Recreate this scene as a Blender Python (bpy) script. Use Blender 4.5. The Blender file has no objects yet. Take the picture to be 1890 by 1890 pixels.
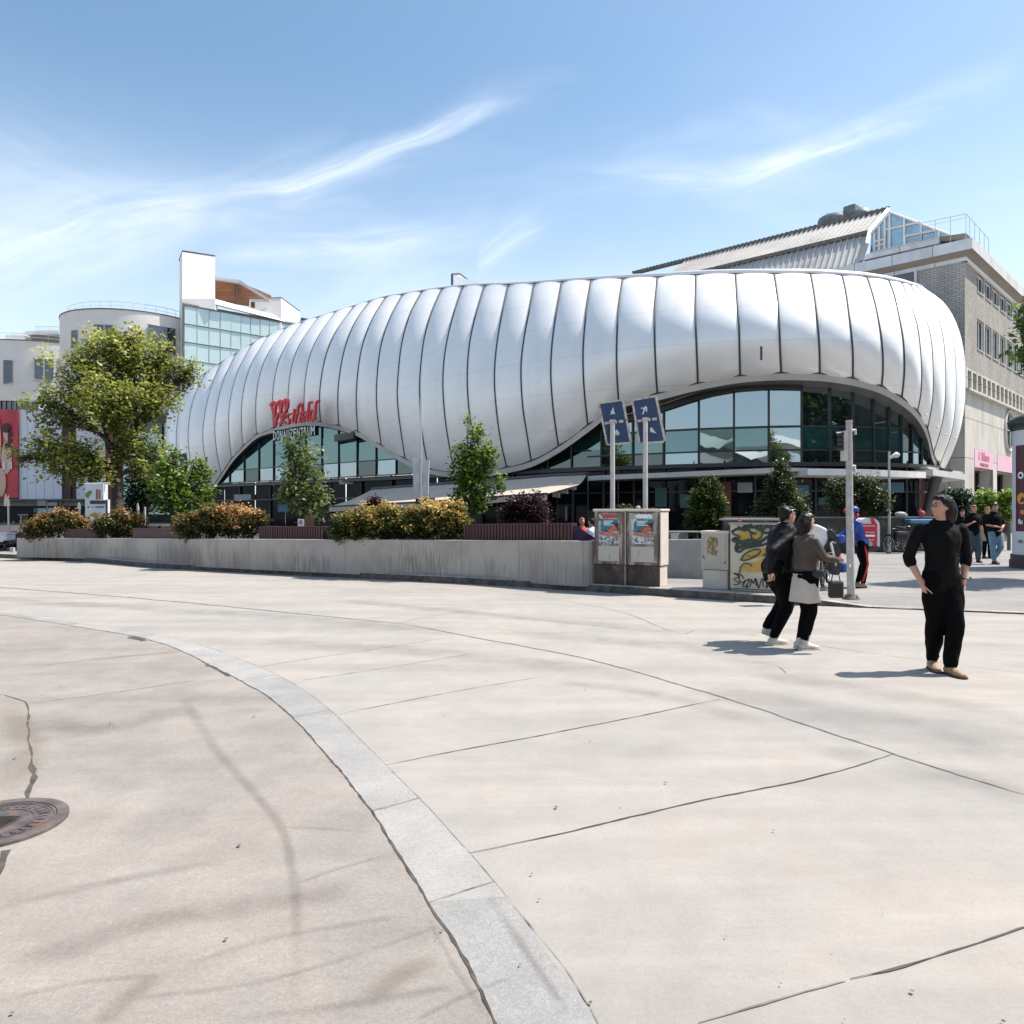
import bpy, bmesh, math, random
import numpy as np
from mathutils import Vector, Matrix
R = math.radians
C = bpy.context.scene.collection
sc = bpy.context.scene
random.seed(7)
# ------------------------------------------------------------------ camera, sky, sun, exposure
cam_d = bpy.data.cameras.new('camera'); cam = bpy.data.objects.new('camera', cam_d); C.objects.link(cam)
cam_d.sensor_width = 36; cam_d.sensor_fit = 'HORIZONTAL'; cam_d.lens = 1380 / 1890 * 36
cam_d.clip_start = 0.1; cam_d.clip_end = 3000
cam.location = (0, 0, 1.6); cam.rotation_euler = (R(90), 0, 0)
sc.camera = cam
SUN_EL, SUN_AZ = 58.5, 79.0          # azimuth clockwise from +Y
sd = bpy.data.lights.new('sun', 'SUN'); sd.energy = 4.3; sd.angle = R(0.6); sd.color = (1.0, 0.935, 0.85)
so = bpy.data.objects.new('sun', sd); C.objects.link(so)
_sv = Vector((math.sin(R(SUN_AZ)) * math.cos(R(SUN_EL)), math.cos(R(SUN_AZ)) * math.cos(R(SUN_EL)), math.sin(R(SUN_EL))))
so.rotation_euler = _sv.to_track_quat('Z', 'Y').to_euler(); so.location = (30, 5, 60)
sc.view_settings.view_transform = 'Standard'; sc.view_settings.look = 'None'
sc.view_settings.exposure = 0.74; sc.view_settings.gamma = 1
sc.cycles.max_bounces = 8; sc.cycles.transparent_max_bounces = 24
sc.cycles.use_denoising = True
SKY_STRENGTH = 0.14

def nodes_of(nt): return nt.nodes, nt.links
class NB:
    """tiny node builder"""
    def __init__(s, nt): s.nt = nt; s.n = nt.nodes; s.l = nt.links
    def new(s, t, **kw):
        n = s.n.new(t)
        for k, v in kw.items(): setattr(n, k, v)
        return n
    def put(s, sock, v):
        if isinstance(v, bpy.types.NodeSocket): s.l.new(v, sock)
        elif v is not None: sock.default_value = v
    def math(s, op, a, b=None, c=None, clamp=False):
        n = s.new('ShaderNodeMath', operation=op); n.use_clamp = clamp
        s.put(n.inputs[0], a)
        if b is not None: s.put(n.inputs[1], b)
        if c is not None: s.put(n.inputs[2], c)
        return n.outputs[0]
    def ramp(s, x, lo, hi, a=0.0, b=1.0, smooth=True):
        n = s.new('ShaderNodeMapRange'); n.interpolation_type = 'SMOOTHSTEP' if smooth else 'LINEAR'
        s.put(n.inputs[0], x); s.put(n.inputs[1], lo); s.put(n.inputs[2], hi); s.put(n.inputs[3], a); s.put(n.inputs[4], b)
        return n.outputs[0]
    def mix(s, f, a, b, blend='MIX'):
        n = s.new('ShaderNodeMix', data_type='RGBA', blend_type=blend)
        s.put(n.inputs[0], f); s.put(n.inputs[6], col4(a)); s.put(n.inputs[7], col4(b))
        return n.outputs[2]
    def noise(s, vec, scale, detail=3, rough=0.55, dist=0.0):
        n = s.new('ShaderNodeTexNoise'); s.put(n.inputs['Vector'], vec)
        n.inputs['Scale'].default_value = scale; n.inputs['Detail'].default_value = detail
        n.inputs['Roughness'].default_value = rough; n.inputs['Distortion'].default_value = dist
        return n.outputs[0]
    def mapping(s, vec, scale=(1, 1, 1), rot=(0, 0, 0), loc=(0, 0, 0)):
        n = s.new('ShaderNodeMapping'); s.put(n.inputs[0], vec)
        n.inputs['Scale'].default_value = scale; n.inputs['Rotation'].default_value = rot; n.inputs['Location'].default_value = loc
        return n.outputs[0]
    def pos(s): return s.new('ShaderNodeNewGeometry').outputs['Position']
def col4(c):
    if isinstance(c, (tuple, list)) and len(c) == 3: return (*c, 1)
    return c

# ---- sky: Nishita with high cirrus wisps laid out in compass direction and elevation
w = bpy.data.worlds.new('World'); sc.world = w; w.use_nodes = True
nt = w.node_tree; nt.nodes.clear(); b = NB(nt)
sky = b.new('ShaderNodeTexSky', sky_type='NISHITA'); sky.sun_disc = False
sky.sun_elevation = R(SUN_EL); sky.sun_rotation = R(SUN_AZ); sky.air_density = 1.0; sky.dust_density = 1.2; sky.ozone_density = 1.6
sep = b.new('ShaderNodeSeparateXYZ'); tc = b.new('ShaderNodeTexCoord'); b.l.new(tc.outputs['Generated'], sep.inputs[0])
az = b.math('MULTIPLY', b.math('ARCTAN2', sep.outputs[0], sep.outputs[1]), 57.2958)      # degrees from +Y towards +X
el = b.math('MULTIPLY', b.math('ARCSINE', sep.outputs[2]), 57.2958)
cmb = b.new('ShaderNodeCombineXYZ'); b.l.new(az, cmb.inputs[0]); b.l.new(el, cmb.inputs[1])
n1 = b.noise(b.mapping(cmb.outputs[0], (.05, .09, 1)), 1.0, 2, .5)
warp = b.math('MULTIPLY', b.math('SUBTRACT', n1, .5), 7.0)
elw = b.math('ADD', el, warp)
def streak(pts, width, amp, seed, fibre=(.075, .55)):
    """pts: [(azimuth, elevation, strength)] of a wisp"""
    fc = b.new('ShaderNodeFloatCurve'); a0, a1 = pts[0][0], pts[-1][0]
    fa = b.new('ShaderNodeFloatCurve')
    u = b.ramp(az, a0, a1, 0, 1, False); b.put(fc.inputs[1], u); b.put(fa.inputs[1], u)
    for node, k in ((fc, 1), (fa, 2)):
        cv = node.mapping.curves[0]; sc_ = 60.0 if k == 1 else 1.0
        ps = [((p[0] - a0) / (a1 - a0), p[k] / sc_) for p in pts]
        cv.points[0].location = ps[0]; cv.points[1].location = ps[-1]
        for p in ps[1:-1]: cv.points.new(*p)
        node.mapping.update()
    cen = b.math('MULTIPLY', fc.outputs[0], 60.0)
    d = b.math('DIVIDE', b.math('SUBTRACT', elw, cen), width)
    g = b.math('EXPONENT', b.math('MULTIPLY', b.math('MULTIPLY', d, d), -1.0))
    along = b.new('ShaderNodeCombineXYZ'); b.l.new(az, along.inputs[0]); b.l.new(b.math('SUBTRACT', elw, cen), along.inputs[1]); along.inputs[2].default_value = seed
    f = b.noise(b.mapping(along.outputs[0], (fibre[0], fibre[1], 1)), 1.0, 6, .6, .6)
    f = b.ramp(f, .22, .85)
    e = b.math('MULTIPLY', b.math('GREATER_THAN', az, a0), b.math('LESS_THAN', az, a1))
    m = b.math('MULTIPLY', b.math('MULTIPLY', g, f), b.math('MULTIPLY', fa.outputs[0], amp))
    return b.math('MULTIPLY', m, e)
def sk(px, py, a):
    x, z = (px - 945) / 1380, (945 - py) / 1380
    return (math.degrees(math.atan2(x, 1)), math.degrees(math.atan2(z, math.hypot(x, 1))), a)
ST = [
 ([sk(-300, 500, .3), sk(0, 475, .7), sk(200, 415, .75), sk(330, 385, .6), sk(420, 370, .1), sk(560, 350, 0)], 1.9, .75, 1),
 ([sk(200, 405, 0), sk(350, 362, .5), sk(560, 340, .8), sk(700, 300, 1), sk(830, 235, .9), sk(980, 170, .25), sk(1100, 120, 0)], .75, .9, 2),
 ([sk(60, 300, 0), sk(250, 340, .35), sk(450, 320, .45), sk(560, 290, .3), sk(650, 260, 0)], .9, .5, 3),
 ([sk(300, 430, 0), sk(450, 410, .5), sk(600, 395, .3), sk(800, 420, .0), sk(860, 410, 0)], .8, .6, 4),
 ([sk(380, 500, 0), sk(520, 480, .6), sk(700, 470, .8), sk(860, 425, .4), sk(920, 410, 0)], 1.0, .8, 5),
 ([sk(880, 480, 0), sk(925, 440, 1), sk(960, 420, .9), sk(1020, 400, .1), sk(1060, 395, 0)], .8, .8, 6),
 ([sk(960, 345, 0), sk(1180, 335, .5), sk(1350, 320, .75), sk(1500, 270, 1), sk(1620, 215, .8), sk(1780, 160, .4), sk(1900, 120, 0)], .75, .85, 7),
 ([sk(1100, 330, 0), sk(1250, 285, .4), sk(1400, 240, .5), sk(1500, 200, .25), sk(1600, 170, 0)], .9, .55, 8),
 ([sk(500, 370, 0), sk(640, 345, .5), sk(760, 320, .5), sk(900, 290, .15), sk(1000, 270, 0)], .8, .55, 9),
 ([sk(-900, 330, .5), sk(-500, 420, .7), sk(-200, 300, .4), sk(100, 340, .35), sk(330, 400, 0)], 2.6, .5, 10),
]
mask = None
for i, (p, wd, am, sd_) in enumerate(ST):
    m = streak(p, wd * 1.25, am, sd_ * 3.7)
    mask = m if mask is None else b.math('ADD', mask, m)
# thin general veil and haze towards the horizon
veil = b.math('MULTIPLY', b.ramp(b.noise(b.mapping(cmb.outputs[0], (.03, .10, 1), loc=(3, 1, 0)), 1.0, 5, .6, .5), .42, .8), .34)
veil = b.math('MULTIPLY', veil, b.ramp(el, 33, 16))
hz = b.ramp(el, 31, -2, .0, .66)
mask = b.math('MINIMUM', b.math('ADD', b.math('MULTIPLY', mask, .70), veil), .72)
bg1 = b.new('ShaderNodeBackground'); bg1.inputs[1].default_value = SKY_STRENGTH
hsv = b.new('ShaderNodeHueSaturation'); hsv.inputs['Hue'].default_value = .489; hsv.inputs['Saturation'].default_value = 1.04; hsv.inputs['Value'].default_value = .87
b.l.new(sky.outputs[0], hsv.inputs['Color'])
cc = b.mix(hz, hsv.outputs[0], (5.25, 5.75, 6.35))
cc = b.mix(mask, cc, (6.2, 6.4, 6.65))
b.l.new(cc, bg1.inputs[0])
wo = b.new('ShaderNodeOutputWorld'); b.l.new(bg1.outputs[0], wo.inputs[0])

# ------------------------------------------------------------------ placing helpers
F = 1380.0
def P(px, py, Y): return Vector(((px - 945) / F * Y, Y, 1.6 + (945 - py) / F * Y))
def G(px, py, z=0.0): return P(px, py, (1.6 - z) * F / (py - 945))
def onp(px, py, p0, d):
    """ray through a point of the photograph met with the vertical plane through p0 along d"""
    rx, ry = (px - 945) / F, 1.0
    det = rx * (-d[1]) + ry * d[0]
    t = (p0[0] * (-d[1]) + p0[1] * d[0]) / det
    return Vector((rx * t, ry * t, 1.6 + (945 - py) / F * t))
def catmull(pts, n):
    """n samples along a Catmull-Rom curve through pts (tuples of any length)"""
    P_ = np.array(pts, float); m = len(P_)
    d = np.r_[0, np.cumsum(np.linalg.norm(np.diff(P_, axis=0), axis=1))]; u = np.linspace(0, d[-1], n); out = []
    T = np.zeros_like(P_)
    for i in range(m):
        a, c = max(i - 1, 0), min(i + 1, m - 1); T[i] = (P_[c] - P_[a]) / (d[c] - d[a])
    for x in u:
        i = min(int(np.searchsorted(d, x, 'right')) - 1, m - 2); h = d[i + 1] - d[i]; t = (x - d[i]) / h
        out.append((2*t**3-3*t**2+1)*P_[i] + (t**3-2*t**2+t)*h*T[i] + (-2*t**3+3*t**2)*P_[i+1] + (t**3-t**2)*h*T[i+1])
    return out
def lerp(a, b_, t): return a + (b_ - a) * t
def tab(t, x):
    xs = [p[0] for p in t]; ys = [p[1] for p in t]; return float(np.interp(x, xs, ys))

# ------------------------------------------------------------------ materials
MATS = {}
def mat(name, col, rough=.6, metal=0.0, vary=0.0, vscale=3.0, bump=0.0, bscale=30.0, col2=None, c2lo=.5, c2hi=.7, c2scale=2.0, stretch=(1, 1, 1), spec=.5, trans=0.0):
    if name in MATS: return MATS[name]
    m = bpy.data.materials.new(name); m.use_nodes = True; b = NB(m.node_tree); bs = b.n['Principled BSDF']
    ps = b.mapping(b.pos(), stretch)
    c = col4(col)
    if col2 is not None:
        c = b.mix(b.ramp(b.noise(ps, c2scale, 5, .6), c2lo, c2hi), col, col2)
    if vary:
        f = b.ramp(b.noise(ps, vscale, 5, .6), .25, .75, 1 - vary, 1 + vary)
        v = b.new('ShaderNodeVectorMath', operation='SCALE')
        b.put(v.inputs[0], c if isinstance(c, bpy.types.NodeSocket) else c[:3]); b.put(v.inputs['Scale'], f); c = v.outputs[0]
    b.put(bs.inputs['Base Color'], c); bs.inputs['Roughness'].default_value = rough; bs.inputs['Metallic'].default_value = metal
    bs.inputs['Specular IOR Level'].default_value = spec
    if bump:
        bn = b.new('ShaderNodeBump'); bn.inputs['Strength'].default_value = bump; bn.inputs['Distance'].default_value = .01
        b.put(bn.inputs['Height'], b.noise(ps, bscale, 4, .6)); b.l.new(bn.outputs[0], bs.inputs['Normal'])
    MATS[name] = m; return m
def glass_mat(name, dark, refl, tint=(.85, .93, .97), rough=.02, bump=.0, mott=2.2, fk=None):
    """coated glazing: a mirror share over a dark room"""
    m = bpy.data.materials.new(name); m.use_nodes = True; b = NB(m.node_tree); b.n.remove(b.n['Principled BSDF'])
    g = b.new('ShaderNodeBsdfGlossy'); g.inputs[0].default_value = (*tint, 1); g.inputs[1].default_value = rough
    d = b.new('ShaderNodeBsdfDiffuse'); b.put(d.inputs[0], b.mix(b.ramp(b.noise(b.pos(), .8, 3), .4, .65), dark, tuple(x * mott for x in dark)))
    lw = b.new('ShaderNodeLayerWeight'); lw.inputs[0].default_value = .35
    f = b.math('ADD', b.math('MULTIPLY', lw.outputs['Fresnel'], min(.5, refl * 1.6) if fk is None else fk), refl, clamp=True)
    mx = b.new('ShaderNodeMixShader'); b.put(mx.inputs[0], f); b.l.new(d.outputs[0], mx.inputs[1]); b.l.new(g.outputs[0], mx.inputs[2])
    if bump:
        bn = b.new('ShaderNodeBump'); bn.inputs['Strength'].default_value = bump; bn.inputs['Distance'].default_value = .05
        b.put(bn.inputs['Height'], b.noise(b.pos(), .7, 2)); b.l.new(bn.outputs[0], g.inputs['Normal'])
    b.l.new(mx.outputs[0], b.n['Material Output'].inputs[0]); return m

# ------------------------------------------------------------------ mesh builder
class MB:
    def __init__(s): s.v = []; s.f = []; s.smooth = []; s.mi = []; s.mats = []
    def add(s, vs, fs, smooth=False, mi=0):
        o = len(s.v); s.v += [tuple(x) for x in vs]; s.f += [tuple(i + o for i in f) for f in fs]; s.smooth += [smooth] * len(fs); s.mi += [mi] * len(fs); return s
    def box(s, c, d, rz=0.0, rx=0.0, ry=0.0, bev=0.0):
        h = [x / 2 for x in d]; M = Matrix.Rotation(rz, 3, 'Z') @ Matrix.Rotation(ry, 3, 'Y') @ Matrix.Rotation(rx, 3, 'X')
        if bev <= 0:
            vs = [Vector(c) + M @ Vector((h[0]*i, h[1]*j, h[2]*k)) for i in (-1, 1) for j in (-1, 1) for k in (-1, 1)]
            return s.add(vs, [(0,1,3,2),(4,6,7,5),(0,4,5,1),(2,3,7,6),(0,2,6,4),(1,5,7,3)])
        bm = bmesh.new(); bmesh.ops.create_cube(bm, size=1)
        for v in bm.verts: v.co = Vector((v.co.x*d[0], v.co.y*d[1], v.co.z*d[2]))
        bmesh.ops.bevel(bm, geom=bm.edges[:], offset=bev, segments=2, affect='EDGES', profile=.5)
        bm.verts.index_update()
        s.add([Vector(c) + M @ v.co for v in bm.verts], [tuple(v.index for v in f.verts) for f in bm.faces]); bm.free(); return s
    def quad(s, a, b_, c, d, smooth=False): return s.add([a, b_, c, d], [(0, 1, 2, 3)], smooth)
    def poly(s, pts): return s.add(pts, [tuple(range(len(pts)))])
    def slab(s, pts, off):
        """closed prism: polygon pts pushed by vector off"""
        n = len(pts); off = Vector(off); a = [Vector(p) for p in pts]; b_ = [p + off for p in a]
        return s.add(a + b_, [tuple(range(n))[::-1], tuple(range(n, 2*n))] + [(i, (i+1) % n, n + (i+1) % n, n + i) for i in range(n)])
    def tube(s, path, r, n=8, cap=True, smooth=True, closed=False):
        path = [Vector(p) for p in path]; m = len(path); rr = r if isinstance(r, (list, tuple)) else [r] * m
        vs = []; up = None
        for i, p in enumerate(path):
            if closed: t = path[(i+1) % m] - path[i-1]
            else: t = path[min(i+1, m-1)] - path[max(i-1, 0)]
            t.normalize()
            if up is None: up = Vector((0, 0, 1)) if abs(t.z) < .9 else Vector((1, 0, 0))
            x = t.cross(up).normalized(); y = x.cross(t).normalized(); up = y
            for k in range(n):
                a = 2 * math.pi * k / n; vs.append(p + (x * math.cos(a) + y * math.sin(a)) * rr[i])
        fs = [(i*n+k, i*n+(k+1) % n, (i+1)*n+(k+1) % n, (i+1)*n+k) for i in range(m-1) for k in range(n)]
        if closed: fs += [((m-1)*n+k, (m-1)*n+(k+1) % n, (k+1) % n, k) for k in range(n)]
        s.add(vs, fs, smooth)
        if cap and not closed: s.add(vs[:n], [tuple(range(n))[::-1]]); s.add(vs[-n:], [tuple(range(n))])
        return s
    def cyl(s, p, r, h, n=24, r2=None, smooth=True):
        p = Vector(p); return s.tube([p, p + Vector((0, 0, h))], [r, r if r2 is None else r2], n, True, smooth)
    def grid(s, rows, smooth=True):
        m, n = len(rows), len(rows[0]); return s.add([p for r_ in rows for p in r_], [(i*n+j, i*n+j+1, (i+1)*n+j+1, (i+1)*n+j) for i in range(m-1) for j in range(n-1)], smooth)
    def loft(s, rings, cap=True):
        n = len(rings[0]); m = len(rings); vs = [p for r_ in rings for p in r_]
        s.add(vs, [(i*n+k, i*n+(k+1) % n, (i+1)*n+(k+1) % n, (i+1)*n+k) for i in range(m-1) for k in range(n)], True)
        if cap: s.add(rings[0], [tuple(range(n))[::-1]]); s.add(rings[-1], [tuple(range(n))])
        return s
    def ell(s, c, r, M=None, nu=12, nv=8):
        M = M or Matrix.Identity(3); c = Vector(c); vs = []
        for i in range(nv + 1):
            th = math.pi * i / nv
            for k in range(nu):
                a = 2 * math.pi * k / nu
                vs.append(c + M @ Vector((r[0]*math.sin(th)*math.cos(a), r[1]*math.sin(th)*math.sin(a), r[2]*math.cos(th))))
        return s.add(vs, [(i*nu+k, (i+1)*nu+k, (i+1)*nu+(k+1) % nu, i*nu+(k+1) % nu) for i in range(nv) for k in range(nu)], True)
    def mesh(s, name, off=Vector((0, 0, 0)), fix=True):
        me = bpy.data.meshes.new(name); me.from_pydata([Vector(v) - off for v in s.v], [], s.f)
        me.polygons.foreach_set('use_smooth', s.smooth)
        if any(s.mi): me.polygons.foreach_set('material_index', s.mi)
        if fix:
            bm = bmesh.new(); bm.from_mesh(me); bmesh.ops.remove_doubles(bm, verts=bm.verts, dist=1e-5); bmesh.ops.dissolve_degenerate(bm, edges=bm.edges, dist=1e-6); bm.to_mesh(me); bm.free()
        return me
    def build(s, name, m, parent=None, fix=False, normals=False):
        off = Vector((0, 0, 0))
        if parent is None:
            a = np.array([tuple(v) for v in s.v]); off = Vector(((a[:, 0].min()+a[:, 0].max())/2, (a[:, 1].min()+a[:, 1].max())/2, a[:, 2].min()))
        else:
            q = parent
            while q: off += q.location; q = q.parent
        me = s.mesh(name, off, fix)
        if normals:
            bm = bmesh.new(); bm.from_mesh(me); bmesh.ops.recalc_face_normals(bm, faces=bm.faces); bm.to_mesh(me); bm.free()
        for mm in (m if isinstance(m, (list, tuple)) else [m]): me.materials.append(mm)
        o = bpy.data.objects.new(name, me); C.objects.link(o)
        if parent: o.parent = parent
        else: o.location = off
        return o
def tag(o, label=None, cat=None, group=None, kind=None):
    if label: o['label'] = label
    if cat: o['category'] = cat
    if group: o['group'] = group
    if kind: o['kind'] = kind
    return o
def thing(name, loc, label, cat, group=None):
    o = bpy.data.objects.new(name, None); C.objects.link(o); o.location = loc; o.empty_display_size = .3
    return tag(o, label, cat, group)
def struct(mb, name, m): return tag(mb.build(name, m), kind='structure')
def place(root, loc, rz=0.0):
    root.location = loc; root.rotation_euler = (0, 0, rz); return root
def kids(o): return [c for c in list(C.objects) if c.parent == o]
def dup(o, parent=None):
    c = o.copy(); C.objects.link(c); c.parent = parent
    for k in kids(o): dup(k, c)
    return c
class PL:
    """drawing board standing in the scene: origin, u and v directions, n towards the viewer"""
    def __init__(s, o, u, v=(0, 0, 1)):
        s.o = Vector(o); s.u = Vector(u).normalized(); s.v = Vector(v).normalized(); s.n = s.u.cross(s.v).normalized()
    def pt(s, u, v, off=0.0): return s.o + s.u * u + s.v * v + s.n * off
    def poly(s, mb, pts, off, th=0.0):
        a = [s.pt(u, v, off) for u, v in pts]
        if th: mb.slab(a, -s.n * th)
        else: mb.poly(a)
    def stroke(s, mb, pts, wd, off, th=0.0):
        """polyline with width; wd number or list"""
        n = len(pts); W_ = wd if isinstance(wd, (list, tuple)) else [wd] * n; L = []; R_ = []
        for i in range(n):
            a = Vector(pts[max(i-1, 0)]); c = Vector(pts[min(i+1, n-1)]); t = (c - a).normalized() if (c-a).length else Vector((1, 0)); q = Vector((-t.y, t.x)) * W_[i] / 2; p = Vector(pts[i])
            L.append(p + q); R_.append(p - q)
        for i in range(n-1):
            s.poly(mb, [tuple(R_[i]), tuple(R_[i+1]), tuple(L[i+1]), tuple(L[i])], off, th)
def text_on(mb, pl, txt, u, v, size, off, th=.01, width=None, bold=0.0, shear=0.0):
    cu = bpy.data.curves.new('t', 'FONT'); cu.body = txt; cu.size = size; cu.extrude = th / 2; cu.offset = bold; cu.shear = shear; cu.resolution_u = 3
    o = bpy.data.objects.new('t', cu); C.objects.link(o); dg = bpy.context.evaluated_depsgraph_get(); me = bpy.data.meshes.new_from_object(o.evaluated_get(dg))
    vs = [x.co.copy() for x in me.vertices]
    if vs:
        x0 = min(a.x for a in vs); x1 = max(a.x for a in vs); k = 1.0 if width is None else width / (x1 - x0)
        mb.add([pl.pt(u + (a.x - x0) * k, v + a.y, off + a.z) for a in vs], [tuple(p.vertices) for p in me.polygons])
    bpy.data.objects.remove(o); bpy.data.curves.remove(cu); bpy.data.meshes.remove(me)
# ------------------------------------------------------------------ ground, road, kerb, pavement
def ground_mat(name, base, other, grain=.10, patch=.10, stretch=(1, 1, 1), specks=True, streak=True):
    m = bpy.data.materials.new(name); m.use_nodes = True; b = NB(m.node_tree); bs = b.n['Principled BSDF']; p = b.pos()
    c = b.mix(b.ramp(b.noise(p, .55, 6, .62, .5), .35, .68), base, other)
    f = b.ramp(b.noise(p, 2.6, 6, .7, .3), .25, .75, 1 - patch, 1 + patch)
    f = b.math('MULTIPLY', f, b.ramp(b.noise(p, 190, 3, .7), .3, .7, 1 - grain, 1 + grain))
    f = b.math('MULTIPLY', f, b.ramp(b.noise(p, 45, 3, .7), .3, .7, 1 - grain * .45, 1 + grain * .45))
    if streak:   # rubbed wheel marks running along the road
        f = b.math('MULTIPLY', f, b.ramp(b.noise(b.mapping(p, (.14, 1.5, 1), rot=(0, 0, R(-20))), 1.0, 6, .62, .4), .35, .72, 1.05, .87))
    if specks:
        vo = b.new('ShaderNodeTexVoronoi'); b.put(vo.inputs['Vector'], p); vo.inputs['Scale'].default_value = 2.3
        near = b.ramp(vo.outputs['Distance'], .012, .03, .55, 1.0)
        f = b.math('MULTIPLY', f, b.math('MAXIMUM', near, b.ramp(b.noise(p, 1.3, 2), .5, .56, 1, 0)))
    v = b.new('ShaderNodeVectorMath', operation='SCALE'); b.put(v.inputs[0], c); b.put(v.inputs['Scale'], f)
    b.put(bs.inputs['Base Color'], v.outputs[0]); bs.inputs['Roughness'].default_value = .82; bs.inputs['Specular IOR Level'].default_value = .35
    bn = b.new('ShaderNodeBump'); bn.inputs['Strength'].default_value = .35; bn.inputs['Distance'].default_value = .006
    b.put(bn.inputs['Height'], b.noise(p, 120, 4, .7)); b.l.new(bn.outputs[0], bs.inputs['Normal'])
    return m
M_SLAB = ground_mat('slab_concrete', (.350, .318, .284), (.305, .290, .268), .09, .07)
M_NEAR = ground_mat('old_concrete', (.295, .262, .232), (.245, .225, .203), .15, .12)
M_STONE = ground_mat('kerb_stone_flush', (.325, .316, .300), (.272, .268, .258), .16, .11, streak=False)
M_PAVE = ground_mat('pavement_asphalt', (.275, .262, .245), (.225, .218, .208), .09, .08)
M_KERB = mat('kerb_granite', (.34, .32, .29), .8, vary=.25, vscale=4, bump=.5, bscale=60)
M_KERBF = mat('kerb_face_dirt_shade', (.095, .085, .075), .9, vary=.5, vscale=6, bump=.6, bscale=60)  # dirt plus the shade of the front face, together in one dark colour
M_JOINT = mat('joint_dirt', (.075, .065, .056), .95, vary=.5, vscale=8)
M_JOINTL = mat('joint_filler', (.185, .168, .152), .95, vary=.4, vscale=8)

def kerb_y(x):
    return tab([(-70, 52), (-40, 38.5), (-17.8, 26), (-13.7, 24.1), (-10.3, 21.4), (-5.3, 18.8), (-.78, 16.5), (1.67, 15.0), (3.68, 13.6), (5.0, 12.85), (6.2, 12.35), (8.0, 11.7), (14, 9.7), (30, 4.5), (70, -9)], x)
def pave_z(x): 
    t = min(max((x - 4.7) / 1.3, 0), 1); t = t*t*(3-2*t); return .15 * (1 - t) + .012 * t
mb = MB(); mb.quad((-600, -400, 0), (600, -400, 0), (600, 1500, 0), (-600, 1500, 0)); struct(mb, 'ground', M_SLAB)
# raised pavement beyond the kerb
mb = MB(); xs = [-70 + i * 1.5 for i in range(48)] + [2 + i * .25 for i in range(24)] + [8 + i * 3.1 for i in range(21)]
xs = sorted(set([x for x in xs if x < 2] + [x for x in xs if x >= 2]))
rows = []
for x in xs:
    ky = kerb_y(x) + .20; rows.append([(x, y, pave_z(x)) for y in (ky, ky + 5, ky + 30, 150)])
mb.grid(rows, False); struct(mb, 'pavement', M_PAVE)
# kerb of granite lengths
mb = MB(); kx = []; x = -70
while x < 60:
    kx.append(x); x += 1.0
for i in range(len(kx) - 1):
    a, c = kx[i] + .006, kx[i+1] - .006
    pa, pc = Vector((a, kerb_y(a), 0)), Vector((c, kerb_y(c), 0)); za, zc = pave_z(a) + .006, pave_z(c) + .006
    n = Vector((-(pc-pa).y, (pc-pa).x, 0)).normalized()
    fa = pa; fc = pc; ba, bc = pa + n*.22, pc + n*.22; e = .018
    q = lambda p, z: Vector((p.x, p.y, z))
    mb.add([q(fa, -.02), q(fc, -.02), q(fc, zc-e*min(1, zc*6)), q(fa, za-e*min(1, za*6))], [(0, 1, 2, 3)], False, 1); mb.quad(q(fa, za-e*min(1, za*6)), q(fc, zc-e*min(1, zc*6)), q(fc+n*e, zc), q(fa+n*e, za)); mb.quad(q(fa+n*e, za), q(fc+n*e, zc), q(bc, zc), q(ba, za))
    mb.quad(q(ba, -.02), q(fa, -.02), q(fa, za-e), q(ba, za)); mb.quad(q(fc, -.02), q(bc, -.02), q(bc, zc), q(fc, zc-e))
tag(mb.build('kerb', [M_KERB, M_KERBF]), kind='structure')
# near left field of older concrete and the curved flush stones between it and the road
LEFT = [(920, 1900), (880, 1820), (840, 1745), (800, 1680), (765, 1625), (730, 1570), (690, 1500), (640, 1440), (590, 1380), (545, 1330), (500, 1290), (440, 1255), (380, 1225), (320, 1195), (250, 1175), (180, 1163), (100, 1150), (0, 1135), (-200, 1112), (-500, 1085)]
RIGHT = [(1112, 1900), (1050, 1815), (1000, 1748), (945, 1670), (890, 1600), (862, 1572), (800, 1500), (755, 1452), (710, 1411), (665, 1365), (622, 1322), (570, 1280), (510, 1245), (440, 1216), (370, 1191), (280, 1170), (190, 1157), (100, 1145), (0, 1131), (-200, 1110), (-500, 1084)]
Lp = [G(*p) for p in LEFT]; Rp = [G(*p) for p in RIGHT]
Lp = [Vector((.10, 1.6, 0)), Vector((.06, 1.95, 0))] + Lp; Rp = [Vector((.34, 1.6, 0)), Vector((.30, 2.0, 0))] + Rp
Lc = [Vector(v) for v in catmull([tuple(p) for p in Lp], 90)]; Rc = [Vector(v) for v in catmull([tuple(p) for p in Rp], 90)]
up = lambda p, z: Vector((p.x, p.y, z))
mb = MB(); mb.add([up(p, .002) for p in Lc] + [(-60, Lc[-1].y, .002), (-60, 1.6, .002)], [tuple(range(len(Lc) + 2))]); struct(mb, 'footpath', M_NEAR)
M_STONEB = ground_mat('kerb_stone_flush_dark', (.298, .292, .279), (.250, .247, .239), .18, .13, streak=False); M_STONEC = ground_mat('kerb_stone_flush_light', (.348, .337, .318), (.292, .287, .274), .14, .10, streak=False)
mb = MB(); cuts = [0, 6, 10, 18, 24, 30, 37, 44, 53, 62, 71, 80, 89]
for k in range(len(cuts) - 1):
    for i in range(cuts[k], cuts[k+1]): mb.add([up(Lc[i], .003), up(Rc[i], .003), up(Rc[i+1], .003), up(Lc[i+1], .003)], [(0, 1, 2, 3)], False, (1, 2, 0, 1, 0, 2, 0, 1, 2, 0, 1, 0)[k])
tag(mb.build('edging_stones', [M_STONE, M_STONEB, M_STONEC]), kind='structure')
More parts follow.
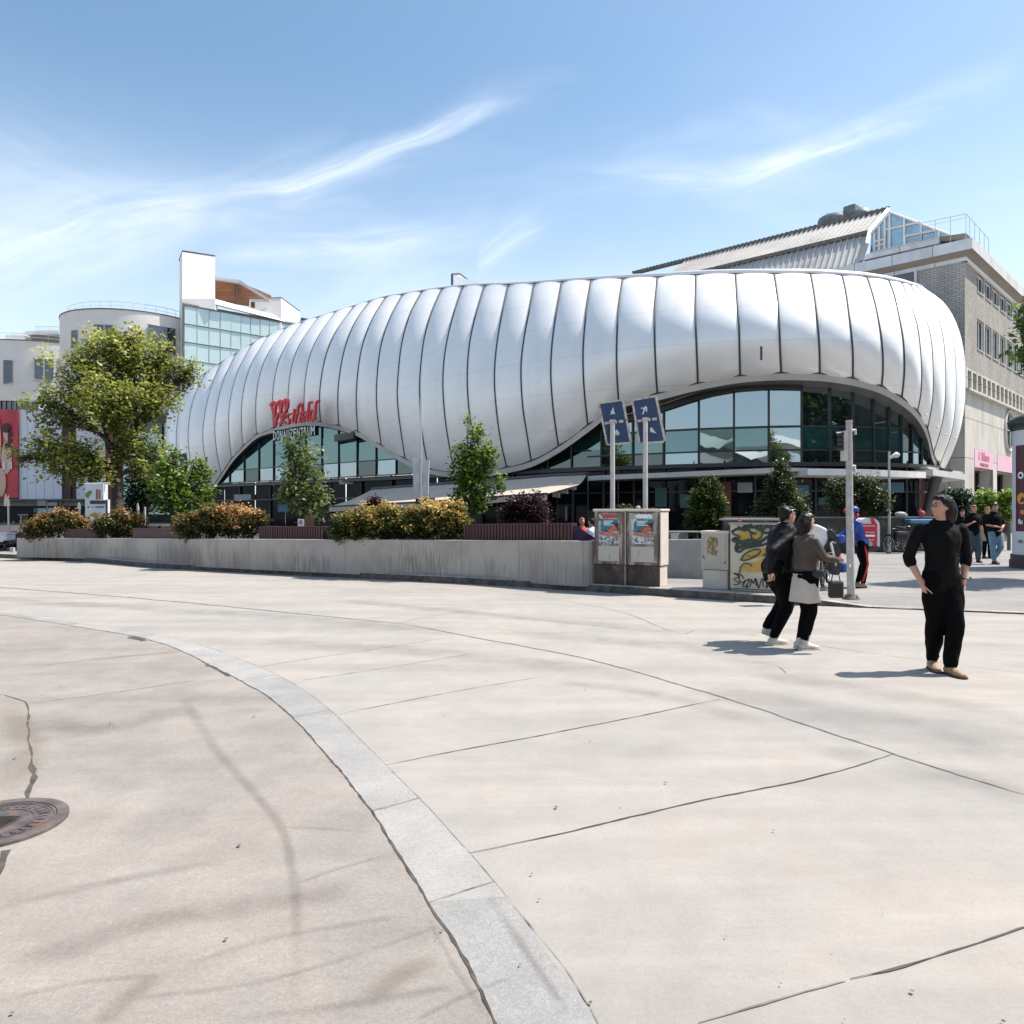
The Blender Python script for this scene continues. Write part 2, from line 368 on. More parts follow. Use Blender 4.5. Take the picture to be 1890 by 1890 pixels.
def ribbon(mb, pts, wd, z, px=True, jit=.35, n=None, seed=0, taper=True):
    rnd = random.Random(seed + len(mb.v)); q = [G(*p) for p in pts] if px else [Vector(p) for p in pts]
    L_ = sum((q[i+1]-q[i]).length for i in range(len(q)-1)); n = n or max(4, min(140, int(L_ / .07)))
    c = [Vector(v) for v in catmull([tuple(p) for p in q], n)] if len(q) > 2 else [q[0].lerp(q[1], i/(n-1)) for i in range(n)]
    rows = []; off = 0
    for i, p in enumerate(c):
        t = (c[min(i+1, n-1)] - c[max(i-1, 0)]).normalized(); s_ = Vector((-t.y, t.x, 0)); k = 1 if not taper else min(1, 4*min(i+.5, n-i-.5)/n + .3)
        off = off * .8 + rnd.uniform(-1, 1) * wd * .35
        w_ = wd * (1 + rnd.uniform(-jit, jit)) * .5 * k; rows.append([up(p + s_*(w_+off), z), up(p - s_*(w_-off), z)])
    mb.grid(rows, False)
mb = MB()   # dark, dirt filled joints
jl = [Vector(p) for p in catmull([tuple(p) for p in Lp], 30)]
ribbon(mb, jl, .011, .0045, False, .6, 500, taper=False)
ribbon(mb, [G(380, 1225), G(398, 1236), G(420, 1249)], .05, .0046, False, .5)
ribbon(mb, [G(246, 1175), G(256, 1178), G(270, 1183)], .10, .0046, False, .5)
ribbon(mb, [(865, 1576), (1000, 1547), (1150, 1512), (1300, 1478), (1450, 1448), (1560, 1421), (1650, 1392)], .010, .0045)
ribbon(mb, [(1570, 1808), (1650, 1792), (1740, 1762), (1800, 1745), (1890, 1714), (2000, 1680)], .008, .0045, jit=.7)
ribbon(mb, [(710, 1413), (860, 1383), (1000, 1357), (1180, 1322), (1330, 1291)], .009, .0045)
ribbon(mb, [(0, 1281), (25, 1289), (47, 1298), (52, 1340), (55, 1375), (58, 1410)], .013, .0045, jit=.7)
ribbon(mb, [(57, 1408), (63, 1425), (62, 1445), (56, 1462), (59, 1480)], .026, .0045, jit=.7)
ribbon(mb, [(-30, 1640), (-5, 1600), (15, 1570)], .04, .0045, jit=.7)
ribbon(mb, [(1560, 1121), (1600, 1122), (1640, 1123), (1760, 1128), (1890, 1134), (2100, 1145)], .055, .02)
struct(mb, 'road_joints', M_JOINT)
mb = MB()   # paler joints
ribbon(mb, [(740, 1151), (850, 1172), (980, 1196), (1100, 1221), (1250, 1262), (1390, 1305), (1500, 1342), (1650, 1392), (1770, 1431), (1890, 1467), (2000, 1500)], .022, .0040)
ribbon(mb, [(-200, 1070), (0, 1084), (200, 1100), (400, 1118), (560, 1134), (740, 1151)], .045, .0040)
for a in ([(622, 1319), (800, 1284), (1000, 1249)], [(430, 1239), (560, 1218), (720, 1194), (840, 1175)], [(515, 1262), (700, 1235), (880, 1205)], [(1290, 1890), (1400, 1856), (1560, 1812)],
          [(800, 1078), (980, 1100), (1140, 1128), (1258, 1170), (1300, 1161), (1600, 1205), (1890, 1243), (2100, 1270)], [(1258, 1170), (1100, 1155), (860, 1130)], [(50, 1299), (180, 1283), (375, 1254)], [(1390, 1222), (1430, 1228), (1452, 1243)],
          [(905, 1122), (780, 1140), (740, 1150)]):
    ribbon(mb, a, .0075, .0038, jit=.6)
for i in cuts[1:-1]:   # joints across the flush stones
     ribbon(mb, [up(Lc[i], 0), up(Rc[i].lerp(Rc[min(i+1, 89)], .5), 0)], .008 if i > 12 else .012, .0042, False, .6, 8)
ribbon(mb, [Vector(p) for p in catmull([tuple(p) for p in Rp], 30)], .004, .0043, False, .8, 400, taper=False)
struct(mb, 'road_seams', M_JOINTL)
# soft rubbed dirt and tyre marks: feathered by their own coordinates across the mark
def stain_mat(name, col, alpha):
    m = bpy.data.materials.new(name); m.use_nodes = True; b = NB(m.node_tree); bs = b.n['Principled BSDF']
    uv = b.new('ShaderNodeUVMap'); uv.uv_map = 'UVMap'; s_ = b.new('ShaderNodeSeparateXYZ'); b.l.new(uv.outputs[0], s_.inputs[0])
    d = b.math('ABSOLUTE', b.math('SUBTRACT', s_.outputs[0], .5)); e = b.ramp(d, .05, .5, 1, 0)
    l_ = b.math('MULTIPLY', b.ramp(s_.outputs[1], 0, .18), b.ramp(s_.outputs[1], .82, 1, 1, 0))
    n_ = b.ramp(b.noise(b.pos(), 1.7, 6, .7, .6), .30, .70, .25, 1)
    b.put(bs.inputs['Alpha'], b.math('MULTIPLY', b.math('MULTIPLY', e, l_), b.math('MULTIPLY', n_, alpha)))
    bs.inputs['Base Color'].default_value = (*col, 1); bs.inputs['Roughness'].default_value = .9; return m
def stain(name_mb, pts, wd, z=.014, px=True):
    q = [G(*p) for p in pts] if px else [Vector(p) for p in pts]; c = [Vector(v) for v in catmull([tuple(p) for p in q], 40)]
    o = len(name_mb['v'])
    for i, p in enumerate(c):
        t = (c[min(i+1, 39)] - c[max(i-1, 0)]).normalized(); s_ = Vector((-t.y, t.x, 0)); w_ = wd if not isinstance(wd, (tuple, list)) else lerp(wd[0], wd[1], i/39)
        for k in (0, 1): name_mb['v'].append(up(p + s_ * (w_ * (k - .5)), z)); name_mb['uv'].append((k, i / 39))
    for i in range(39): name_mb['f'].append((o+2*i, o+2*i+1, o+2*i+3, o+2*i+2))
def stain_build(sb, name, m):
    me = bpy.data.meshes.new(name); me.from_pydata(sb['v'], [], sb['f']); ul = me.uv_layers.new(name='UVMap')
    for l_ in me.loops: ul.data[l_.index].uv = sb['uv'][l_.vertex_index]
    me.materials.append(m); o = bpy.data.objects.new(name, me); C.objects.link(o); return tag(o, kind='structure')
sb = dict(v=[], uv=[], f=[])
for pts, wd, z in [([(-100, 1098), (150, 1116), (420, 1132), (660, 1150), (900, 1176)], .9, .0060), ([(300, 1180), (560, 1190), (900, 1215), (1250, 1262)], .8, .0063), ([(900, 1165), (1100, 1180), (1300, 1200), (1500, 1240)], .9, .0066),
                   ([(1250, 1262), (1450, 1300), (1700, 1350), (2000, 1420)], (.9, 1.5), .0069), ([(1380, 1240), (1600, 1275), (1900, 1320)], .7, .0072), ([(1000, 1255), (1200, 1280), (1450, 1350)], .4, .0075),
                   ([(600, 1105), (900, 1135), (1250, 1165)], .7, .0078), ([(1500, 1380), (1700, 1420), (1950, 1490)], .5, .0081), ([(1700, 1060), (1800, 1058), (1950, 1062)], .8, .0340)]:
    stain(sb, pts, wd, z)
stain_build(sb, 'road_wear', stain_mat('rubber_film', (.14, .132, .125), .20))
sb = dict(v=[], uv=[], f=[])
for pts, wd, z in [([(330, 1275), (400, 1385), (470, 1465), (520, 1530), (545, 1640), (548, 1760), (545, 1900)], (.16, .045), .0084), ([(515, 1528), (600, 1531), (700, 1538)], .03, .0085), ([(535, 1637), (620, 1607), (715, 1580)], .03, .0087),
                   ([(60, 1232), (200, 1215), (350, 1203)], .12, .0089), ([(-50, 1690), (200, 1630), (420, 1590)], .10, .0091), ([(200, 1850), (500, 1810), (850, 1700)], .04, .0093), ([(330, 1790), (500, 1735), (760, 1690)], .05, .0094),
                   ([(0, 1850), (160, 1815), (330, 1800)], .04, .0096), ([(60, 1330), (200, 1345), (360, 1300)], .5, .0098), ([(760, 1890), (860, 1840), (960, 1800)], .03, .0102), ([(400, 1890), (620, 1860), (860, 1820)], .06, .0100),
                   ([(890, 1640), (960, 1740), (1060, 1890)], .05, .0103), ([(-20, 1800), (300, 1700), (700, 1640)], .25, .0105), ([(790, 1692), (830, 1768), (900, 1880)], .03, .0107)]:
    stain(sb, pts, wd, z)
stain_build(sb, 'footpath_wear', stain_mat('dirt_film', (.13, .11, .092), .26))
sb = dict(v=[], uv=[], f=[])
for pts, wd, z in [([(180, 1900), (240, 1840), (300, 1800)], .12, .0108), ([(680, 1850), (760, 1790), (820, 1770)], .13, .0110), ([(0, 1480), (50, 1380), (10, 1300)], .35, .0112)]:
    stain(sb, pts, wd, z)
stain_build(sb, 'footpath_stains', stain_mat('sand_film', (.22, .18, .13), .35))

# trodden gum, grit and small oil spots
rg_ = random.Random(17); mb = MB()
for i in range(120):
    if i < 90: yy = rg_.uniform(1.9, 9); xx = rg_.uniform(-.75, .72) * yy
    else: yy = rg_.uniform(9, 13); xx = rg_.uniform(-.9, .6) * yy
    r_ = rg_.choice([.003, .004, .006, .010]) * rg_.uniform(.7, 1.3); n_ = 7; mb.add([(xx + r_*rg_.uniform(.6, 1.2)*math.cos(2*math.pi*k/n_), yy + r_*rg_.uniform(.6, 1.2)*math.sin(2*math.pi*k/n_), .0115) for k in range(n_)], [tuple(range(n_))])
tag(mb.build('gum_spots', mat('old_gum', (.13, .12, .108), .9, vary=.6, vscale=3)), kind='stuff')
# cast iron cover in the near concrete
c = G(-8, 1523); mh = thing('manhole_cover', (c.x, c.y, .004), 'round cast iron manhole cover set in the pale concrete, cut by the picture edge', 'manhole cover')
M_IRON = mat('cast_iron', (.16, .135, .13), .55, .6, vary=.45, vscale=14, bump=.6, bscale=90, col2=(.20, .12, .085), c2lo=.5, c2hi=.66, c2scale=7)
M_IRONF = mat('frame_iron', (.15, .12, .105), .6, .3, vary=.35, vscale=10, bump=.4)
def ring(mb, c, r0, r1, z0, z1, n=64):
    rows = []
    for r_, z in ((r0, z0), (r0, z1), (r1, z1), (r1, z0)): rows.append([(c.x + r_*math.cos(a), c.y + r_*math.sin(a), z) for a in [2*math.pi*i/n for i in range(n+1)]])
    mb.grid(rows[::-1], False)
mb = MB(); ring(mb, c, .27, .325, .004, .017); ring(mb, c, .255, .266, .004, .015); mb.build('frame', M_IRONF, mh)
mb = MB(); mb.cyl((c.x, c.y, .004), .254, .009, 48, smooth=False); ring(mb, c, .165, .18, .012, .016); ring(mb, c, .235, .245, .012, .016)
for i in range(-8, 9):
    for j in range(-8, 9):
        x, y = i*.0093 + (j % 2)*.0098, j*.0087
        if x*x + y*y < .158**2: mb.box((c.x+x, c.y+y, .0148), (.013, .012, .006), rz=.2)
for k in range(30):
    a = 2*math.pi*k/30; mb.box((c.x+.208*math.cos(a), c.y+.208*math.sin(a), .0148), (.036, .012, .006), rz=a)
mb.build('lid', M_IRON, mh)

# ------------------------------------------------------------------ planter wall, planks, cabinets base line
M_WALL = None
def wall_mat():
    m = bpy.data.materials.new('fair_faced_concrete'); m.use_nodes = True; b = NB(m.node_tree); bs = b.n['Principled BSDF']; p = b.pos()
    c = b.mix(b.ramp(b.noise(p, .9, 5, .6), .35, .7), (.42, .385, .345), (.31, .285, .258))
    sx = b.new('ShaderNodeSeparateXYZ'); b.l.new(p, sx.inputs[0])
    runs = b.noise(b.mapping(p, (34, 34, 1.6)), 1.0, 5, .75)
    low = b.ramp(b.math('ADD', sx.outputs[2], b.math('MULTIPLY', b.noise(b.mapping(p, (.9, .9, .1)), 1.0, 3), -.75)), .02, .55, .0, 1.0)
    k = b.ramp(b.math('SUBTRACT', runs, b.math('MULTIPLY', low, .20)), .40, .60)
    c = b.mix(b.math('MULTIPLY', b.math('MULTIPLY', k, b.ramp(b.noise(b.mapping(p, (.7, .7, .2)), 1.0, 3), .35, .62, .25, 1)), .62), c, (.10, .085, .072))
    runs2 = b.ramp(b.noise(b.mapping(p, (3.0, 3.0, .35)), 1.0, 5, .6), .58, .75)
    c = b.mix(b.math('MULTIPLY', runs2, .45), c, (.14, .105, .08))
    b.put(bs.inputs['Base Color'], c); bs.inputs['Roughness'].default_value = .85
    bn = b.new('ShaderNodeBump'); bn.inputs['Strength'].default_value = .3; bn.inputs['Distance'].default_value = .01; b.put(bn.inputs['Height'], b.noise(p, 40, 5, .65)); b.l.new(bn.outputs[0], bs.inputs['Normal'])
    return m
M_WALL = wall_mat(); M_TOPC = mat('pale_concrete_top', (.42, .40, .37), .85, vary=.15, vscale=5, bump=.3)  # wall top paler than its face, the sunlight on it put into the colour
WB = [(31, 1025.5, 993), (165, 1028.5, 993.4), (330, 1040.5, 994.6), (580, 1053, 995.7), (880, 1065, 997.2), (1030, 1075.5, 998.2), (1075, 1078, 998.6)]
bot = [P(px, by, 1.45 * F / (by - 945)) for px, by, _ in WB]; bot = [up(p, .15) for p in bot]
topz = [1.6 - (t - 945) / F * p.y for (px, by, t), p in zip(WB, bot)]
wv = [Vector((p.x, p.y, z)) for p, z in zip(bot, topz)]
wc = [Vector(v) for v in catmull([tuple(p) for p in wv], 40)]
e = wc[-1]; wc += [Vector((e.x + .12, e.y + .02, e.z)), Vector((e.x + .30, e.y + .16, e.z)), Vector((e.x + .42, e.y + .45, e.z)), Vector((e.x + .62, e.y + .9, e.z))]
PW = thing('planter_wall', (wc[0].x, wc[0].y, .15), 'long low concrete planter wall streaked with dark drips along the kerb', 'wall')
mb = MB(); mt = MB(); th = .18
inn = []
for i, p in enumerate(wc):
    t = (wc[min(i+1, len(wc)-1)] - wc[max(i-1, 0)]); t.z = 0; t.normalize(); inn.append(Vector((-t.y, t.x, 0)) * th + p)
mb.grid([[up(p, .10) for p in wc], [up(p, p.z - .012) for p in wc]], False)
mb.grid([[up(p, p.z - .012) for p in inn], [up(p, .10) for p in inn]], False)
mb.quad(up(inn[0], .1), up(wc[0], .1), up(wc[0], wc[0].z), up(inn[0], wc[0].z)); mb.build('wall_body', M_WALL, PW)
mt.grid([[p - Vector((0, 0, .012)) for p in wc], [p + (q-p)*.03 for p, q in zip(wc, inn)], [up(q, p.z) + (p-q)*.03 for p, q in zip(wc, inn)], [up(q, p.z - .012) for p, q in zip(wc, inn)]], False); mt.build('wall_top', M_TOPC, PW)
mb = MB(); acc = 0
for i in range(1, len(wc)):
    d = (wc[i] - wc[i-1]).length; acc += d
    if acc > 1.35:
        acc = 0; p = wc[i]; t = (wc[i] - wc[i-1]).normalized(); n_ = Vector((t.y, -t.x, 0)) * .002
        mb.quad(up(p + n_, .15), up(p + t*.010 + n_, .15), up(p + t*.010 + n_, p.z-.012), up(p + n_, p.z-.012))
mb.build('panel_joint', M_JOINTL, PW)
# the second run of wall that shows between the cabinets
a, c2 = P(1225, 1066, 16.6), P(1420, 1066, 15.9); PW2 = thing('planter_wall', (a.x, a.y, .15), 'short pale concrete wall seen between the poster cabinets and the small cabinet', 'wall')
mb = MB(); pl = PL(up(a, .1), (c2 - a)); L_ = (c2-a).length; zt = 1.6 - (997 - 945)/F*16.5
mb.slab([pl.pt(0, 0), pl.pt(L_, 0), pl.pt(L_, zt - .1), pl.pt(0, zt - .1)], Vector((0, .18, 0))); mb.build('wall_body', mat('pale_concrete', (.36, .36, .35), .8, vary=.15, vscale=2, bump=.3), PW2)
# planter soil, and the terrace behind with shade put into its dark colour
mb = MB(); mb.grid([[up(q, p.z - .10) for p, q in zip(wc[:42], inn[:42])], [up(q, p.z - .10) + Vector((.3, 1.6, 0)) for p, q in zip(wc[:42], inn[:42])]], False); tag(mb.build('planter_soil', mat('soil', (.035, .026, .02), .95, vary=.4, vscale=6, bump=.6)), kind='structure')
mb = MB(); mb.add([(-80, 97.5, .165), (-19.5, 27.8, .165), (-14.2, 27.5, .165), (-6, 21.2, .165), (2.6, 17.2, .165), (9.2, 27.5, .165), (12, 44, .165), (-20, 97.5, .165)], [tuple(range(8))]); tag(mb.build('terrace', mat('shade_dark_floor', (.060, .048, .040), .8, vary=.3, vscale=3)), kind='structure')
# ribbed maroon benches / boards on the wall
M_MAROON = mat('maroon_boards', (.062, .018, .019), .55, vary=.2, vscale=6); M_MAROOND = mat('maroon_gaps', (.028, .010, .011), .8)
def board(px0, px1, t0, t1, bk, ribs, label):
    def wy(px): return tab([(q[0], r.y) for q, r in zip(WB, bot)], px)
    a0, c0 = P(px0, 1000, wy(px0) + bk), P(px1, 1000, wy(px1) + bk); za, zc = 1.6 + (945 - t0)/F*a0.y, 1.6 + (945 - t1)/F*c0.y
    zb = min(za, zc) - .55
    o = thing('boarded_planter', (a0.x, a0.y, zb), label, 'planter', 'maroon boarded boxes on the planter wall')
    m1 = MB(); n_ = 40 if ribs else 1; d = c0 - a0; d.z = 0; back = Vector((-d.y, d.x, 0)).normalized() * .25
    m1.slab([up(a0, zb), up(c0, zb), up(c0, zc - .004), up(a0, za - .004)], back); m1.build('backing', M_MAROOND if ribs else M_MAROON, o)
    if ribs:
        m1 = MB(); n_ = int(d.length / .085)
        for i in range(n_):
            u0, u1 = (i + .12) / n_, (i + .80) / n_; p0, p1 = a0 + d*u0, a0 + d*u1; f = -back * .08
            m1.slab([up(p0 + f, zb), up(p1 + f, zb), up(p1 + f, lerp(za, zc, u1)), up(p0 + f, lerp(za, zc, u0))], back * .07)
        s_ = m1.build('slats', M_MAROON, o)
    m1 = MB(); m1.slab([up(a0 - back*.1, za-.003), up(c0 - back*.1, zc-.003), up(c0 + back, zc-.003), up(a0 + back, za-.003)], (0, 0, .02)); m1.build('cap', M_MAROON, o)
    return o
board(118, 180, 978, 978, .35, False, 'plain maroon box between the two leftmost brown shrubs')
board(245, 330, 976.5, 976, .35, False, 'plain maroon box right of the second brown shrub from the left')
board(478, 598, 973, 972.5, .35, True, 'ribbed maroon box behind the wall below the slim young tree')
board(598, 622, 977, 977, .42, True, 'short lower ribbed maroon box just left of the widest brown shrub')
board(856, 1054, 969, 967, .35, True, 'longest ribbed maroon box, left of the poster cabinets')
# its sloping end covered with a purple cloth
Mp = mat('purple_cloth', (.035, .012, .055), .7, vary=.5, vscale=20, col2=(.25, .22, .33), c2lo=.62, c2hi=.68, c2scale=25)
mb = MB(); a0, c0 = P(1054, 998, 15.6), P(1099, 1000, 15.5); mb.slab([up(a0, .8), up(c0, .8), P(1099, 993, 15.5), P(1086, 985, 15.5), P(1070, 974, 15.6), P(1054, 968, 15.6)], (0, .25, 0))
tag(mb.build('cloth_screen', Mp), 'dark purple speckled cloth screen sloping down beside the poster cabinets', 'screen')
# ------------------------------------------------------------------ the ribbed pavilion
DT = [(305,73),(325,70.5),(347,68.5),(394,66),(444,63),(502,60),(561,57),(624,54),(696,51),(775,48),(863,45),(962,42),(1018,40.6),(1078,39.2),(1140,37.9),(1210,36.7),(1286,35.7),(1364,35),(1439,34.5),(1510,34.4),(1574,34.6),(1629,35),(1667,35.5),(1700,36.3),(1721,37.2),(1743,38.3),(1762,39.5),(1780,41)]
def Dp(px): return tab(DT, px)
def gen(top, xm, bot_, kb=0.0):
    fr = [0, .21, .40, .61, .82, 1]; ln = top[0] - xm; le = [1, .49, .2, .05, 0, 0]; out = []
    for f, l_ in zip(fr, le):
        y = lerp(top[1], bot_[1], f); x = xm + ln * l_ + (bot_[0] - xm) * max(0, (f - .55) / .45) ** 1.6; out.append((x, y))
    return out
SEAMS = [  # (depth key, points top to bottom)
 (76, [(322,750),(316,775),(314,800),(316,840),(326,890),(342,930)]),
 (73, [(314,748),(307,775),(305,800),(307,840),(318,890),(335,932)]),
 (325, [(345,716),(332,755),(326,800),(328,850),(340,900),(352,934)]),
 (347, [(380,688),(358,735),(348,790),(350,840),(362,890),(378,925)]),
 (372, gen((408,669), 372, (393,897))), (394, gen((436,652), 394, (409,874))), (420, gen((466,634), 420, (428,846))), (444, gen((496,619), 444, (449,823))),
 (472, gen((528,605), 471, (474,801))), (502, gen((559,594), 502, (505,790))), (531, gen((588,585), 531, (533,781.5))), (561, gen((620,575), 561, (562,777.5))),
 (591, [(654,565),(622,610),(604,650),(594,695),(590,739),(592,778)]), 
 (624, [(683,556),(656,595),(637,643),(626,702),(624,747),(626,785)]),
 (658, [(713,548),(689,587),(670,636),(661,687),(658,739),(661,796)]), 
 (696, [(744,543),(722,584),(704,636),(696,702),(696,754),(704,821)]),
 (735, [(780,537),(759,576),(744,624),(737,673),(734,740),(748,846)]),
 (775, [(817,532),(800,569),(785,617),(778,665),(775,717),(780,800),(791,864)]),
 (818, [(855,528),(841,569),(828,617),(820,665),(818,717),(824,787),(839,871)]),
 (863, [(895.5,526),(880,576),(868,628),(863,687),(866,754),(877,820),(887,870)]),
 (915, [(939,525),(926,584),(917,639),(913,698),(917,758),(926,821),(936,862)]),
 (963, [(987,522.5),(978,569),(967,628),(962,680),(965,747),(972,795),(981,850)]),
 (1019, [(1038,519),(1026,584),(1019,640),(1017,690),(1020,740),(1026,790),(1031,823)]),
 (1077, [(1092,516),(1083,570),(1077,640),(1077,690),(1080,735),(1085,784)]),
 (1140, [(1150,513.5),(1142,570),(1138.5,640),(1139,690),(1142,742)]),
 (1211, [(1214,511),(1209,570),(1208.5,624),(1211,690),(1213.5,726)]),
 (1287, [(1285,507),(1284,560),(1284.5,610),(1286.5,660),(1288,707)]),
 (1364, [(1357.7,505),(1361,560),(1364,605),(1365,650),(1366,693)]),
 (1439, [(1428.7,505),(1434,540),(1437,568),(1439.5,640),(1442,688)]),
 (1510, [(1496,505),(1502,540),(1507,579),(1512,643),(1513,689.5)]),
 (1574, [(1554,508),(1560,535),(1565,568),(1573,643),(1574,698)]),
 (1629, [(1600,511.5),(1609,540),(1618,575),(1627,635),(1629,680),(1627,713)]),
 (1667, [(1640,517),(1650,545),(1660,590),(1667,640),(1668,690),(1664,734)]),
 (1700, [(1664,521),(1680,560),(1693,605),(1700,680),(1699,725),(1693,760)]),
 (1721, [(1680,525),(1702,570),(1717,624),(1721,680),(1720,740),(1711,793)]),
 (1743, [(1690,527),(1720,565),(1738,615),(1744,690),(1740,770),(1722,838)]),
 (1762, [(1697,528.5),(1735,565),(1756,620),(1763,700),(1757,790),(1733,860)]),
 (1780, [(1702,530),(1750,576),(1773,630),(1780,705),(1772,785),(1742,868)]),
 (1800, [(1702,534),(1744,578),(1764,630),(1770,705),(1762,785),(1741,868)]),
]
def depth0(k):
    if k == 76: return 75.5
    if k == 73: return 73.0
    if k == 1800: return 44.0
    return Dp(k)
NT = 25
def prof(t): return 3.4 * max(0, 1 - t * 1.55) ** 2.2 + 1.0 * max(0, (t - .62) / .38) ** 2
cols = []
for k, pts in SEAMS:
    c = catmull(pts, NT); D0 = depth0(k); kk = 1.0 if k not in (73, 76) else .6
    cols.append([P(q[0], q[1], D0 + kk * prof(i / (NT - 1))) for i, q in enumerate(c)])
M_SKIN = None
def skin_mat():
    m = bpy.data.materials.new('white_metal_skin'); m.use_nodes = True; b = NB(m.node_tree); bs = b.n['Principled BSDF']; p = b.pos()
    c = b.mix(b.ramp(b.noise(b.mapping(p, (1, 1, .35)), .4, 2, .5), .4, .75), (.90, .885, .862), (.86, .85, .835))
    dirt = b.ramp(b.noise(b.mapping(p, (1.1, 1.1, .10)), 1.0, 3, .5), .48, .80)
    c = b.mix(b.math('MULTIPLY', dirt, .12), c, (.42, .42, .43))
    sx = b.new('ShaderNodeSeparateXYZ'); b.l.new(p, sx.inputs[0])
    fr = b.math('FRACT', b.math('MULTIPLY', b.math('ADD', sx.outputs[2], b.math('MULTIPLY', b.noise(p, .05, 0), 2.0)), .52))
    line = b.ramp(b.math('ABSOLUTE', b.math('SUBTRACT', fr, .5)), .0, .014, .38, 0.0, False)
    c = b.mix(line, c, (.45, .45, .46))
    b.put(bs.inputs['Base Color'], c); bs.inputs['Metallic'].default_value = .10; bs.inputs['Roughness'].default_value = .30
    b.put(bs.inputs['Roughness'], b.ramp(b.noise(p, .35, 1), .3, .7, .26, .36))
    bn = b.new('ShaderNodeBump'); bn.inputs['Strength'].default_value = .12; bn.inputs['Distance'].default_value = .12; b.put(bn.inputs['Height'], b.noise(b.mapping(p, (1, 1, .5)), .8, 1, .5)); b.l.new(bn.outputs[0], bs.inputs['Normal'])
    return m
M_SKIN = skin_mat()
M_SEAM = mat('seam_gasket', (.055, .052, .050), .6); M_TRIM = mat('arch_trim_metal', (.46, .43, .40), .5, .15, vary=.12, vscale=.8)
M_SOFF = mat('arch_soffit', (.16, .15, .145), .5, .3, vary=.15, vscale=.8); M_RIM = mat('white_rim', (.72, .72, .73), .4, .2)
PAV = thing('pavilion', (12, 40, 0), 'bulging white metal pavilion with ribbed skin and two glazed arches', 'building')
NU = 14
def seam_nrm(i, j):
    a = cols[max(i-1, 0)][j]; c = cols[min(i+1, len(cols)-1)][j]; t = cols[i][min(j+1, NT-1)] - cols[i][max(j-1, 0)]
    n = t.cross(c - a).normalized()
    return n if n.y < .3 else -n
nr = [[seam_nrm(i, j) for j in range(NT)] for i in range(len(cols))]
if sum(nr[15][12].y for _ in (0,)) > 0: nr = [[-n for n in c] for c in nr]
for i in range(len(cols) - 1):
    mb = MB(); rows = []
    for j in range(NT):
        a, c = cols[i][j], cols[i+1][j]; wd = (c - a).length; t = j / (NT - 1); amp = min(wd, 2.1) * .10 * (.35 + .65 * min(1, t / .12, (1 - t) / .06 + .25)); row = []
        if i in (0, len(cols) - 2): amp *= .3
        for q in range(NU + 1):
            u = q / NU; row.append(a.lerp(c, u) + nr[i][j].lerp(nr[i+1][j], u).normalized() * amp * (math.sin(math.pi * u) ** .75 if 0 < u < 1 else 0))
        rows.append(row)
    mb.grid(rows[::-1]); mb.build('cladding_panel', M_SKIN, PAV)
for i in range(1, len(cols) - 1):
    mb = MB(); wide = .042 if 11 < i < 33 else .020
    mb.tube([cols[i][j] + nr[i][j] * .03 for j in range(NT)], wide, 6); mb.build('seam_strip', M_SEAM, PAV)
# rounded rim and roof behind the top edge
top = [c[0] for c in cols[1:-1]]; topc = [Vector(v) for v in catmull([tuple(p) for p in top], 120)]
rh = lambda p: tab([(-25, .12), (-8, .14), (3, .20), (6, .26), (12, .30), (18, .30), (21, .22), (24, .12)], p.x)
mb = MB(); rows = []
for p in topc:
    h = rh(p); rows.append([p + Vector((0, -.03, -.02)), p + Vector((0, -.10, h*.25)), p + Vector((0, .0, h*.8)), p + Vector((0, .35, h)), p + Vector((0, 1.4, h * .9)), p + Vector((0, 9, h * .6 - .2))])
mb.grid(rows[::-1]); mb.build('roof_rim', M_RIM, PAV)
mb = MB(); mb.tube([p + Vector((0, -.06, -.03)) for p in topc], .035, 6); mb.build('gutter_line', M_SEAM, PAV)
# arch trim along the lower edge and the reveal behind it, back to the glazing
low = [c[-1] for c in cols[4:-1]]; lowc = [Vector(v) for v in catmull([tuple(p) for p in low], 220)]
perp = []
for i, p in enumerate(lowc):
    t = (lowc[min(i+1, 219)] - lowc[max(i-1, 0)]).normalized(); f = Vector((t.x, t.y, 0)).normalized() if Vector((t.x, t.y, 0)).length > .05 else Vector((1, 0, 0)); n = Vector((f.y, -f.x, 0))
    pp = n.cross(t).normalized() * -1
    perp.append(pp)
if perp[110].z > 0: perp = [-q for q in perp]
def tw(i): return .36
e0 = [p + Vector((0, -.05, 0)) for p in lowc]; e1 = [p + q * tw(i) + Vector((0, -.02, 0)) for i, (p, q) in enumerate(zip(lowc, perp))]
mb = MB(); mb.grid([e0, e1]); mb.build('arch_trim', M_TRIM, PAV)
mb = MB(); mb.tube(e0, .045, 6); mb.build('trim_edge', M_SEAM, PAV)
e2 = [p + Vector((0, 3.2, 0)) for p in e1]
mb = MB(); mb.grid([e1, e2]); mb.build('arch_reveal', M_SOFF, PAV)
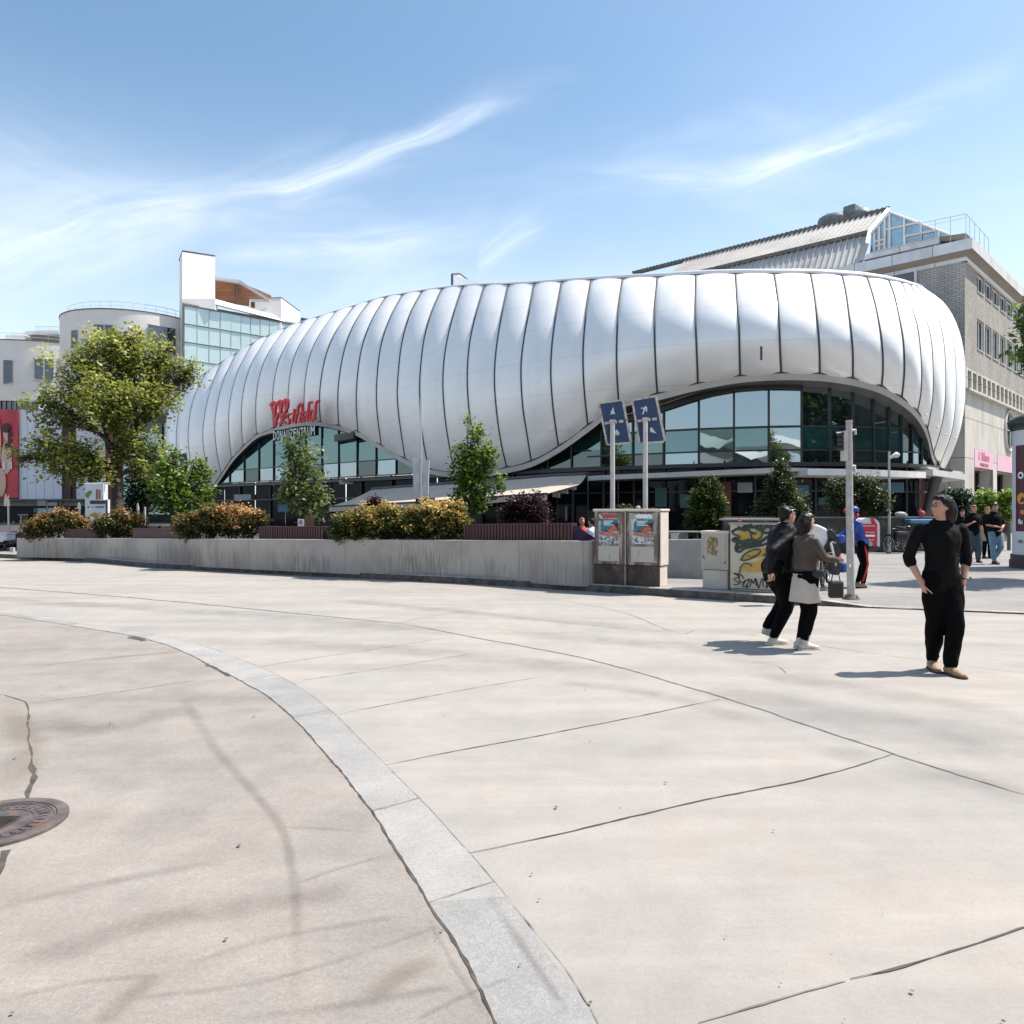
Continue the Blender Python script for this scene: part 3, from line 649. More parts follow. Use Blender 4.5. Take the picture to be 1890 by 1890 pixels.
# glazing: plan line of the glass, a constant step behind the skin
def Dg(px): return Dp(px) + 2.4
def gp(px, z):
    Y = Dg(px); return Vector(((px - 945) / F * Y, Y, z))
M_GL = glass_mat('facade_glass', (.008, .014, .014), .36, (.72, .86, .92), .012, .03); M_GLD = glass_mat('shop_glass', (.006, .007, .008), .012, (.8, .85, .9), .04, .05, 2.2, .03)
M_GLT = glass_mat('teal_facade_glass', (.010, .030, .030), .20, (.60, .86, .86), .015, .04); M_GLK = glass_mat('dark_facade_glass', (.012, .016, .014), .12, (.7, .86, .88), .02, .04)
M_MUL = mat('black_mullion', (.018, .020, .022), .4)
rnd = random.Random(3)
def pane(mb, a, c, z0, z1, jit=.012):
    """one pane, very slightly out of plane like real glazing; butts its frame"""
    n = Vector(((c-a).y, -(c-a).x, 0)).normalized(); q = [up(a, z0), up(c, z0), up(c, z1), up(a, z1)]; k = rnd.uniform(-jit, jit); l_ = rnd.uniform(-jit, jit); w_ = (c-a).length; h = z1 - z0
    mb.poly([q[0], q[1] + n*k*w_, q[2] + n*(k*w_ + l_*h), q[3] + n*l_*h])
MULX = [300, 330, 362, 394, 424, 451, 478, 505, 534, 564, 594, 625, 659, 694, 731, 768, 806, 845, 885, 926, 968, 1011, 1054, 1109, 1167, 1224, 1289, 1354, 1418, 1479, 1531, 1574, 1612, 1640, 1663, 1682, 1700, 1716, 1730]
GW = thing('glass_facade', gp(1000, 0), 'dark curved glass facade behind the arches above the shopfronts', 'glass facade')
for i in range(len(MULX) - 1):
    a, c = gp(MULX[i], 0), gp(MULX[i+1], 0); xm = (MULX[i] + MULX[i+1]) / 2
    lv = [3.95, 4.66, 5.82, 7.6, 9.6] if xm > 1085 else ([4.2, 5.3, 7.3, 10.5] if xm < 760 else [4.1, 5.0, 6.4, 9.0])
    for j in range(len(lv) - 1):
        q_ = rnd.random(); mb = MB(); pane(mb, a, c, lv[j], lv[j+1]); mb.build('pane', (M_GLT if (j == 1 and q_ < .8) or (xm < 760 and j >= 1) else M_GLK if (j == 0 and q_ < .4) or q_ > .94 else M_GL), GW)
for x in MULX: mb = MB(); p = gp(x, 3.9); mb.box(p + Vector((0, -.06, 3.4)), (.075 if x > 800 else .06, .14, 6.8)); mb.build('mullion', M_MUL, GW)
for (x0, x1, z, h) in [(1085, 1730, 3.95, .1), (1085, 1730, 4.66, .07), (1085, 1730, 5.82, .09), (300, 760, 4.2, .09), (300, 780, 5.3, .06), (760, 1090, 4.05, .1), (760, 1090, 5.0, .07)]:
    mb = MB(); pts = [gp(x, z) for x in np.linspace(x0, x1, 30)]
    for a, c in zip(pts[:-1], pts[1:]):
        n = Vector(((c-a).y, -(c-a).x, 0)).normalized() * .09; mb.slab([a + n + Vector((0,0,-h/2)), c + n + Vector((0,0,-h/2)), c + n + Vector((0,0,h/2)), a + n + Vector((0,0,h/2))], -n * .9)
    mb.build('transom', M_MUL, GW)
# dark arched beam and cable rail inside the big arch
def gpx(px, py, d=-.25): return P(px, py, Dg(px) + d)
mb = MB(); path = catmull([(970, 862), (1010, 846), (1060, 818), (1115, 792), (1168, 775), (1224, 758), (1289, 737), (1354, 722), (1417, 717), (1482, 719)], 40)
A = [gpx(x, y) for x, y in path]; Bm = [gpx(x, y - 9) for x, y in path]
for i in range(39): mb.slab([A[i], A[i+1], Bm[i+1], Bm[i]], (0, .2, 0))
mb.build('arched_beam', M_MUL, GW)
mb = MB(); mb.tube([gpx(x, y - 13, -.45) for x, y in path[12:]], .03, 6); mb.build('rail', M_TRIM, GW)
# soffit lights / fittings under the left arch
mb = MB(); mb.box(gpx(640, 806, -.6), (3.2, .5, .5), rz=-.9); mb.build('plant_box', M_MUL, GW)
# flat canopies above the shopfronts
M_CAN = mat('canopy_fascia', (.60, .565, .51), .6, vary=.12, vscale=1.2, col2=(.33, .31, .28), c2lo=.6, c2hi=.8); M_CAN2 = mat('white_awning_case', (.78, .76, .72), .5, vary=.08, vscale=2); M_DARK = mat('dark_void', (.006, .006, .007), .9)
def canopy(x0, x1, yt, h, out, name, m, n=14):
    """flat canopy from px x0 to x1; yt(px) upper edge in the photograph"""
    mb = MB(); fr = []
    for x in np.linspace(x0, x1, n):
        Y = Dg(x) - out; z = 1.6 + (945 - yt(x)) / F * Y; fr.append(Vector(((x - 945)/F*Y, Y, z)))
    for a, c in zip(fr[:-1], fr[1:]):
        k = (c - a).normalized(); nn = Vector((-k.y, k.x, 0)) * out
        mb.slab([a, c, c + nn, a + nn], (0, 0, -h))
    mb.build(name, m, PAV); return fr
canopy(1085, 1425, lambda x: tab([(1085, 879), (1103, 877.5), (1300, 869), (1425, 863.5)], x), .24, 2.0, 'canopy', M_CAN)
canopy(1425, 1490, lambda x: tab([(1425, 863), (1490, 864)], x), .16, 1.3, 'canopy', M_CAN)
canopy(1491, 1709, lambda x: tab([(1491, 864.5), (1600, 866), (1709, 871)], x), .30, 2.5, 'canopy', M_CAN2)
# corner canopy turning along the right flank
a, c = P(1722, 866, 37.3), P(1781, 875, 38.6); mb = MB(); mb.slab([a, c, c + Vector((.5, 3, 0)), a + Vector((-1, 3, 0))], (0, 0, -.30)); mb.build('canopy', M_CAN2, PAV)
mb = MB(); a, c = P(1712, 861, 37.8), P(1778, 871, 39); mb.slab([a, c, c + Vector((.5, 3, 0)), a + Vector((-1, 3, 0))], (0, 0, -.10)); mb.build('canopy_top', M_CAN, PAV)
# ground floor shopfront
SHOPX = list(range(330, 1735, 28))
SF = thing('shopfront', gp(1000, 0), 'dark glazed ground floor shopfronts in the shade of the canopies', 'shopfront')
for i in range(len(SHOPX) - 1):
    mb = MB(); pane(mb, gp(SHOPX[i], 0) + Vector((0, .2, 0)), gp(SHOPX[i+1], 0) + Vector((0, .2, 0)), 0, 4.15, .02); mb.build('pane', M_GLD, SF)
mb = MB()
for x in SHOPX[::2]: p = gp(x, 0); mb.box(p + Vector((0, .1, 2.1)), (.11, .2, 4.2))
for z in (2.6, .35):
    pts = [gp(x, z) for x in SHOPX]
    for a, c in zip(pts[:-1], pts[1:]): mb.slab([a, c, c + Vector((0, 0, .09)), a + Vector((0, 0, .09))], (0, .12, 0))
mb.build('shop_frames', M_MUL, SF)
mb = MB(); pts = [gp(x, 3.85) for x in np.linspace(330, 1730, 50)]
for a, c in zip(pts[:-1], pts[1:]): mb.slab([a + Vector((0,-.3,0)), c + Vector((0,-.3,0)), c + Vector((0, -.3, .2)), a + Vector((0, -.3, .2))], (0, .4, 0))
mb.build('header_beam', M_MUL, SF)
M_PALE = mat('pale_board', (.32, .34, .35), .6); M_BLUE = mat('pale_blue_board', (.06, .16, .22), .5); M_WOODR = mat('reddish_wood', (.16, .055, .03), .6); M_TEAL = mat('teal_board', (.04, .14, .13), .5)
# things dimly seen behind the glass: counters, boards, posters
for (px, py, w_, h, m, nm) in [(455, 918, 2.4, .5, M_PALE, 'lit_board'), (523, 938, 1.0, .6, M_BLUE, 'blue_board'), (1220, 918, .6, 1.0, M_TEAL, 'menu_board'), (1375, 900, .7, .5, M_PALE, 'shop_poster'), (1340, 930, .5, 2.2, M_WOODR, 'wooden_post'), (1475, 905, .9, .5, M_BLUE, 'blue_board'),
                              (1640, 900, 1.4, .5, M_BLUE, 'blue_board'), (1702, 915, .16, 3.1, M_WOODR, 'wooden_post'), (1545, 925, 2.5, .35, M_TEAL, 'counter_front'), (1270, 925, .8, .7, M_TEAL, 'counter_front'), (700, 915, 2.0, .3, M_PALE, 'lit_board'), (1010, 950, .12, 1.0, M_PALE, 'white_bottle_board'), (1045, 948, .12, .8, M_PALE, 'white_bottle_board'), (640, 890, 1.2, .3, M_PALE, 'lit_board')]:
    Y = Dg(px) - .05; mb = MB(); mb.box(P(px, py, Y), (w_, .06, h), rz=-.25); mb.build(nm, m, SF)
# steel leg under the right end of the arch, small leg at the left
M_STEEL = mat('grey_steel', (.10, .10, .105), .45, .5)
mb = MB(); mb.tube([P(1733, 868, 38.2), P(1722, 905, 38.4), P(1706, 965, 38.8)], [.30, .24, .22], 12); mb.tube([P(1740, 866, 38.5), P(1738, 880, 38.5)], [.5, .3], 12); mb.build('strut', M_STEEL, PAV)
mb = MB(); mb.tube([P(1704, 880, 39.8), P(1712, 965, 39.8)], .12, 8); mb.build('strut', M_STEEL, PAV)
# four little floodlights on the right end
M_LAMP = mat('lamp_glass', (.85, .85, .85), .15)
for px, py, Y in [(1710, 766, 36.4), (1730, 788, 37.2), (1746, 802, 38), (1763, 809, 39.0)]:
    mb = MB(); mb.ell(P(px, py, Y - .45), (.06, .06, .06), nu=8, nv=6); mb.tube([P(px, py, Y - .45), P(px, py, Y + .3)], .02, 5); mb.build('floodlight', M_LAMP, PAV)
mb = MB(); mb.box(P(1405, 652, 34.2), (.09, .05, .62)); mb.build('vent_slot', M_SEAM, PAV)
# reflection-scale dark soffit behind the low stretch between the arches
# roof box peeking above the skin
SKL = thing('roof_cabin', P(858, 523, 58), 'small grey glazed roof cabin peeking over the pavilion top', 'roof cabin')
a, c, d = P(834.5, 520, 54), P(848, 520, 56.5), P(886, 520, 60)
zt = [1.6 + (945 - 506.5)/F*54, 1.6 + (945-505.5)/F*56.5, 1.6 + (945-517)/F*60]; a.z = c.z = d.z = 15.0
mb = MB(); mb.add([a, c, d, up(a, zt[0]), up(c, zt[1]), up(d, zt[1] - .1), (a.x + 2, a.y + 5, 15), (a.x + 2, a.y + 5, zt[1])], [(0,1,4,3), (1,2,5,4), (2,6,7,5), (6,0,3,7), (3,4,5,7)]); mb.build('cabin_body', mat('grey_cabin', (.42, .46, .48), .4, .2), SKL)
mb = MB(); mb.tube([up(a, zt[0]), up(c, zt[1]), up(d, zt[1] - .1)], .09, 4); mb.tube([a, up(a, zt[0])], .09, 4); mb.tube([c, up(c, zt[1])], .07, 4); mb.build('cabin_frame', M_STEEL, SKL)

# ------------------------------------------------------------------ lettering on the pavilion
M_RED = mat('red_letter', (.66, .022, .034), .38); M_WHT = mat('white_letter', (.88, .88, .88), .5)
SO = P(500, 787, 57.0); uy = (P(590, 787, 54.0) - P(500, 787, 57.0)); uy.z = 0
plS = PL(SO, uy); 
def s2(zx, zy):   # point of the enlarged lettering -> board coordinates
    px, py = 480 + zx / 13.5, 720 + zy / 13.5; q = onp(px, py, (SO.x, SO.y), (uy.x, uy.y)); d = q - SO; return (d.dot(plS.u), d.z)
SIGN = thing('lettering_sign', SO, 'large slanted red script lettering mounted on the white metal skin above the left arch', 'sign')
GLY = [[[(260,380),(380,300),(400,380),(370,620),(400,860),(350,890)], [(300,380),(380,700),(385,850)], [(400,340),(400,420)], [(350,880),(430,700),(470,560)]],
 [[(420,350),(540,270),(545,400),(520,620),(560,760),(490,870)], [(490,340),(540,640)], [(580,300),(690,240),(700,400),(640,540),(530,680)], [(640,290),(650,470)], [(690,380),(730,375)]],
 [[(590,730),(650,680),(672,630),(635,605),(590,660),(578,750),(605,815),(655,790)]],
 [[(775,600),(715,630),(715,690),(762,740),(755,815),(700,845),(672,825)]],
 [[(870,470),(850,600),(830,740),(830,800),(870,800)], [(800,590),(930,570)]],
 [[(1070,400),(1060,350),(1000,350),(960,420),(940,560),(905,700),(885,830)], [(880,590),(1080,560)]],
 [[(1040,400),(1065,480),(1070,540)], [(1040,600),(1010,720),(1000,790),(1040,790)]],
 [[(1100,700),(1160,640),(1180,560),(1130,540),(1090,600),(1080,720),(1110,770),(1160,730)]],
 [[(1320,310),(1260,310),(1235,360),(1215,560),(1190,700),(1190,750),(1240,745)]],
 [[(1490,275),(1430,285),(1400,350),(1385,560),(1340,720),(1400,690)], [(1370,540),(1300,510),(1260,600),(1250,720),(1290,750),(1350,700)]]]
WDS = [.23, .22, .12, .12, .14, .15, .13, .11, .16, .16]
for g, wd in zip(GLY, WDS):
    mb = MB(); k = 0 if len(g) != 1 else 10
    for st in g:
        q = catmull([s2(*p) for p in st], 16) if len(st) > 2 else [s2(*p) for p in st]; q = [tuple(x) for x in q]
        plS.stroke(mb, q, wd * (.85 if len(st) == 2 else 1), .10 + k * .004, .16); k += 1
    mb.build('red_letter', M_RED, SIGN)
mb = MB(); mb.slab([plS.pt(*s2(330, 1010), .0), plS.pt(*s2(1440, 890), .0), plS.pt(*s2(1440, 880), .0), plS.pt(*s2(330, 1000), .0)], -plS.n*.1); mb.build('bracket', M_STEEL, SIGN)
SIGN2 = thing('lettering_sign', plS.pt(.3, -1.4), 'narrow white capital letters hanging in the left arch beneath the red script', 'sign')
word = 'DONAUZENTRUM'; x0, x1 = s2(340, 1250)[0], s2(1395, 1110)[0]; n = len(word); step = (x1 - x0) / (n + .25)
wdt = {'M': 1.25}; acc = x0
for i, ch in enumerate(word):
    t = (acc - x0) / (x1 - x0); zb = lerp(s2(340, 1255)[1], s2(1395, 1115)[1], t); zt_ = lerp(s2(340, 1015)[1], s2(1395, 880)[1], t); hh = zt_ - zb
    mb = MB(); k = wdt.get(ch, 1.0); text_on(mb, plS, ch, acc + step*.09, zb, hh / .729, .06, .03, width=step * k * .74, bold=0); mb.build('white_letter', M_WHT, SIGN2); acc += step * k
mb = MB(); mb.slab([plS.pt(*s2(325, 1270), -.05), plS.pt(*s2(1430, 1120), -.05), plS.pt(*s2(1430, 885), -.05), plS.pt(*s2(325, 1010), -.05)], -plS.n * .08); mb.build('backing_board', mat('black_board', (.004, .005, .006), .8, spec=.1), SIGN2)
# ------------------------------------------------------------------ white drums, tower and glazed wing at the left
M_RENDER = mat('warm_white_render', (.66, .63, .585), .85, vary=.05, vscale=.5, bump=.1); M_RENDERW = mat('white_render', (.76, .735, .70), .85, vary=.04, vscale=.5, bump=.1)
M_COPE = mat('dark_coping', (.12, .11, .10), .6); M_WIN = glass_mat('window_glass', (.025, .03, .035), .15, (.50, .56, .62), .02, .02); M_WFR = mat('window_frame', (.30, .29, .28), .5)
M_WFRW = mat('pale_window_frame', (.62, .61, .58), .5); M_RAILW = mat('pale_rail', (.55, .55, .55), .4, .5)
def drum(name, cpx, hw, Yc, ztop, zbot, wins, label):
    cx = (cpx - 945) / F * Yc; r = hw / F * Yc; o = thing(name, (cx, Yc, 0), label, 'building')
    cp = lambda a, z, rr=0: Vector((cx + (r + rr) * math.sin(a), Yc - (r + rr) * math.cos(a), z))
    def ang(px):   # angle of the near hit of the ray
        rx = (px - 945) / F; A = rx*rx + 1; B = -2*(rx*cx + Yc); Cc = cx*cx + Yc*Yc - r*r; D = max(B*B - 4*A*Cc, 0); t = (-B - math.sqrt(D)) / (2*A); return math.atan2(rx*t - cx, Yc - t), t
    AA = np.linspace(-2.2, 2.2, 81); spans = []
    mb = MB(); mb.grid([[cp(a, zbot) for a in AA], [cp(a, ztop) for a in AA]]); mb.build('wall', M_RENDER, o)
    mb = MB(); mb.grid([[cp(a, ztop) for a in AA], [cp(a, ztop, .07) for a in AA], [cp(a, ztop + .12, .07) for a in AA], [cp(a, ztop + .12, -.3) for a in AA]], False); mb.build('coping', M_COPE, o)
    mb = MB(); mb.grid([[cp(a, zbot, -1.2) for a in AA], [cp(a, zbot) for a in AA]]); mb.add([cp(a, ztop, -.2) for a in AA], [tuple(range(81))]); mb.build('roof', M_RENDER, o)
    for (x0, x1, y0, y1, nm) in wins:
        a0, t0 = ang(x0); a1, t1 = ang(x1); z1 = 1.6 + (945 - y0)/F*t0; z0 = 1.6 + (945 - y1)/F*t0; f = MB(); g = MB()
        sg_ = r*(1/math.cos((a1-a0)/2)-1) + .05; p = [cp(a0, z0, sg_), cp(a1, z0, sg_), cp(a1, z1, sg_), cp(a0, z1, sg_)]; u = (p[1]-p[0]); n = Vector((u.y, -u.x, 0)).normalized(); k = .14
        fo = MB()
        fr = f.tube([p[0], p[1], p[2], p[3]], k/2, 4, smooth=False, closed=True); f.tube([p[0]-Vector((0,0,.12))-u*.02+n*.08, p[1]-Vector((0,0,.12))+u*.02+n*.08], .07, 4, smooth=False)
        for j in range(1, nm): q = p[0] + u*(j/nm); f.tube([q, q + Vector((0, 0, z1-z0))], .10, 4, smooth=False)
        w_ = f.build('window', M_WFR, o); g.poly([q + n*.015 for q in p]); g.build('pane', M_WIN, w_)
    mb = MB(); mb.tube([cp(a, ztop + 1.1, -.8) for a in AA], .03, 4); mb.tube([cp(a, ztop + .65, -.8) for a in AA], .02, 4)
    for a in AA[::3]: mb.tube([cp(a, ztop, -.8), cp(a, ztop + 1.1, -.8)], .022, 4)
    mb.build('roof_railing', M_RAILW, o); return o, cp
D2, cp2 = drum('round_building', 250, 120, 92, 24.4, 13.0, [(133, 143, 611, 640, 1), (175, 212, 600, 650, 2), (273, 322, 599, 648, 2)], 'taller pale curved building with dark windows left of the white tower')
D1, cp1 = drum('round_building', 110, 165, 112, 24.3, 16.3, [(7, 25, 665, 706, 1), (63, 99, 661, 700, 2), (110, 140, 662, 702, 2), (-40, -15, 670, 712, 2)], 'lower pale curved building at the left picture edge above the banners')
# ribbon glazing under the first drum, banners, canopy and shopfront
AA = np.linspace(-1.0, .35, 28); mb = MB(); mb.grid([[cp1(a, 15.0, -.5) for a in AA], [cp1(a, 16.3, -.5) for a in AA]]); mb.build('ribbon_window', M_WIN, D1)
mb = MB()
for a in AA: mb.box(cp1(a, 15.65, -.4), (.16, .16, 1.3))
for a, c in zip(AA[:-1], AA[1:]): mb.tube([cp1(a, 15.0, -.38), cp1(c, 15.0, -.38)], .1, 4)
mb.build('ribbon_frame', M_WFR, D1)
YB = 98.4
LB = thing('arcade_building', P(150, 945, YB + 1), 'lower storeys with tall banners and a shaded shopfront behind the leafy tree', 'building')
mb = MB(); mb.slab([P(-120, 967, YB + .6), P(345, 967, YB + .6), up(P(345, 945, YB + .6), 15.0), up(P(-120, 945, YB + .6), 15.0)], (0, 6, 0)); mb.build('wall', mat('dim_grey_wall', (.17, .16, .155), .8), LB)
def fl(px0, px1, y0, y1, d=0.0, th=.15, m=None, name='panel', par=None):
    mb = MB(); Y = YB - d; mb.slab([P(px0, y1, Y), P(px1, y1, Y), P(px1, y0, Y), P(px0, y0, Y)], (0, th, 0)); return mb.build(name, m, par if par is not None else LB)
M_BANW = mat('white_banner', (.62, .64, .70), .6, vary=.03, vscale=.4); M_BANR = mat('red_banner', (.46, .035, .05), .5, vary=.25, vscale=.25); M_BRN = mat('brown_recess', (.085, .045, .03), .7); M_SKT = mat('poster_skin', (.58, .38, .28), .6); M_DK = mat('poster_dark', (.05, .02, .02), .6)
for i in range(5): fl(34 + i*16 + .6, 34 + (i+1)*16 - .0, 757 - i*.6, 922 - i*.3, .2, .15, M_BANW, 'banner_strip')
fl(113, 140, 740, 940, .0, .15, M_BRN, 'brown_column'); fl(120, 131, 760, 938, .25, .1, M_DK, 'dark_recess')
for i in range(3): fl(141 + i*18, 141 + (i+1)*18 - .6, 757, 926, .2, .15, M_BANW, 'banner_strip')
fl(195, 206, 760, 940, .3, .2, mat('red_brown_column', (.16, .03, .02), .6), 'red_column')
fl(228, 338, 780, 950, .3, .2, glass_mat('green_glass', (.14, .24, .21), .25, (.8, .95, .92)), 'green_glazing')
# red poster banner with two blurred portraits
RB = thing('poster_banner', P(10, 920, YB - .5), 'tall crimson poster banner at the left picture edge', 'banner')
fl(-60, 33, 756, 919, .5, .12, M_BANR, 'banner_cloth', RB)
mb = MB(); Y = YB - .66
def blob(px, py, rx, ry, n=18): mb.poly([P(px + rx*math.cos(2*math.pi*k/n), py + ry*math.sin(2*math.pi*k/n), Y) for k in range(n)][::-1])
blob(13, 800, 7, 14); blob(12, 845, 10, 30); blob(2, 890, 9, 26); blob(-8, 820, 10, 60); mb.build('printed_figure', M_SKT, RB)
mb = MB(); Y = YB - .70; blob(11, 790, 8, 9); blob(17, 805, 3, 14); blob(14, 822, 6, 5); mb.build('printed_hair', M_DK, RB)
fl(5, 9, 853, 867, .72, .02, M_BANW, 'printed_mark', RB); fl(16, 18, 852, 866, .72, .02, M_BANW, 'printed_mark', RB); fl(19, 22, 852, 866, .72, .02, M_BANW, 'printed_mark', RB)
fl(-60, 158, 921, 923.5, 1.6, 1.5, M_COPE, 'canopy_edge'); fl(-60, 158, 923.5, 934, .5, .2, mat('grey_fascia', (.16, .155, .14), .6, vary=.2, vscale=.4), 'fascia')
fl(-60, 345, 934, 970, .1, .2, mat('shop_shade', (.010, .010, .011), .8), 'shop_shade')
for (x0, x1, y0, y1, m, nm) in [(69, 85, 923.8, 933.8, M_WIN, 'lit_pane'), (88, 106, 927, 933.8, M_WIN, 'lit_pane'), (69, 85, 938, 946, mat('cyan_screen', (.22, .42, .44), .4), 'shop_screen'), (89, 110, 937, 947, mat('blind', (.38, .40, .41), .6), 'blind'), (69, 86, 947.5, 950, M_BANW, 'price_strip'), (70, 86, 951.5, 953.5, M_BANW, 'price_strip'), (62, 68, 938, 946, M_TEAL, 'shop_screen'),
        (37, 41, 950, 975, M_WFR, 'post'), (33, 52, 949, 951, M_WFR, 'lintel'), (23.5, 26, 962, 980, M_PALE, 'post'), (6, 9, 962, 980, M_TEAL, 'post'), (86, 88, 923, 970, M_WFR, 'post'), (110, 111.5, 923, 970, M_WFR, 'post'), (40, 52, 952, 975, M_BRN, 'door')]:
    fl(x0, x1, y0, y1, .8, .1, m, nm)
# roof plant on the lower drum
RP = thing('roof_plant', P(105, 630, 104), 'pale railed roof platform on the lower curved building', 'roof structure')
Yr = 100; mb = MB(); mb.box(P(98, 622, 106), (62/F*106, 5, .5)); mb.box(P(45, 630, 106), (36/F*106, 4, .9)); mb.build('deck', M_RENDERW, RP)
mb = MB(); mb.box(P(100, 628, 105), (56/F*106, 4, .55)); mb.build('dark_gap', M_COPE, RP)
mb = MB()
for h in (.6, 1.15): mb.tube([P(28, 626, 104) + Vector((0,0,h-.4)), P(66, 622, 104) + Vector((0, 0, h-.4)), P(66, 618.5, 104) + Vector((0, 0, h)), P(130, 617.5, 104) + Vector((0, 0, h))], .035, 5)
for x in np.linspace(66, 130, 12): p = P(x, 619, 104); mb.tube([p, p + Vector((0, 0, 1.15))], .03, 4)
mb.build('rail', M_RAILW, RP)

TW = thing('tower_building', P(365, 945, 88), 'white building with square tower, timber-lined roof and pale green glass wing', 'building')
def wpoly(name, pts, th, m, par=None):
    """pts: (px, py, Y); pushed back by th"""
    mb = MB(); mb.slab([P(*p) for p in pts], (0, th, 0)); return mb.build(name, m, par or TW)
mb = MB(); a, c, d = P(331, 600, 88.8), P(336.5, 600, 86.8), P(397, 600, 90.0)
zt = [1.6 + (945-481)/F*88.8, 1.6 + (945-463.5)/F*86.8, 1.6 + (945-472.5)/F*90.0]; e = (d.x * 1.06 - .3, d.y + 5); g = (a.x - .3, a.y + 4)
V = [up(a, 10), up(c, 10), up(d, 10), up(a, zt[0]), up(c, zt[1]), up(d, zt[2]), (e[0], e[1], 10), (e[0], e[1], zt[2] - .5), (g[0], g[1], 10), (g[0], g[1], zt[0])]
mb.add(V, [(0,1,4,3), (1,2,5,4), (2,6,7,5), (8,0,3,9), (3,4,5,7,9)]); mb.build('tower_wall', M_RENDERW, TW)
mb = MB(); mb.tube([up(a, zt[0]), up(c, zt[1] + .03), up(d, zt[2] + .03)], .09, 4); mb.build('coping', M_COPE, TW)
# glazed wing
ga, gb = P(339, 561, 86.2), P(561, 605, 96.2); gz = ga.z; gd = (gb - ga); gd.z = 0
def gw(px, z): q = onp(px, 900, (ga.x, ga.y), (gd.x, gd.y)); return Vector((q.x, q.y, z))
M_GRG = glass_mat('pale_green_glass', (.42, .52, .52), .14, (.85, 1, 1), .10, .0, 1.04)
zl = [25.45, 23.35, 21.25, 19.15, 17.05, 12.0]; gx = [341, 364.5, 386.6, 407.5, 427, 445.6, 463.5, 481, 498, 514, 530, 545, 560]
for i in range(len(gx) - 1):
    for j in range(5):
        mb = MB(); pane(mb, gw(gx[i], 0), gw(gx[i+1], 0), zl[j+1] + .05, zl[j] - .05, .02)
        mb.build('glass_panel', M_GRG, TW)
mb = MB()
for z in zl: mb.tube([gw(340, z) - Vector((0, .08, 0)), gw(561, z) - Vector((0, .08, 0))], .07, 4)
mb.build('glazing_bars', mat('grey_green_bar', (.20, .24, .235), .5), TW)
mb = MB()
for x in gx[:]: mb.tube([gw(x, 12) - Vector((0, .03, 0)), gw(x, 25.4) - Vector((0, .03, 0))], .035, 4)
mb.build('glazing_fins', mat('pale_green_bar', (.40, .47, .46), .5), TW)
mb = MB(); mb.tube([gw(338.5, 12), gw(338.5, 25.6), gw(561, 25.6)], .16, 4, smooth=False); mb.build('wing_coping', M_COPE, TW)
# parapet above the glazing, timber canopy, white box
wpoly('parapet', [(397, 561, 88), (512, 590, 93.5), (561, 603, 96.5), (512, 583, 94), (398, 552, 88.5)], 1.0, M_RENDERW)
wpoly('parapet', [(337, 562, 86.5), (397, 571, 88), (397, 551, 88), (337, 551, 86.5)], .8, M_RENDERW)
M_TIMB = mat('timber_soffit', (.30, .125, .06), .6, vary=.25, vscale=.8, stretch=(1, 1, 6)); M_SLABG = mat('grey_roof_edge', (.40, .40, .40), .5)
mb = MB(); A = [P(397, 517, 88.5), P(441, 524, 91), P(497, 556, 93)]; B_ = [P(397, 548, 100), P(441, 548, 100), P(500, 556, 100)]
mb.slab([P(397, 556, 92), P(470, 566, 93.2), P(497, 560, 94), P(441, 522, 92), P(397, 515, 91)], (0, .2, 0)); mb.slab([P(397, 555, 97), P(500, 571, 99), P(500, 545, 99), P(441, 520, 97), P(397, 513, 97)], (0, .3, 0)); mb.build('timber_lining', M_TIMB, TW)
mb = MB(); mb.slab([P(396, 515.5, 88.3), P(441, 522.5, 90.8), P(497, 556, 92.8), P(497, 552, 92.8), P(442, 516.5, 90.8), P(396, 509.5, 88.3)], (0, .6, 0)); mb.build('roof_slab', M_SLABG, TW)
mb = MB(); mb.tube([P(436.5, 526, 92), P(436.5, 564, 92)], .13, 8); mb.build('post', M_STEEL, TW)
mb = MB(); b0, b1, b2 = P(460, 580, 92.5), P(519, 592, 94), P(553, 600, 99); z0 = [1.6+(945-551)/F*92.5, 1.6+(945-549)/F*94, 1.6+(945-574)/F*99]
mb.add([up(b0, 20), up(b1, 20), up(b2, 20), up(b0, z0[0]), up(b1, z0[1]), up(b2, z0[2]), (b0.x+2, b0.y+6, z0[0]), ], [(0,1,4,3), (1,2,5,4), (3,4,5,6)]); mb.build('roof_box', M_RENDERW, TW)
mb = MB(); mb.tube([up(b0, z0[0]), up(b1, z0[1]), up(b2, z0[2])], .07, 4); mb.build('coping', M_COPE, TW)
wpoly('small_window', [(463, 567, 92.2), (470, 568, 92.2), (470, 557.5, 92.2), (463, 557.5, 92.2)], .1, M_BRN)
wpoly('rear_box', [(553, 596, 104), (574, 594, 104), (574, 589, 104), (556, 586, 104)], 3, M_COPE)

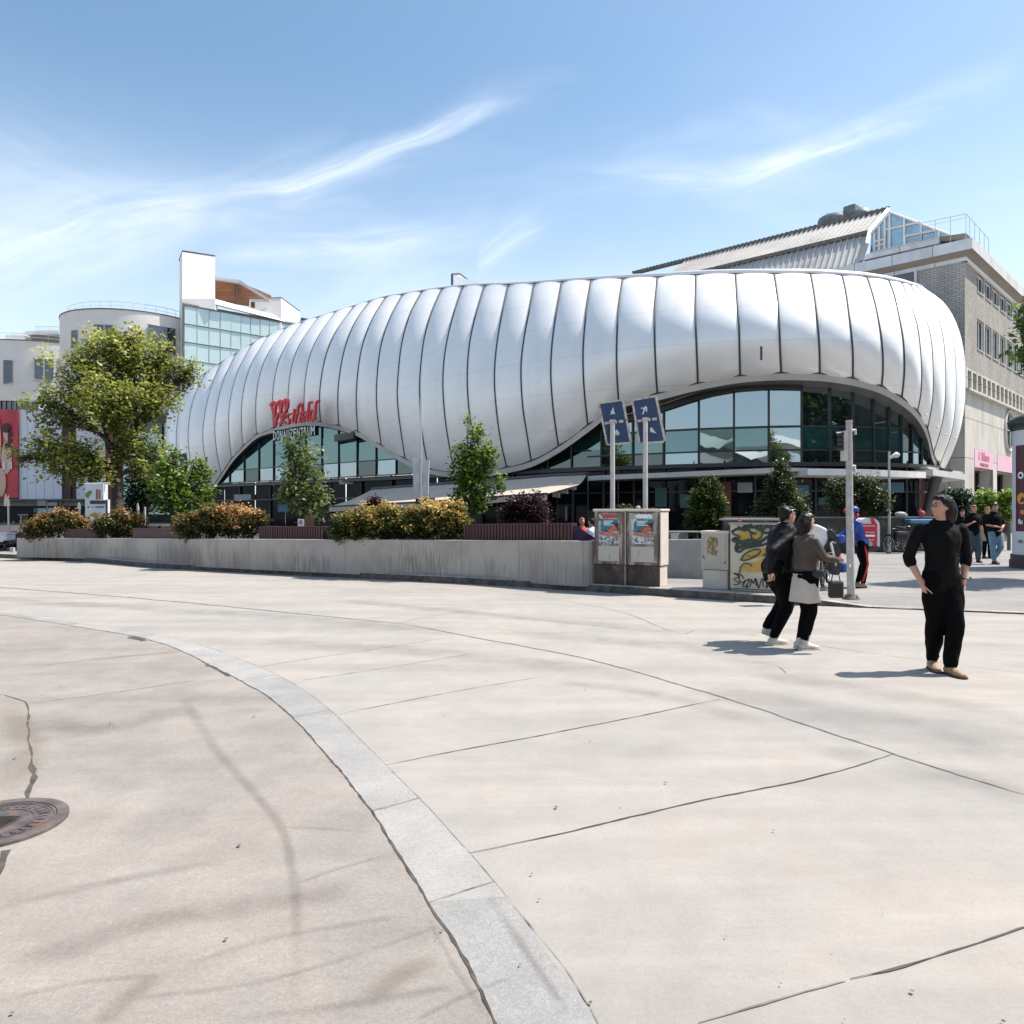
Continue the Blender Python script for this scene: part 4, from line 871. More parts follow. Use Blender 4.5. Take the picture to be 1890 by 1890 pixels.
# ------------------------------------------------------------------ brick building with glazed attic at the right
Cn = Vector((28.2, 46.0, 0)); LD = Vector((-.7106, .704, 0)); RD = Vector((.702, .7126, 0)); Wn = Cn + Vector((-.02, .52, 0))
def brick_mat(name, d, c1, c2, mort, bw, bh, ms=.02, off=.5):
    m = bpy.data.materials.new(name); m.use_nodes = True; b = NB(m.node_tree); bs = b.n['Principled BSDF']; p = b.pos()
    dt = b.new('ShaderNodeVectorMath', operation='DOT_PRODUCT'); b.put(dt.inputs[0], p); dt.inputs[1].default_value = tuple(d)
    sx = b.new('ShaderNodeSeparateXYZ'); b.l.new(p, sx.inputs[0]); cm = b.new('ShaderNodeCombineXYZ'); b.l.new(dt.outputs['Value'], cm.inputs[0]); b.l.new(sx.outputs[2], cm.inputs[1])
    br = b.new('ShaderNodeTexBrick'); b.l.new(cm.outputs[0], br.inputs[0]); br.inputs['Color1'].default_value = (*c1, 1); br.inputs['Color2'].default_value = (*c2, 1); br.inputs['Mortar'].default_value = (*mort, 1)
    br.inputs['Scale'].default_value = 1; br.inputs['Mortar Size'].default_value = ms; br.inputs['Brick Width'].default_value = bw; br.inputs['Row Height'].default_value = bh; br.offset = off; br.inputs['Mortar Smooth'].default_value = .2
    f = b.ramp(b.noise(b.mapping(p, (1, 1, .4)), .9, 5, .65), .3, .75, 1.1, .82); v = b.new('ShaderNodeVectorMath', operation='SCALE'); b.l.new(br.outputs[0], v.inputs[0]); b.l.new(f, v.inputs['Scale'])
    b.l.new(v.outputs[0], bs.inputs['Base Color']); bs.inputs['Roughness'].default_value = .85
    bn = b.new('ShaderNodeBump'); bn.inputs['Strength'].default_value = .6; bn.inputs['Distance'].default_value = .02; b.l.new(br.outputs['Fac'], bn.inputs['Height']); bn.invert = True; b.l.new(bn.outputs[0], bs.inputs['Normal']); return m
M_BRR = brick_mat('grey_brick', RD, (.43, .40, .35), (.36, .33, .29), (.14, .13, .115), .42, .15, .016)
M_BRL = brick_mat('grey_brick_flank', LD, (.44, .42, .39), (.38, .36, .335), (.16, .15, .14), .42, .15, .016)
M_CPR = brick_mat('concrete_panels', RD, (.58, .55, .485), (.53, .505, .45), (.27, .25, .22), 5.2, 2.5, .03, .0); M_CPL = brick_mat('concrete_panels_flank', LD, (.58, .55, .495), (.53, .505, .455), (.27, .25, .22), 3.4, 2.5, .03, .0)
M_FASC = brick_mat('metal_fascia', RD, (.60, .60, .59), (.56, .56, .56), (.25, .25, .25), 2.4, 3.1, .03, .0); M_FASL = brick_mat('metal_fascia_flank', LD, (.60, .61, .63), (.56, .57, .60), (.25, .25, .25), 2.4, 3.1, .03, .0)
M_ROOFM = None
BB = thing('brick_building', Wn, 'grey brick office building with concrete base and glazed attic behind the pavilion', 'building')
LL, RLn = 46.0, 60.0
def wallq(o_, d, s0, s1, z0, z1, n_out=.0):
    n = Vector((d.y, -d.x, 0)) * n_out; n = n if n.y < 0 else -n
    return [up(o_ + d*s0 + n, z0), up(o_ + d*s1 + n, z0), up(o_ + d*s1 + n, z1), up(o_ + d*s0 + n, z1)]
# flank walls
mb = MB(); mb.poly(wallq(Wn, LD, 0, LL, 9.2, 17.2)); mb.build('flank_wall', M_BRL, BB)
mb = MB(); mb.poly(wallq(Wn, LD, 0, LL, 0, 9.2)); mb.build('flank_base', M_CPL, BB)
# street wall with real openings
def wall_open(d, s0, s1, z0, z1, ops, m, name):
    """wall with rectangular openings [(a, b, lo, hi)] cut out, with reveals .18 deep"""
    mb = MB(); ss = sorted({s0, s1, *[o[0] for o in ops], *[o[1] for o in ops]}); zs = sorted({z0, z1, *[o[2] for o in ops], *[o[3] for o in ops]})
    for i in range(len(ss)-1):
        for j in range(len(zs)-1):
            sm, zm = (ss[i]+ss[i+1])/2, (zs[j]+zs[j+1])/2
            if not any(o[0] < sm < o[1] and o[2] < zm < o[3] for o in ops): mb.poly(wallq(Wn, d, ss[i], ss[i+1], zs[j], zs[j+1]))
    n = Vector((-d.y, d.x, 0)) * .2
    for a, c, lo, hi in ops:
        q = wallq(Wn, d, a, c, lo, hi)
        for k in range(4): mb.poly([q[k], q[(k+1) % 4], q[(k+1) % 4] + n, q[k] + n])
    mb.build(name, m, BB); return n
ops = []
for k in range(14):
    s = 2.9 + 2.1*k; ops.append((s, s + 1.72, 15.95, 17.1)); ops.append((s, s + 1.72, 12.2, 14.2))
nin = wall_open(RD, 0, RLn, 10.6, 17.2, ops, M_BRR, 'street_wall')
M_CURT = mat('grey_curtain', (.30, .30, .29), .8, vary=.3, vscale=6, stretch=(6, 6, .3)); M_ROOMD = mat('dark_room', (.02, .02, .022), .9)
def window(a, c, lo, hi, tint=M_WIN, fr=.07, dep=.14, mull=1, blind=.5):
    f = MB(); n = Vector((-RD.y, RD.x, 0)); q = wallq(Wn, RD, a + fr/2, c - fr/2, lo + fr/2, hi - fr/2); q = [x + n*dep for x in q]
    f.tube(q, fr, 4, smooth=False, closed=True)
    for j in range(1, mull + 1): x = q[0].lerp(q[1], j/(mull+1)); f.tube([x, up(x, hi)], fr*.6, 4, smooth=False)
    f.slab([x + n*-.18 + Vector((0,0,-.03)) for x in (q[0], q[1])] + [q[1], q[0]], (0, 0, -.05))
    w_ = f.build('window', M_WFRW, BB); g = MB(); g.poly([x + n*.03 for x in q]); g.build('pane', tint, w_)
    return w_
for a, c, lo, hi in ops: window(a, c, lo, hi, M_WIN, .07, .12, 1)
# fins of the mezzanine band
mb = MB(); mb.poly([x + nin*1.5 for x in wallq(Wn, RD, 0, RLn, 9.3, 10.6)]); mb.build('mezzanine_glass', M_WIN, BB)
for k in range(26):
    mb = MB(); s = .05 + 1.25*k; q = wallq(Wn, RD, s, s + .34, 9.3, 10.6, .06); mb.slab(q, nin*1.6); mb.build('fin', M_CPR, BB)
mb = MB(); mb.slab(wallq(Wn, RD, -.2, RLn, 9.16, 9.3, .3), nin*1.9); mb.slab(wallq(Wn, LD, -.2, LL, 9.16, 9.3, .3), RD*.3); mb.slab(wallq(Wn, RD, -.05, RLn, 10.5, 10.62, .05), nin*.3); mb.build('ledge', M_CPR, BB)
# base with shop openings
so_ = [(2.2, 7.2, 0, 5.7), (8.3, 14.1, 0, 5.7), (15.2, 21, 0, 5.7), (22.1, 28, 0, 5.7)]
wall_open(RD, 0, RLn, 0, 9.16, so_, M_CPR, 'street_base')
M_PINK = mat('pink_sign', (.72, .42, .50), .5); M_PINKD = mat('pink_lettering', (.48, .09, .16), .5)
n_ = Vector((-RD.y, RD.x, 0))
for k, (a, c, lo, hi) in enumerate(so_):
    q = [x + n_*.9 for x in wallq(Wn, RD, a, c, 0, 5.7)]; mb = MB(); mb.poly(q); w_ = mb.build('shop_window', M_GLD, BB)
    mb = MB(); mb.poly([up(x, 4.45) for x in wallq(Wn, RD, a, c, 0, 1)[:2]] + [up(x + n_*.9, 4.45) for x in wallq(Wn, RD, a, c, 0, 1)[:2]][::-1])
    for u in (a, c): x = Wn + RD*u; mb.poly([up(x, 0), up(x + n_*.9, 0), up(x + n_*.9, 5.7), up(x, 5.7)])
    mb.build('shop_reveal', M_CPL, BB)
    f = MB()
    for u in (a + .5, a + 2.1, a + 3.6, c - .3): x = Wn + RD*u + n_*.84; f.tube([up(x, 0), up(x, 4.4)], .09, 4, smooth=False)
    for z in (.25, 2.6, 4.4): f.tube([up(Wn + RD*a + n_*.84, z), up(Wn + RD*c + n_*.84, z)], .08, 4, smooth=False)
    f.build('shop_frame', mat('bronze_frame', (.07, .045, .04), .5), BB)
    mb = MB(); x = [up(y + n_*.80, 0) for y in wallq(Wn, RD, a + .65, a + 1.9, 0, 1)[:2]]; mb.slab([up(x[0], 2.75), up(x[1], 2.75), up(x[1], 4.2), up(x[0], 4.2)], n_*.05); mb.build('pale_pane', M_PALE, BB)
for k, (a, c) in enumerate([(2.25, 7.15), (8.35, 14.05), (15.25, 20.9), (22.2, 27.9)]):
    sg = thing('shop_sign', Wn + RD*a, ['pink shop sign with small red lettering nearest the pavilion', 'plain pink shop sign half hidden by the advertising column', 'pink sign farther along the base', 'pink sign farthest along the base'][k], 'sign', 'pink signs over the shop windows')
    mb = MB(); mb.slab(wallq(Wn, RD, a, c, 4.5, 5.68, -.02), nin*.6); mb.build('board', M_PINK, sg)
    if k == 0:
        pl = PL(up(Wn + RD*a, 4.5), RD); pl.n = Vector((RD.y, -RD.x, 0)); mb = MB(); text_on(mb, pl, 'i lilse', 1.0, .50, .80, .02, .03, width=2.8, bold=.015); text_on(mb, pl, 'WAREHOUS', 1.3, .10, .34, .02, .03, width=2.2); mb.build('lettering', M_PINKD, sg)
# oculus
oc = Wn + RD*12.0; mb = MB(); N = 40
for r_, k in ((1.48, .08),): mb.tube([up(oc + RD*(r_*math.cos(2*math.pi*i/N)) - n_*.03, 7.55 + r_*math.sin(2*math.pi*i/N)) for i in range(N)], .13, 6, closed=True)
mb.tube([up(oc - n_*.06, 6.1), up(oc - n_*.06, 9.0)], .05, 4); mb.tube([up(oc - RD*1.4 - n_*.06, 7.55), up(oc + RD*1.4 - n_*.06, 7.55)], .05, 4); ow = mb.build('round_window', M_CPL, BB)
mb = MB(); mb.poly([up(oc + RD*(1.45*math.cos(2*math.pi*i/N)) - n_*.02, 7.55 + 1.45*math.sin(2*math.pi*i/N)) for i in range(N)]); mb.build('pane', M_WIN, ow)
# cornice: lower band, soffit, fascia
def band(o_, z0, z1, out, m1, m2, name, dep=.4):
    c0 = o_ + Vector((0, -1, 0)) * out * 1.41
    mb = MB(); q = [up(c0, z0), up(c0 + RD*RLn, z0), up(c0 + RD*RLn, z1), up(c0, z1)]; mb.slab(q, Vector((-.71, .70, 0))*dep); mb.build(name, m1, BB)
    mb = MB(); e_ = .003; q = [up(c0, z0), up(c0 + LD*LL, z0), up(c0 + LD*LL, z1 - e_), up(c0, z1 - e_)]; q = [x + Vector((-.002, -.002, 0)) for x in q]; mb.slab(q, RD*dep); mb.build(name, m2, BB)
band(Wn, 17.2, 17.45, .10, M_RENDERW, M_FASL, 'cornice_band', .4)
M_SOFC = mat('cornice_soffit', (.26, .215, .175), .8, vary=.2, vscale=1.0, stretch=(.3, .3, 1))
mb = MB(); c0 = Wn + Vector((0, -.10*1.41, 0)); c1 = Wn + Vector((0, -.75, 0))
mb.add([up(c0, 17.45), up(c0 + RD*RLn, 17.45), up(c1 + RD*RLn, 17.75), up(c1, 17.75), up(c0 + LD*LL, 17.45), up(c1 + LD*LL, 17.75)], [(0, 1, 2, 3), (4, 0, 3, 5)]); mb.build('soffit', M_SOFC, BB)
band(Wn, 17.75, 18.42, .53, M_FASC, M_FASL, 'fascia', .5)
mb = MB(); c2 = Wn + Vector((0, 1.2, 0)); mb.slab([up(c2, 18.40), up(c2 + RD*RLn, 18.40), up(c2 + RD*RLn + LD*30, 18.40), up(c2 + LD*LL, 18.40)], (0, 0, .2)); mb.build('flat_roof', mat('dark_roof', (.14, .13, .12), .9), BB)
# ledge block near the corner below the attic
def onL(px, py, s): q0 = Wn + RD*s; return onp(px, py, (q0.x, q0.y), (LD.x, LD.y))
mb = MB(); mb.slab([onL(1733, 446, 1.2), onL(1778, 441, 1.2), onL(1783, 430, 1.2), onL(1733, 437, 1.2)], RD*3); mb.build('roof_kerb', M_SOFC, BB)
mb = MB(); mb.slab([onL(1592, 480, .9), onL(1733, 449, .9), onL(1733, 441, .9), onL(1600, 469, .9)], RD*1.0); mb.build('attic_sill', M_FASL, BB)
# metal roof: upper and lower slopes with standing seams
M_ROOFM = mat('zinc_roof', (.50, .485, .46), .5, .1, vary=.12, vscale=.35, col2=(.40, .38, .355), c2lo=.55, c2hi=.75, c2scale=.4); M_ROOFD = mat('roof_edge_dark', (.14, .13, .12), .7, vary=.4, vscale=4)
ridge = [onL(1640, 388.5, 8.0), onL(1170, 506, 8.0)]; brk = [onL(1604, 430, 4.0), onL(1230, 518, 4.0)]; low_ = [onL(1589, 486, 1.6), onL(1100, 600, 1.6)]
for nm, A_, B_, n in (('upper_slope', brk, ridge, 44), ('lower_slope', low_, brk, 38)):
    a0, a1, b0, b1 = A_[0], A_[1], B_[0], B_[1]; L1 = (a1 - a0).length; b1 = b0 + (b1-b0).normalized() * min((b1-b0).length, L1 * 1.02); a1 = a0 + (a1-a0).normalized()*(b1-b0).length
    mb = MB(); mb.poly([a0, a1, b1, b0]); nn = (a1-a0).cross(b0-a0).normalized(); nn = nn if nn.y < 0 else -nn
    for i in range(n): t = i/(n-1); p, q = a0.lerp(a1, t), b0.lerp(b1, t); mb.slab([p, p + LD*.08, q + LD*.08, q], nn * .12)
    mb.build(nm, M_ROOFM, BB)
mb = MB(); mb.tube([ridge[0] + Vector((0,0,.1)), ridge[1] + Vector((0,0,.1))], .22, 5); mb.tube([brk[0] - RD*.2, brk[1] - RD*.2], .20, 5)
for i in range(60): p = ridge[0].lerp(ridge[1], i/59); mb.box(p + Vector((0, 0, .18)), (.30, .2, .22), rz=.7)
mb.build('ridge_edge', M_ROOFD, BB)
mb = MB(); vz = Vector((0,0,.12)); mb.tube([low_[0] + vz, onL(1598, 455, 2.6), brk[0] + vz, ridge[0] + vz], .17, 4, smooth=False); mb.build('verge', M_ROOFM, BB)
# glazed attic gable
g0 = 3.0
M_ATG = glass_mat('attic_glass', (.10, .17, .20), .30, (.75, .9, 1.0), .03, .02)
mb = MB(); mb.poly([onL(1606, 467, g0), onL(1738, 440, g0), onL(1754, 435, g0), onL(1643, 391, g0), onL(1608, 431, g0)]); mb.poly([onL(1754, 435, g0), onL(1643, 391, g0), onL(1643, 391, g0) + RD*10, onL(1754, 435, g0) + RD*10]); AT = mb.build('attic_glazing', M_ATG, BB)
mb = MB()
for x0, y0, x1, y1 in [(1606,467,1754,435),(1643,391,1754,433),(1643,391,1606,433),(1614,430,1614,465),(1623,418,1623,463),(1633,405,1633,461),(1642,394,1642,459),(1669,402,1669,453),(1700,413,1700,447),(1733,427,1733,441),(1633,424,1700,409),(1670,436,1700,430),(1670,436,1670,453),(1700,430,1700,447),(1700,430,1730,424),(1614,446,1633,441),(1614,455,1633,450)]:
    mb.tube([onL(x0, y0, g0 - .08), onL(x1, y1, g0 - .08)], .085, 4, smooth=False)
mb.build('frame', M_RENDERW, AT)
# roof rail
mb = MB(); rp = [onL(1700, 412, 1.0), onL(1783, 394.5, .4)]; q0 = Wn + RD*.5; rq = [onp(1783, 394.5, (q0.x, q0.y), (RD.x, RD.y)), onp(1825, 441, (q0.x, q0.y), (RD.x, RD.y))]
mb.tube([rp[0], rp[1]], .022, 4); mb.tube(rq, .022, 4); mb.tube([rp[0] - Vector((0,0,.25)), rp[1] - Vector((0,0,.25))], .015, 4)
for t in np.linspace(0, 1, 4): p = rp[0].lerp(rp[1], t); mb.tube([p, up(p, 18.4)], .02, 4)
for t in np.linspace(0.15, 1, 5): p = rq[0].lerp(rq[1], t); mb.tube([p, up(p, 18.4)], .02, 4)
mb.build('roof_rail', M_RAILW, BB)
# plant and mast on the ridge
RPL = thing('rooftop_plant', onL(1560, 412, 9), 'dark domed plant and mast on the ridge of the metal roof', 'roof structure')
mb = MB(); p = onL(1545, 410, 9.5); mb.ell(p, (1.6, 1.2, .75)); mb.ell(onL(1588, 402, 9.5), (.9, .9, .8)); mb.box(onL(1572, 398, 9.5), (1.0, 1, 1.5), rz=.7, bev=.1); mb.build('dome', mat('plant_grey', (.16, .17, .17), .5, vary=.3), RPL)
mb = MB(); mb.tube([onL(1575.5, 400, 9.3), onL(1575.5, 378, 9.3)], .10, 5); mb.tube([onL(1557, 405, 9.3), onL(1557, 390, 9.3), onL(1560, 388, 9.3)], .035, 4); mb.tube([onL(1572, 398, 9.3), onL(1570, 385, 9.3)], .05, 4); mb.build('mast', M_STEEL, RPL)
# dark window strip on the flank, pale downpipe
mb = MB(); mb.slab([onL(1646, 533, -.05), onL(1688, 524, -.05), onL(1688, 497, -.05), onL(1646, 506, -.05)], RD*.1); mb.build('flank_window', mat('slate_panel', (.11, .12, .14), .5), BB)
mb = MB(); mb.tube([onL(1690, 497, -.1), onL(1690, 560, -.1)], .10, 4, smooth=False); mb.build('flank_trim', M_FASL, BB)

# ------------------------------------------------------------------ what stands, or is added, behind the camera and is mirrored in the glazing
M_CANV = mat('white_membrane', (.80, .79, .77), .7)
ST_ = thing('station_roof', (6, -14, 0), 'white tensile station roof across the road, seen mirrored in the big arch glazing', 'station roof')
mb = MB(); rows = []
for i in range(32):
    x = -26 + i*1.7; rows.append([(x, -12 - 8*j/6, 7.6 + 2.0*abs(math.sin(x*.28)) + 1.2*math.sin(math.pi*j/6)) for j in range(7)])
mb.grid(rows); mb.build('membrane', M_CANV, ST_)
for i in range(7):
    mb = MB(); mb.cyl((-24 + i*8, -16, 0), .16, 8.0, 10); mb.build('column', M_RENDERW, ST_)
OB = thing('added_dark_block', (84, 6, 0), 'dark brown block added out of view far to the right to darken the mirrored glazing', 'building')  # unseen block, added so the right end of the glazing mirrors something dark
mb = MB(); mb.box((84, 8, 12), (22, 44, 24)); mb.build('wall', mat('brown_render', (.07, .055, .04), .8, vary=.2, vscale=.3), OB)
mb = MB(); mb.box((84, 8, 1.8), (22.4, 44.4, .5)); mb.build('band', M_RENDER, OB)
HB = thing('station_building', (0, -45, 0), 'long pale office block across the road behind the white station roof, seen only in reflections', 'building')
mb = MB(); mb.box((-18, -46, 6.5), (60, 12, 13)); mb.build('wall', M_RENDER, HB)
mb = MB()
for r_ in range(3): mb.box((-18, -39.9, 3 + r_*3.6), (56, .2, 1.6))
mb.build('ribbon_window', M_WIN, HB)
# ------------------------------------------------------------------ vegetation
def leaf_mat(name, ramp, transl=.35, rough=.45):
    """ramp: [(position, colour)] over each leaf's own random value"""
    m = bpy.data.materials.new(name); m.use_nodes = True; b = NB(m.node_tree); bs = b.n['Principled BSDF']
    at = b.new('ShaderNodeAttribute'); at.attribute_name = 'tint'; cr = b.new('ShaderNodeValToRGB'); b.l.new(at.outputs['Fac'], cr.inputs[0])
    el_ = cr.color_ramp.elements
    el_[0].position, el_[0].color = ramp[0][0], (*ramp[0][1], 1); el_[1].position, el_[1].color = ramp[-1][0], (*ramp[-1][1], 1)
    for p_, c_ in ramp[1:-1]: e = el_.new(p_); e.color = (*c_, 1)
    b.l.new(cr.outputs[0], bs.inputs['Base Color']); bs.inputs['Roughness'].default_value = rough; bs.inputs['Specular IOR Level'].default_value = .4
    tr = b.new('ShaderNodeBsdfTranslucent'); b.l.new(cr.outputs[0], tr.inputs[0]); mx = b.new('ShaderNodeMixShader'); mx.inputs[0].default_value = transl
    b.l.new(bs.outputs[0], mx.inputs[1]); b.l.new(tr.outputs[0], mx.inputs[2]); b.l.new(mx.outputs[0], b.n['Material Output'].inputs[0]); return m
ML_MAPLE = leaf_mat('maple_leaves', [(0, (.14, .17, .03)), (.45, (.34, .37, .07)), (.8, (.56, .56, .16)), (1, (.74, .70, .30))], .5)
ML_YOUNG = leaf_mat('young_leaves', [(0, (.06, .11, .015)), (.5, (.18, .27, .04)), (.85, (.36, .44, .10)), (1, (.58, .60, .22))], .45)
ML_SILV = leaf_mat('pale_leaves', [(0, (.08, .12, .03)), (.5, (.24, .30, .10)), (.85, (.46, .50, .24)), (1, (.7, .72, .46))], .4)
ML_DARK = leaf_mat('dark_leaves', [(0, (.010, .028, .018)), (.6, (.03, .065, .035)), (1, (.07, .13, .06))], .25)
ML_CONI = leaf_mat('juniper_leaves', [(0, (.02, .045, .008)), (.5, (.08, .12, .015)), (1, (.30, .31, .04))], .3)
ML_OLE = leaf_mat('glossy_leaves', [(0, (.02, .035, .012)), (.6, (.08, .11, .03)), (1, (.34, .38, .22))], .25, .42)
ML_BRONZE = leaf_mat('bronze_leaves', [(0, (.045, .055, .018)), (.25, (.12, .13, .03)), (.42, (.32, .17, .06)), (.7, (.60, .33, .13)), (1, (.78, .50, .22))], .35)
ML_OCHRE = leaf_mat('ochre_leaves', [(0, (.04, .055, .015)), (.28, (.15, .16, .035)), (.5, (.44, .30, .08)), (.8, (.66, .45, .15)), (1, (.84, .64, .28))], .35)
ML_PURP = leaf_mat('purple_leaves', [(0, (.018, .008, .010)), (.6, (.06, .018, .022)), (1, (.16, .055, .05))], .3)
ML_LIME = leaf_mat('lime_leaves', [(0, (.12, .20, .03)), (.5, (.30, .42, .08)), (1, (.55, .65, .20))], .45)
M_BARK = mat('bark', (.055, .043, .034), .9, vary=.4, vscale=8, bump=.8, bscale=25, stretch=(1, 1, .25)); M_TWIG = mat('twig', (.10, .075, .05), .9)
def leaves(name, m, centers, size, per, spread, parent, seed, bias=None, droop=.0, aspect=1.7):
    """real leaf faces: centers (n,3) cluster points; per leaves round each"""
    rg = np.random.default_rng(seed); c = np.repeat(np.asarray(centers, float), per, axis=0); n = len(c)
    pos = c + rg.normal(0, 1, (n, 3)) * spread
    a = rg.normal(0, 1, (n, 3)); a[:, 2] = a[:, 2] * .5 - droop; a /= np.linalg.norm(a, axis=1)[:, None]
    up_ = rg.normal(0, .55, (n, 3)) + np.array([0, 0, 1.0]); b_ = np.cross(a, up_); b_ /= np.linalg.norm(b_, axis=1)[:, None] + 1e-9; nn = np.cross(b_, a)
    s = size * rg.uniform(.6, 1.35, n)[:, None]
    v0 = pos - a*s*.5; v2 = pos + a*s*.5; v1 = pos + b_*s*.5/aspect*1.2 + nn*s*.10 - a*s*.05; v3 = pos - b_*s*.5/aspect*1.2 + nn*s*.10 - a*s*.05
    V = np.stack([v0, v1, v2, v3], 1).reshape(-1, 3)
    off = np.array([0.0, 0, 0]); q = parent
    while q: off += np.array(q.location); q = q.parent
    me = bpy.data.meshes.new(name); me.vertices.add(4*n); me.vertices.foreach_set('co', (V - off).ravel()); me.loops.add(4*n); me.loops.foreach_set('vertex_index', np.arange(4*n, dtype=np.int32))
    me.polygons.add(n); me.polygons.foreach_set('loop_start', np.arange(0, 4*n, 4, dtype=np.int32)); me.polygons.foreach_set('loop_total', np.full(n, 4, np.int32)); me.update()
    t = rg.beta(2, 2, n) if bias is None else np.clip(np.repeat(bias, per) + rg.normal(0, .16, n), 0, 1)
    at = me.attributes.new('tint', 'FLOAT', 'FACE'); at.data.foreach_set('value', t.astype(np.float32)); me.materials.append(m)
    o = bpy.data.objects.new(name, me); C.objects.link(o); o.parent = parent; return o
def shell(lobes, n, seed, inner=.45, rough=.22, flat=1.0):
    """points in the outer part of lumpy lobes [(x,y,z,rx,ry,rz)]; returns points, outwardness"""
    rg = np.random.default_rng(seed); L_ = np.array(lobes, float); w_ = (L_[:, 3]*L_[:, 4]*L_[:, 5])**(.75); idx = rg.choice(len(L_), n, p=w_/w_.sum())
    d = rg.normal(0, 1, (n, 3)); d /= np.linalg.norm(d, axis=1)[:, None]
    lump = 1 + rough * np.sin(d[:, 0]*5.1 + idx*1.7 + seed) * np.sin(d[:, 1]*4.3 + idx*2.1) + rough*.8*np.sin(d[:, 2]*6.3 + d[:, 0]*3 + idx) + rg.normal(0, .05, n)
    r_ = (inner + (1 - inner) * rg.uniform(0, 1, n) ** .6) * lump
    return L_[idx, :3] + d * L_[idx, 3:] * r_[:, None], (d[:, 2] * .35 + .65) * r_
def branchy(mb, a, b_, r0, r1, seed, n=6, wob=.06):
    rg = random.Random(seed); a = Vector(a); b_ = Vector(b_); L_ = (b_-a).length; pts = []; rr = []
    for i in range(n + 1):
        t = i / n; w_ = wob * L_ * math.sin(math.pi * t); pts.append(a.lerp(b_, t) + Vector((rg.uniform(-w_, w_), rg.uniform(-w_, w_), rg.uniform(0, w_*1.3)))); rr.append(lerp(r0, r1, t))
    mb.tube(pts, rr, 7); return pts
def tree(name, base, trunk_top, r, lobes, m, label, cat='tree', n=900, size=.13, per=22, spread=.2, seed=1, group=None, lean=None, twigs=120, inner=.45, rough=.22, droop=.1, bias_k=None, aspect=1.7, stems=None):
    o = thing(name, base, label, cat, group); mb = MB(); T = Vector(trunk_top)
    for (sb_, st_, sr) in (stems or [(Vector(base), T, r)]):
        branchy(mb, sb_ - Vector((0, 0, .05)), st_, sr * 1.25, sr * .62, seed, 8, .03)
    rg = random.Random(seed)
    for i, l_ in enumerate(lobes):
        c_ = Vector(l_[:3]); st = (stems or [(0, T, r)])[i % len(stems or [1])]
        tb = st[1]; s0 = Vector(base).lerp(tb, rg.uniform(.72, 1.0)); pts = branchy(mb, s0, c_ + Vector((0, 0, l_[5]*.3)), st[2]*.5, st[2]*.10, seed + i)
        for k in range(max(2, twigs // len(lobes))):
            d = Vector((rg.gauss(0, 1), rg.gauss(0, 1), rg.gauss(.25, .8))).normalized(); e_ = c_ + Vector((d.x*l_[3], d.y*l_[4], d.z*l_[5])) * rg.uniform(.6, .95); p0 = pts[rg.randint(2, 6)]
            mb.tube([p0, p0.lerp(e_, .5) + Vector((0, 0, .05*l_[5])), e_], [st[2]*.13, st[2]*.07, st[2]*.03], 4, cap=False)
    mb.build('trunk', M_BARK if r > .06 else M_TWIG, o)
    pts, outw = shell(lobes, n, seed, inner, rough)
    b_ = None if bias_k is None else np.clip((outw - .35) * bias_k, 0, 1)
    leaves('crown', m, pts, size, per, spread, o, seed, b_, droop, aspect); return o
def lobe(px, py, rpx, rpy, Y, dY=0.0, rd=None):
    p = P(px, py, Y + dY); k = (Y + dY) / F; return (p.x, p.y, p.z, rpx*k, (rd if rd is not None else (rpx*k + rpy*k)/2), rpy*k)
# the big maple behind the planter
Y = 31; base = P(219, 1000, Y); base.z = .15
LB_ = [lobe(*a) for a in [(205,650,58,48,Y,0), (150,690,52,50,Y,-1), (262,680,50,56,Y,.5), (105,755,50,42,Y,-1), (205,745,62,50,Y,-1.6), (282,740,40,40,Y,-.6), (80,825,44,28,Y,-1.4), (140,838,48,30,Y,-2.0), (246,818,46,34,Y,-1.2),
      (325,690,34,38,Y,.8), (350,690,20,20,Y,1), (170,880,38,16,Y,-2), (120,872,48,18,Y,-1.8), (262,868,22,16,Y,-1.5), (235,628,28,22,Y,.2), (48,850,20,16,Y,-1), (305,650,18,22,Y,.6)]]
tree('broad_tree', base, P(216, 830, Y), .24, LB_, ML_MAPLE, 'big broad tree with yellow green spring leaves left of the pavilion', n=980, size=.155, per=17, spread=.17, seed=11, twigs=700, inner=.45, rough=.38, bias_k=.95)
# slender young trees in the planter
Y = 24.5; base = P(322, 1000, Y); base.z = .2
tree('young_tree', base, P(320, 905, Y), .05, [lobe(*a) for a in [(315,905,36,34,Y,0), (345,925,36,30,Y,0), (300,868,17,26,Y,0), (318,845,8,20,Y,0), (372,885,18,28,Y,.4), (368,862,9,16,Y,.4), (385,918,18,18,Y,.3), (335,880,22,24,Y,.4), (297,935,16,16,Y,0)]], ML_YOUNG,
     'young two-topped bright green tree in front of the left foot of the pavilion', n=330, size=.13, per=14, spread=.11, seed=21, twigs=80, stems=[(base, P(318, 880, Y), .05), (base + Vector((.3, .1, 0)), P(370, 900, Y), .04)], bias_k=1.0)
Y = 21.5; base = P(560, 1000, Y); base.z = .2
tree('young_tree', base, P(556, 900, Y), .045, [lobe(*a) for a in [(556,915,33,32,Y,0), (545,880,26,28,Y,0), (565,850,24,28,Y,.1), (540,832,14,20,Y,0), (556,808,12,12,Y,0), (525,915,14,14,Y,0), (588,915,14,30,Y,.2), (520,890,12,12,Y,0), (575,945,20,15,Y,0), (590,880,10,16,Y,0), (531,812,5,10,Y,0)]], ML_SILV,
     'young pale green tree in front of the left arch below the white lettering', n=220, size=.115, per=13, spread=.10, seed=22, twigs=80, bias_k=1.0)
Y = 19.2; base = P(873, 1010, Y); base.z = .2
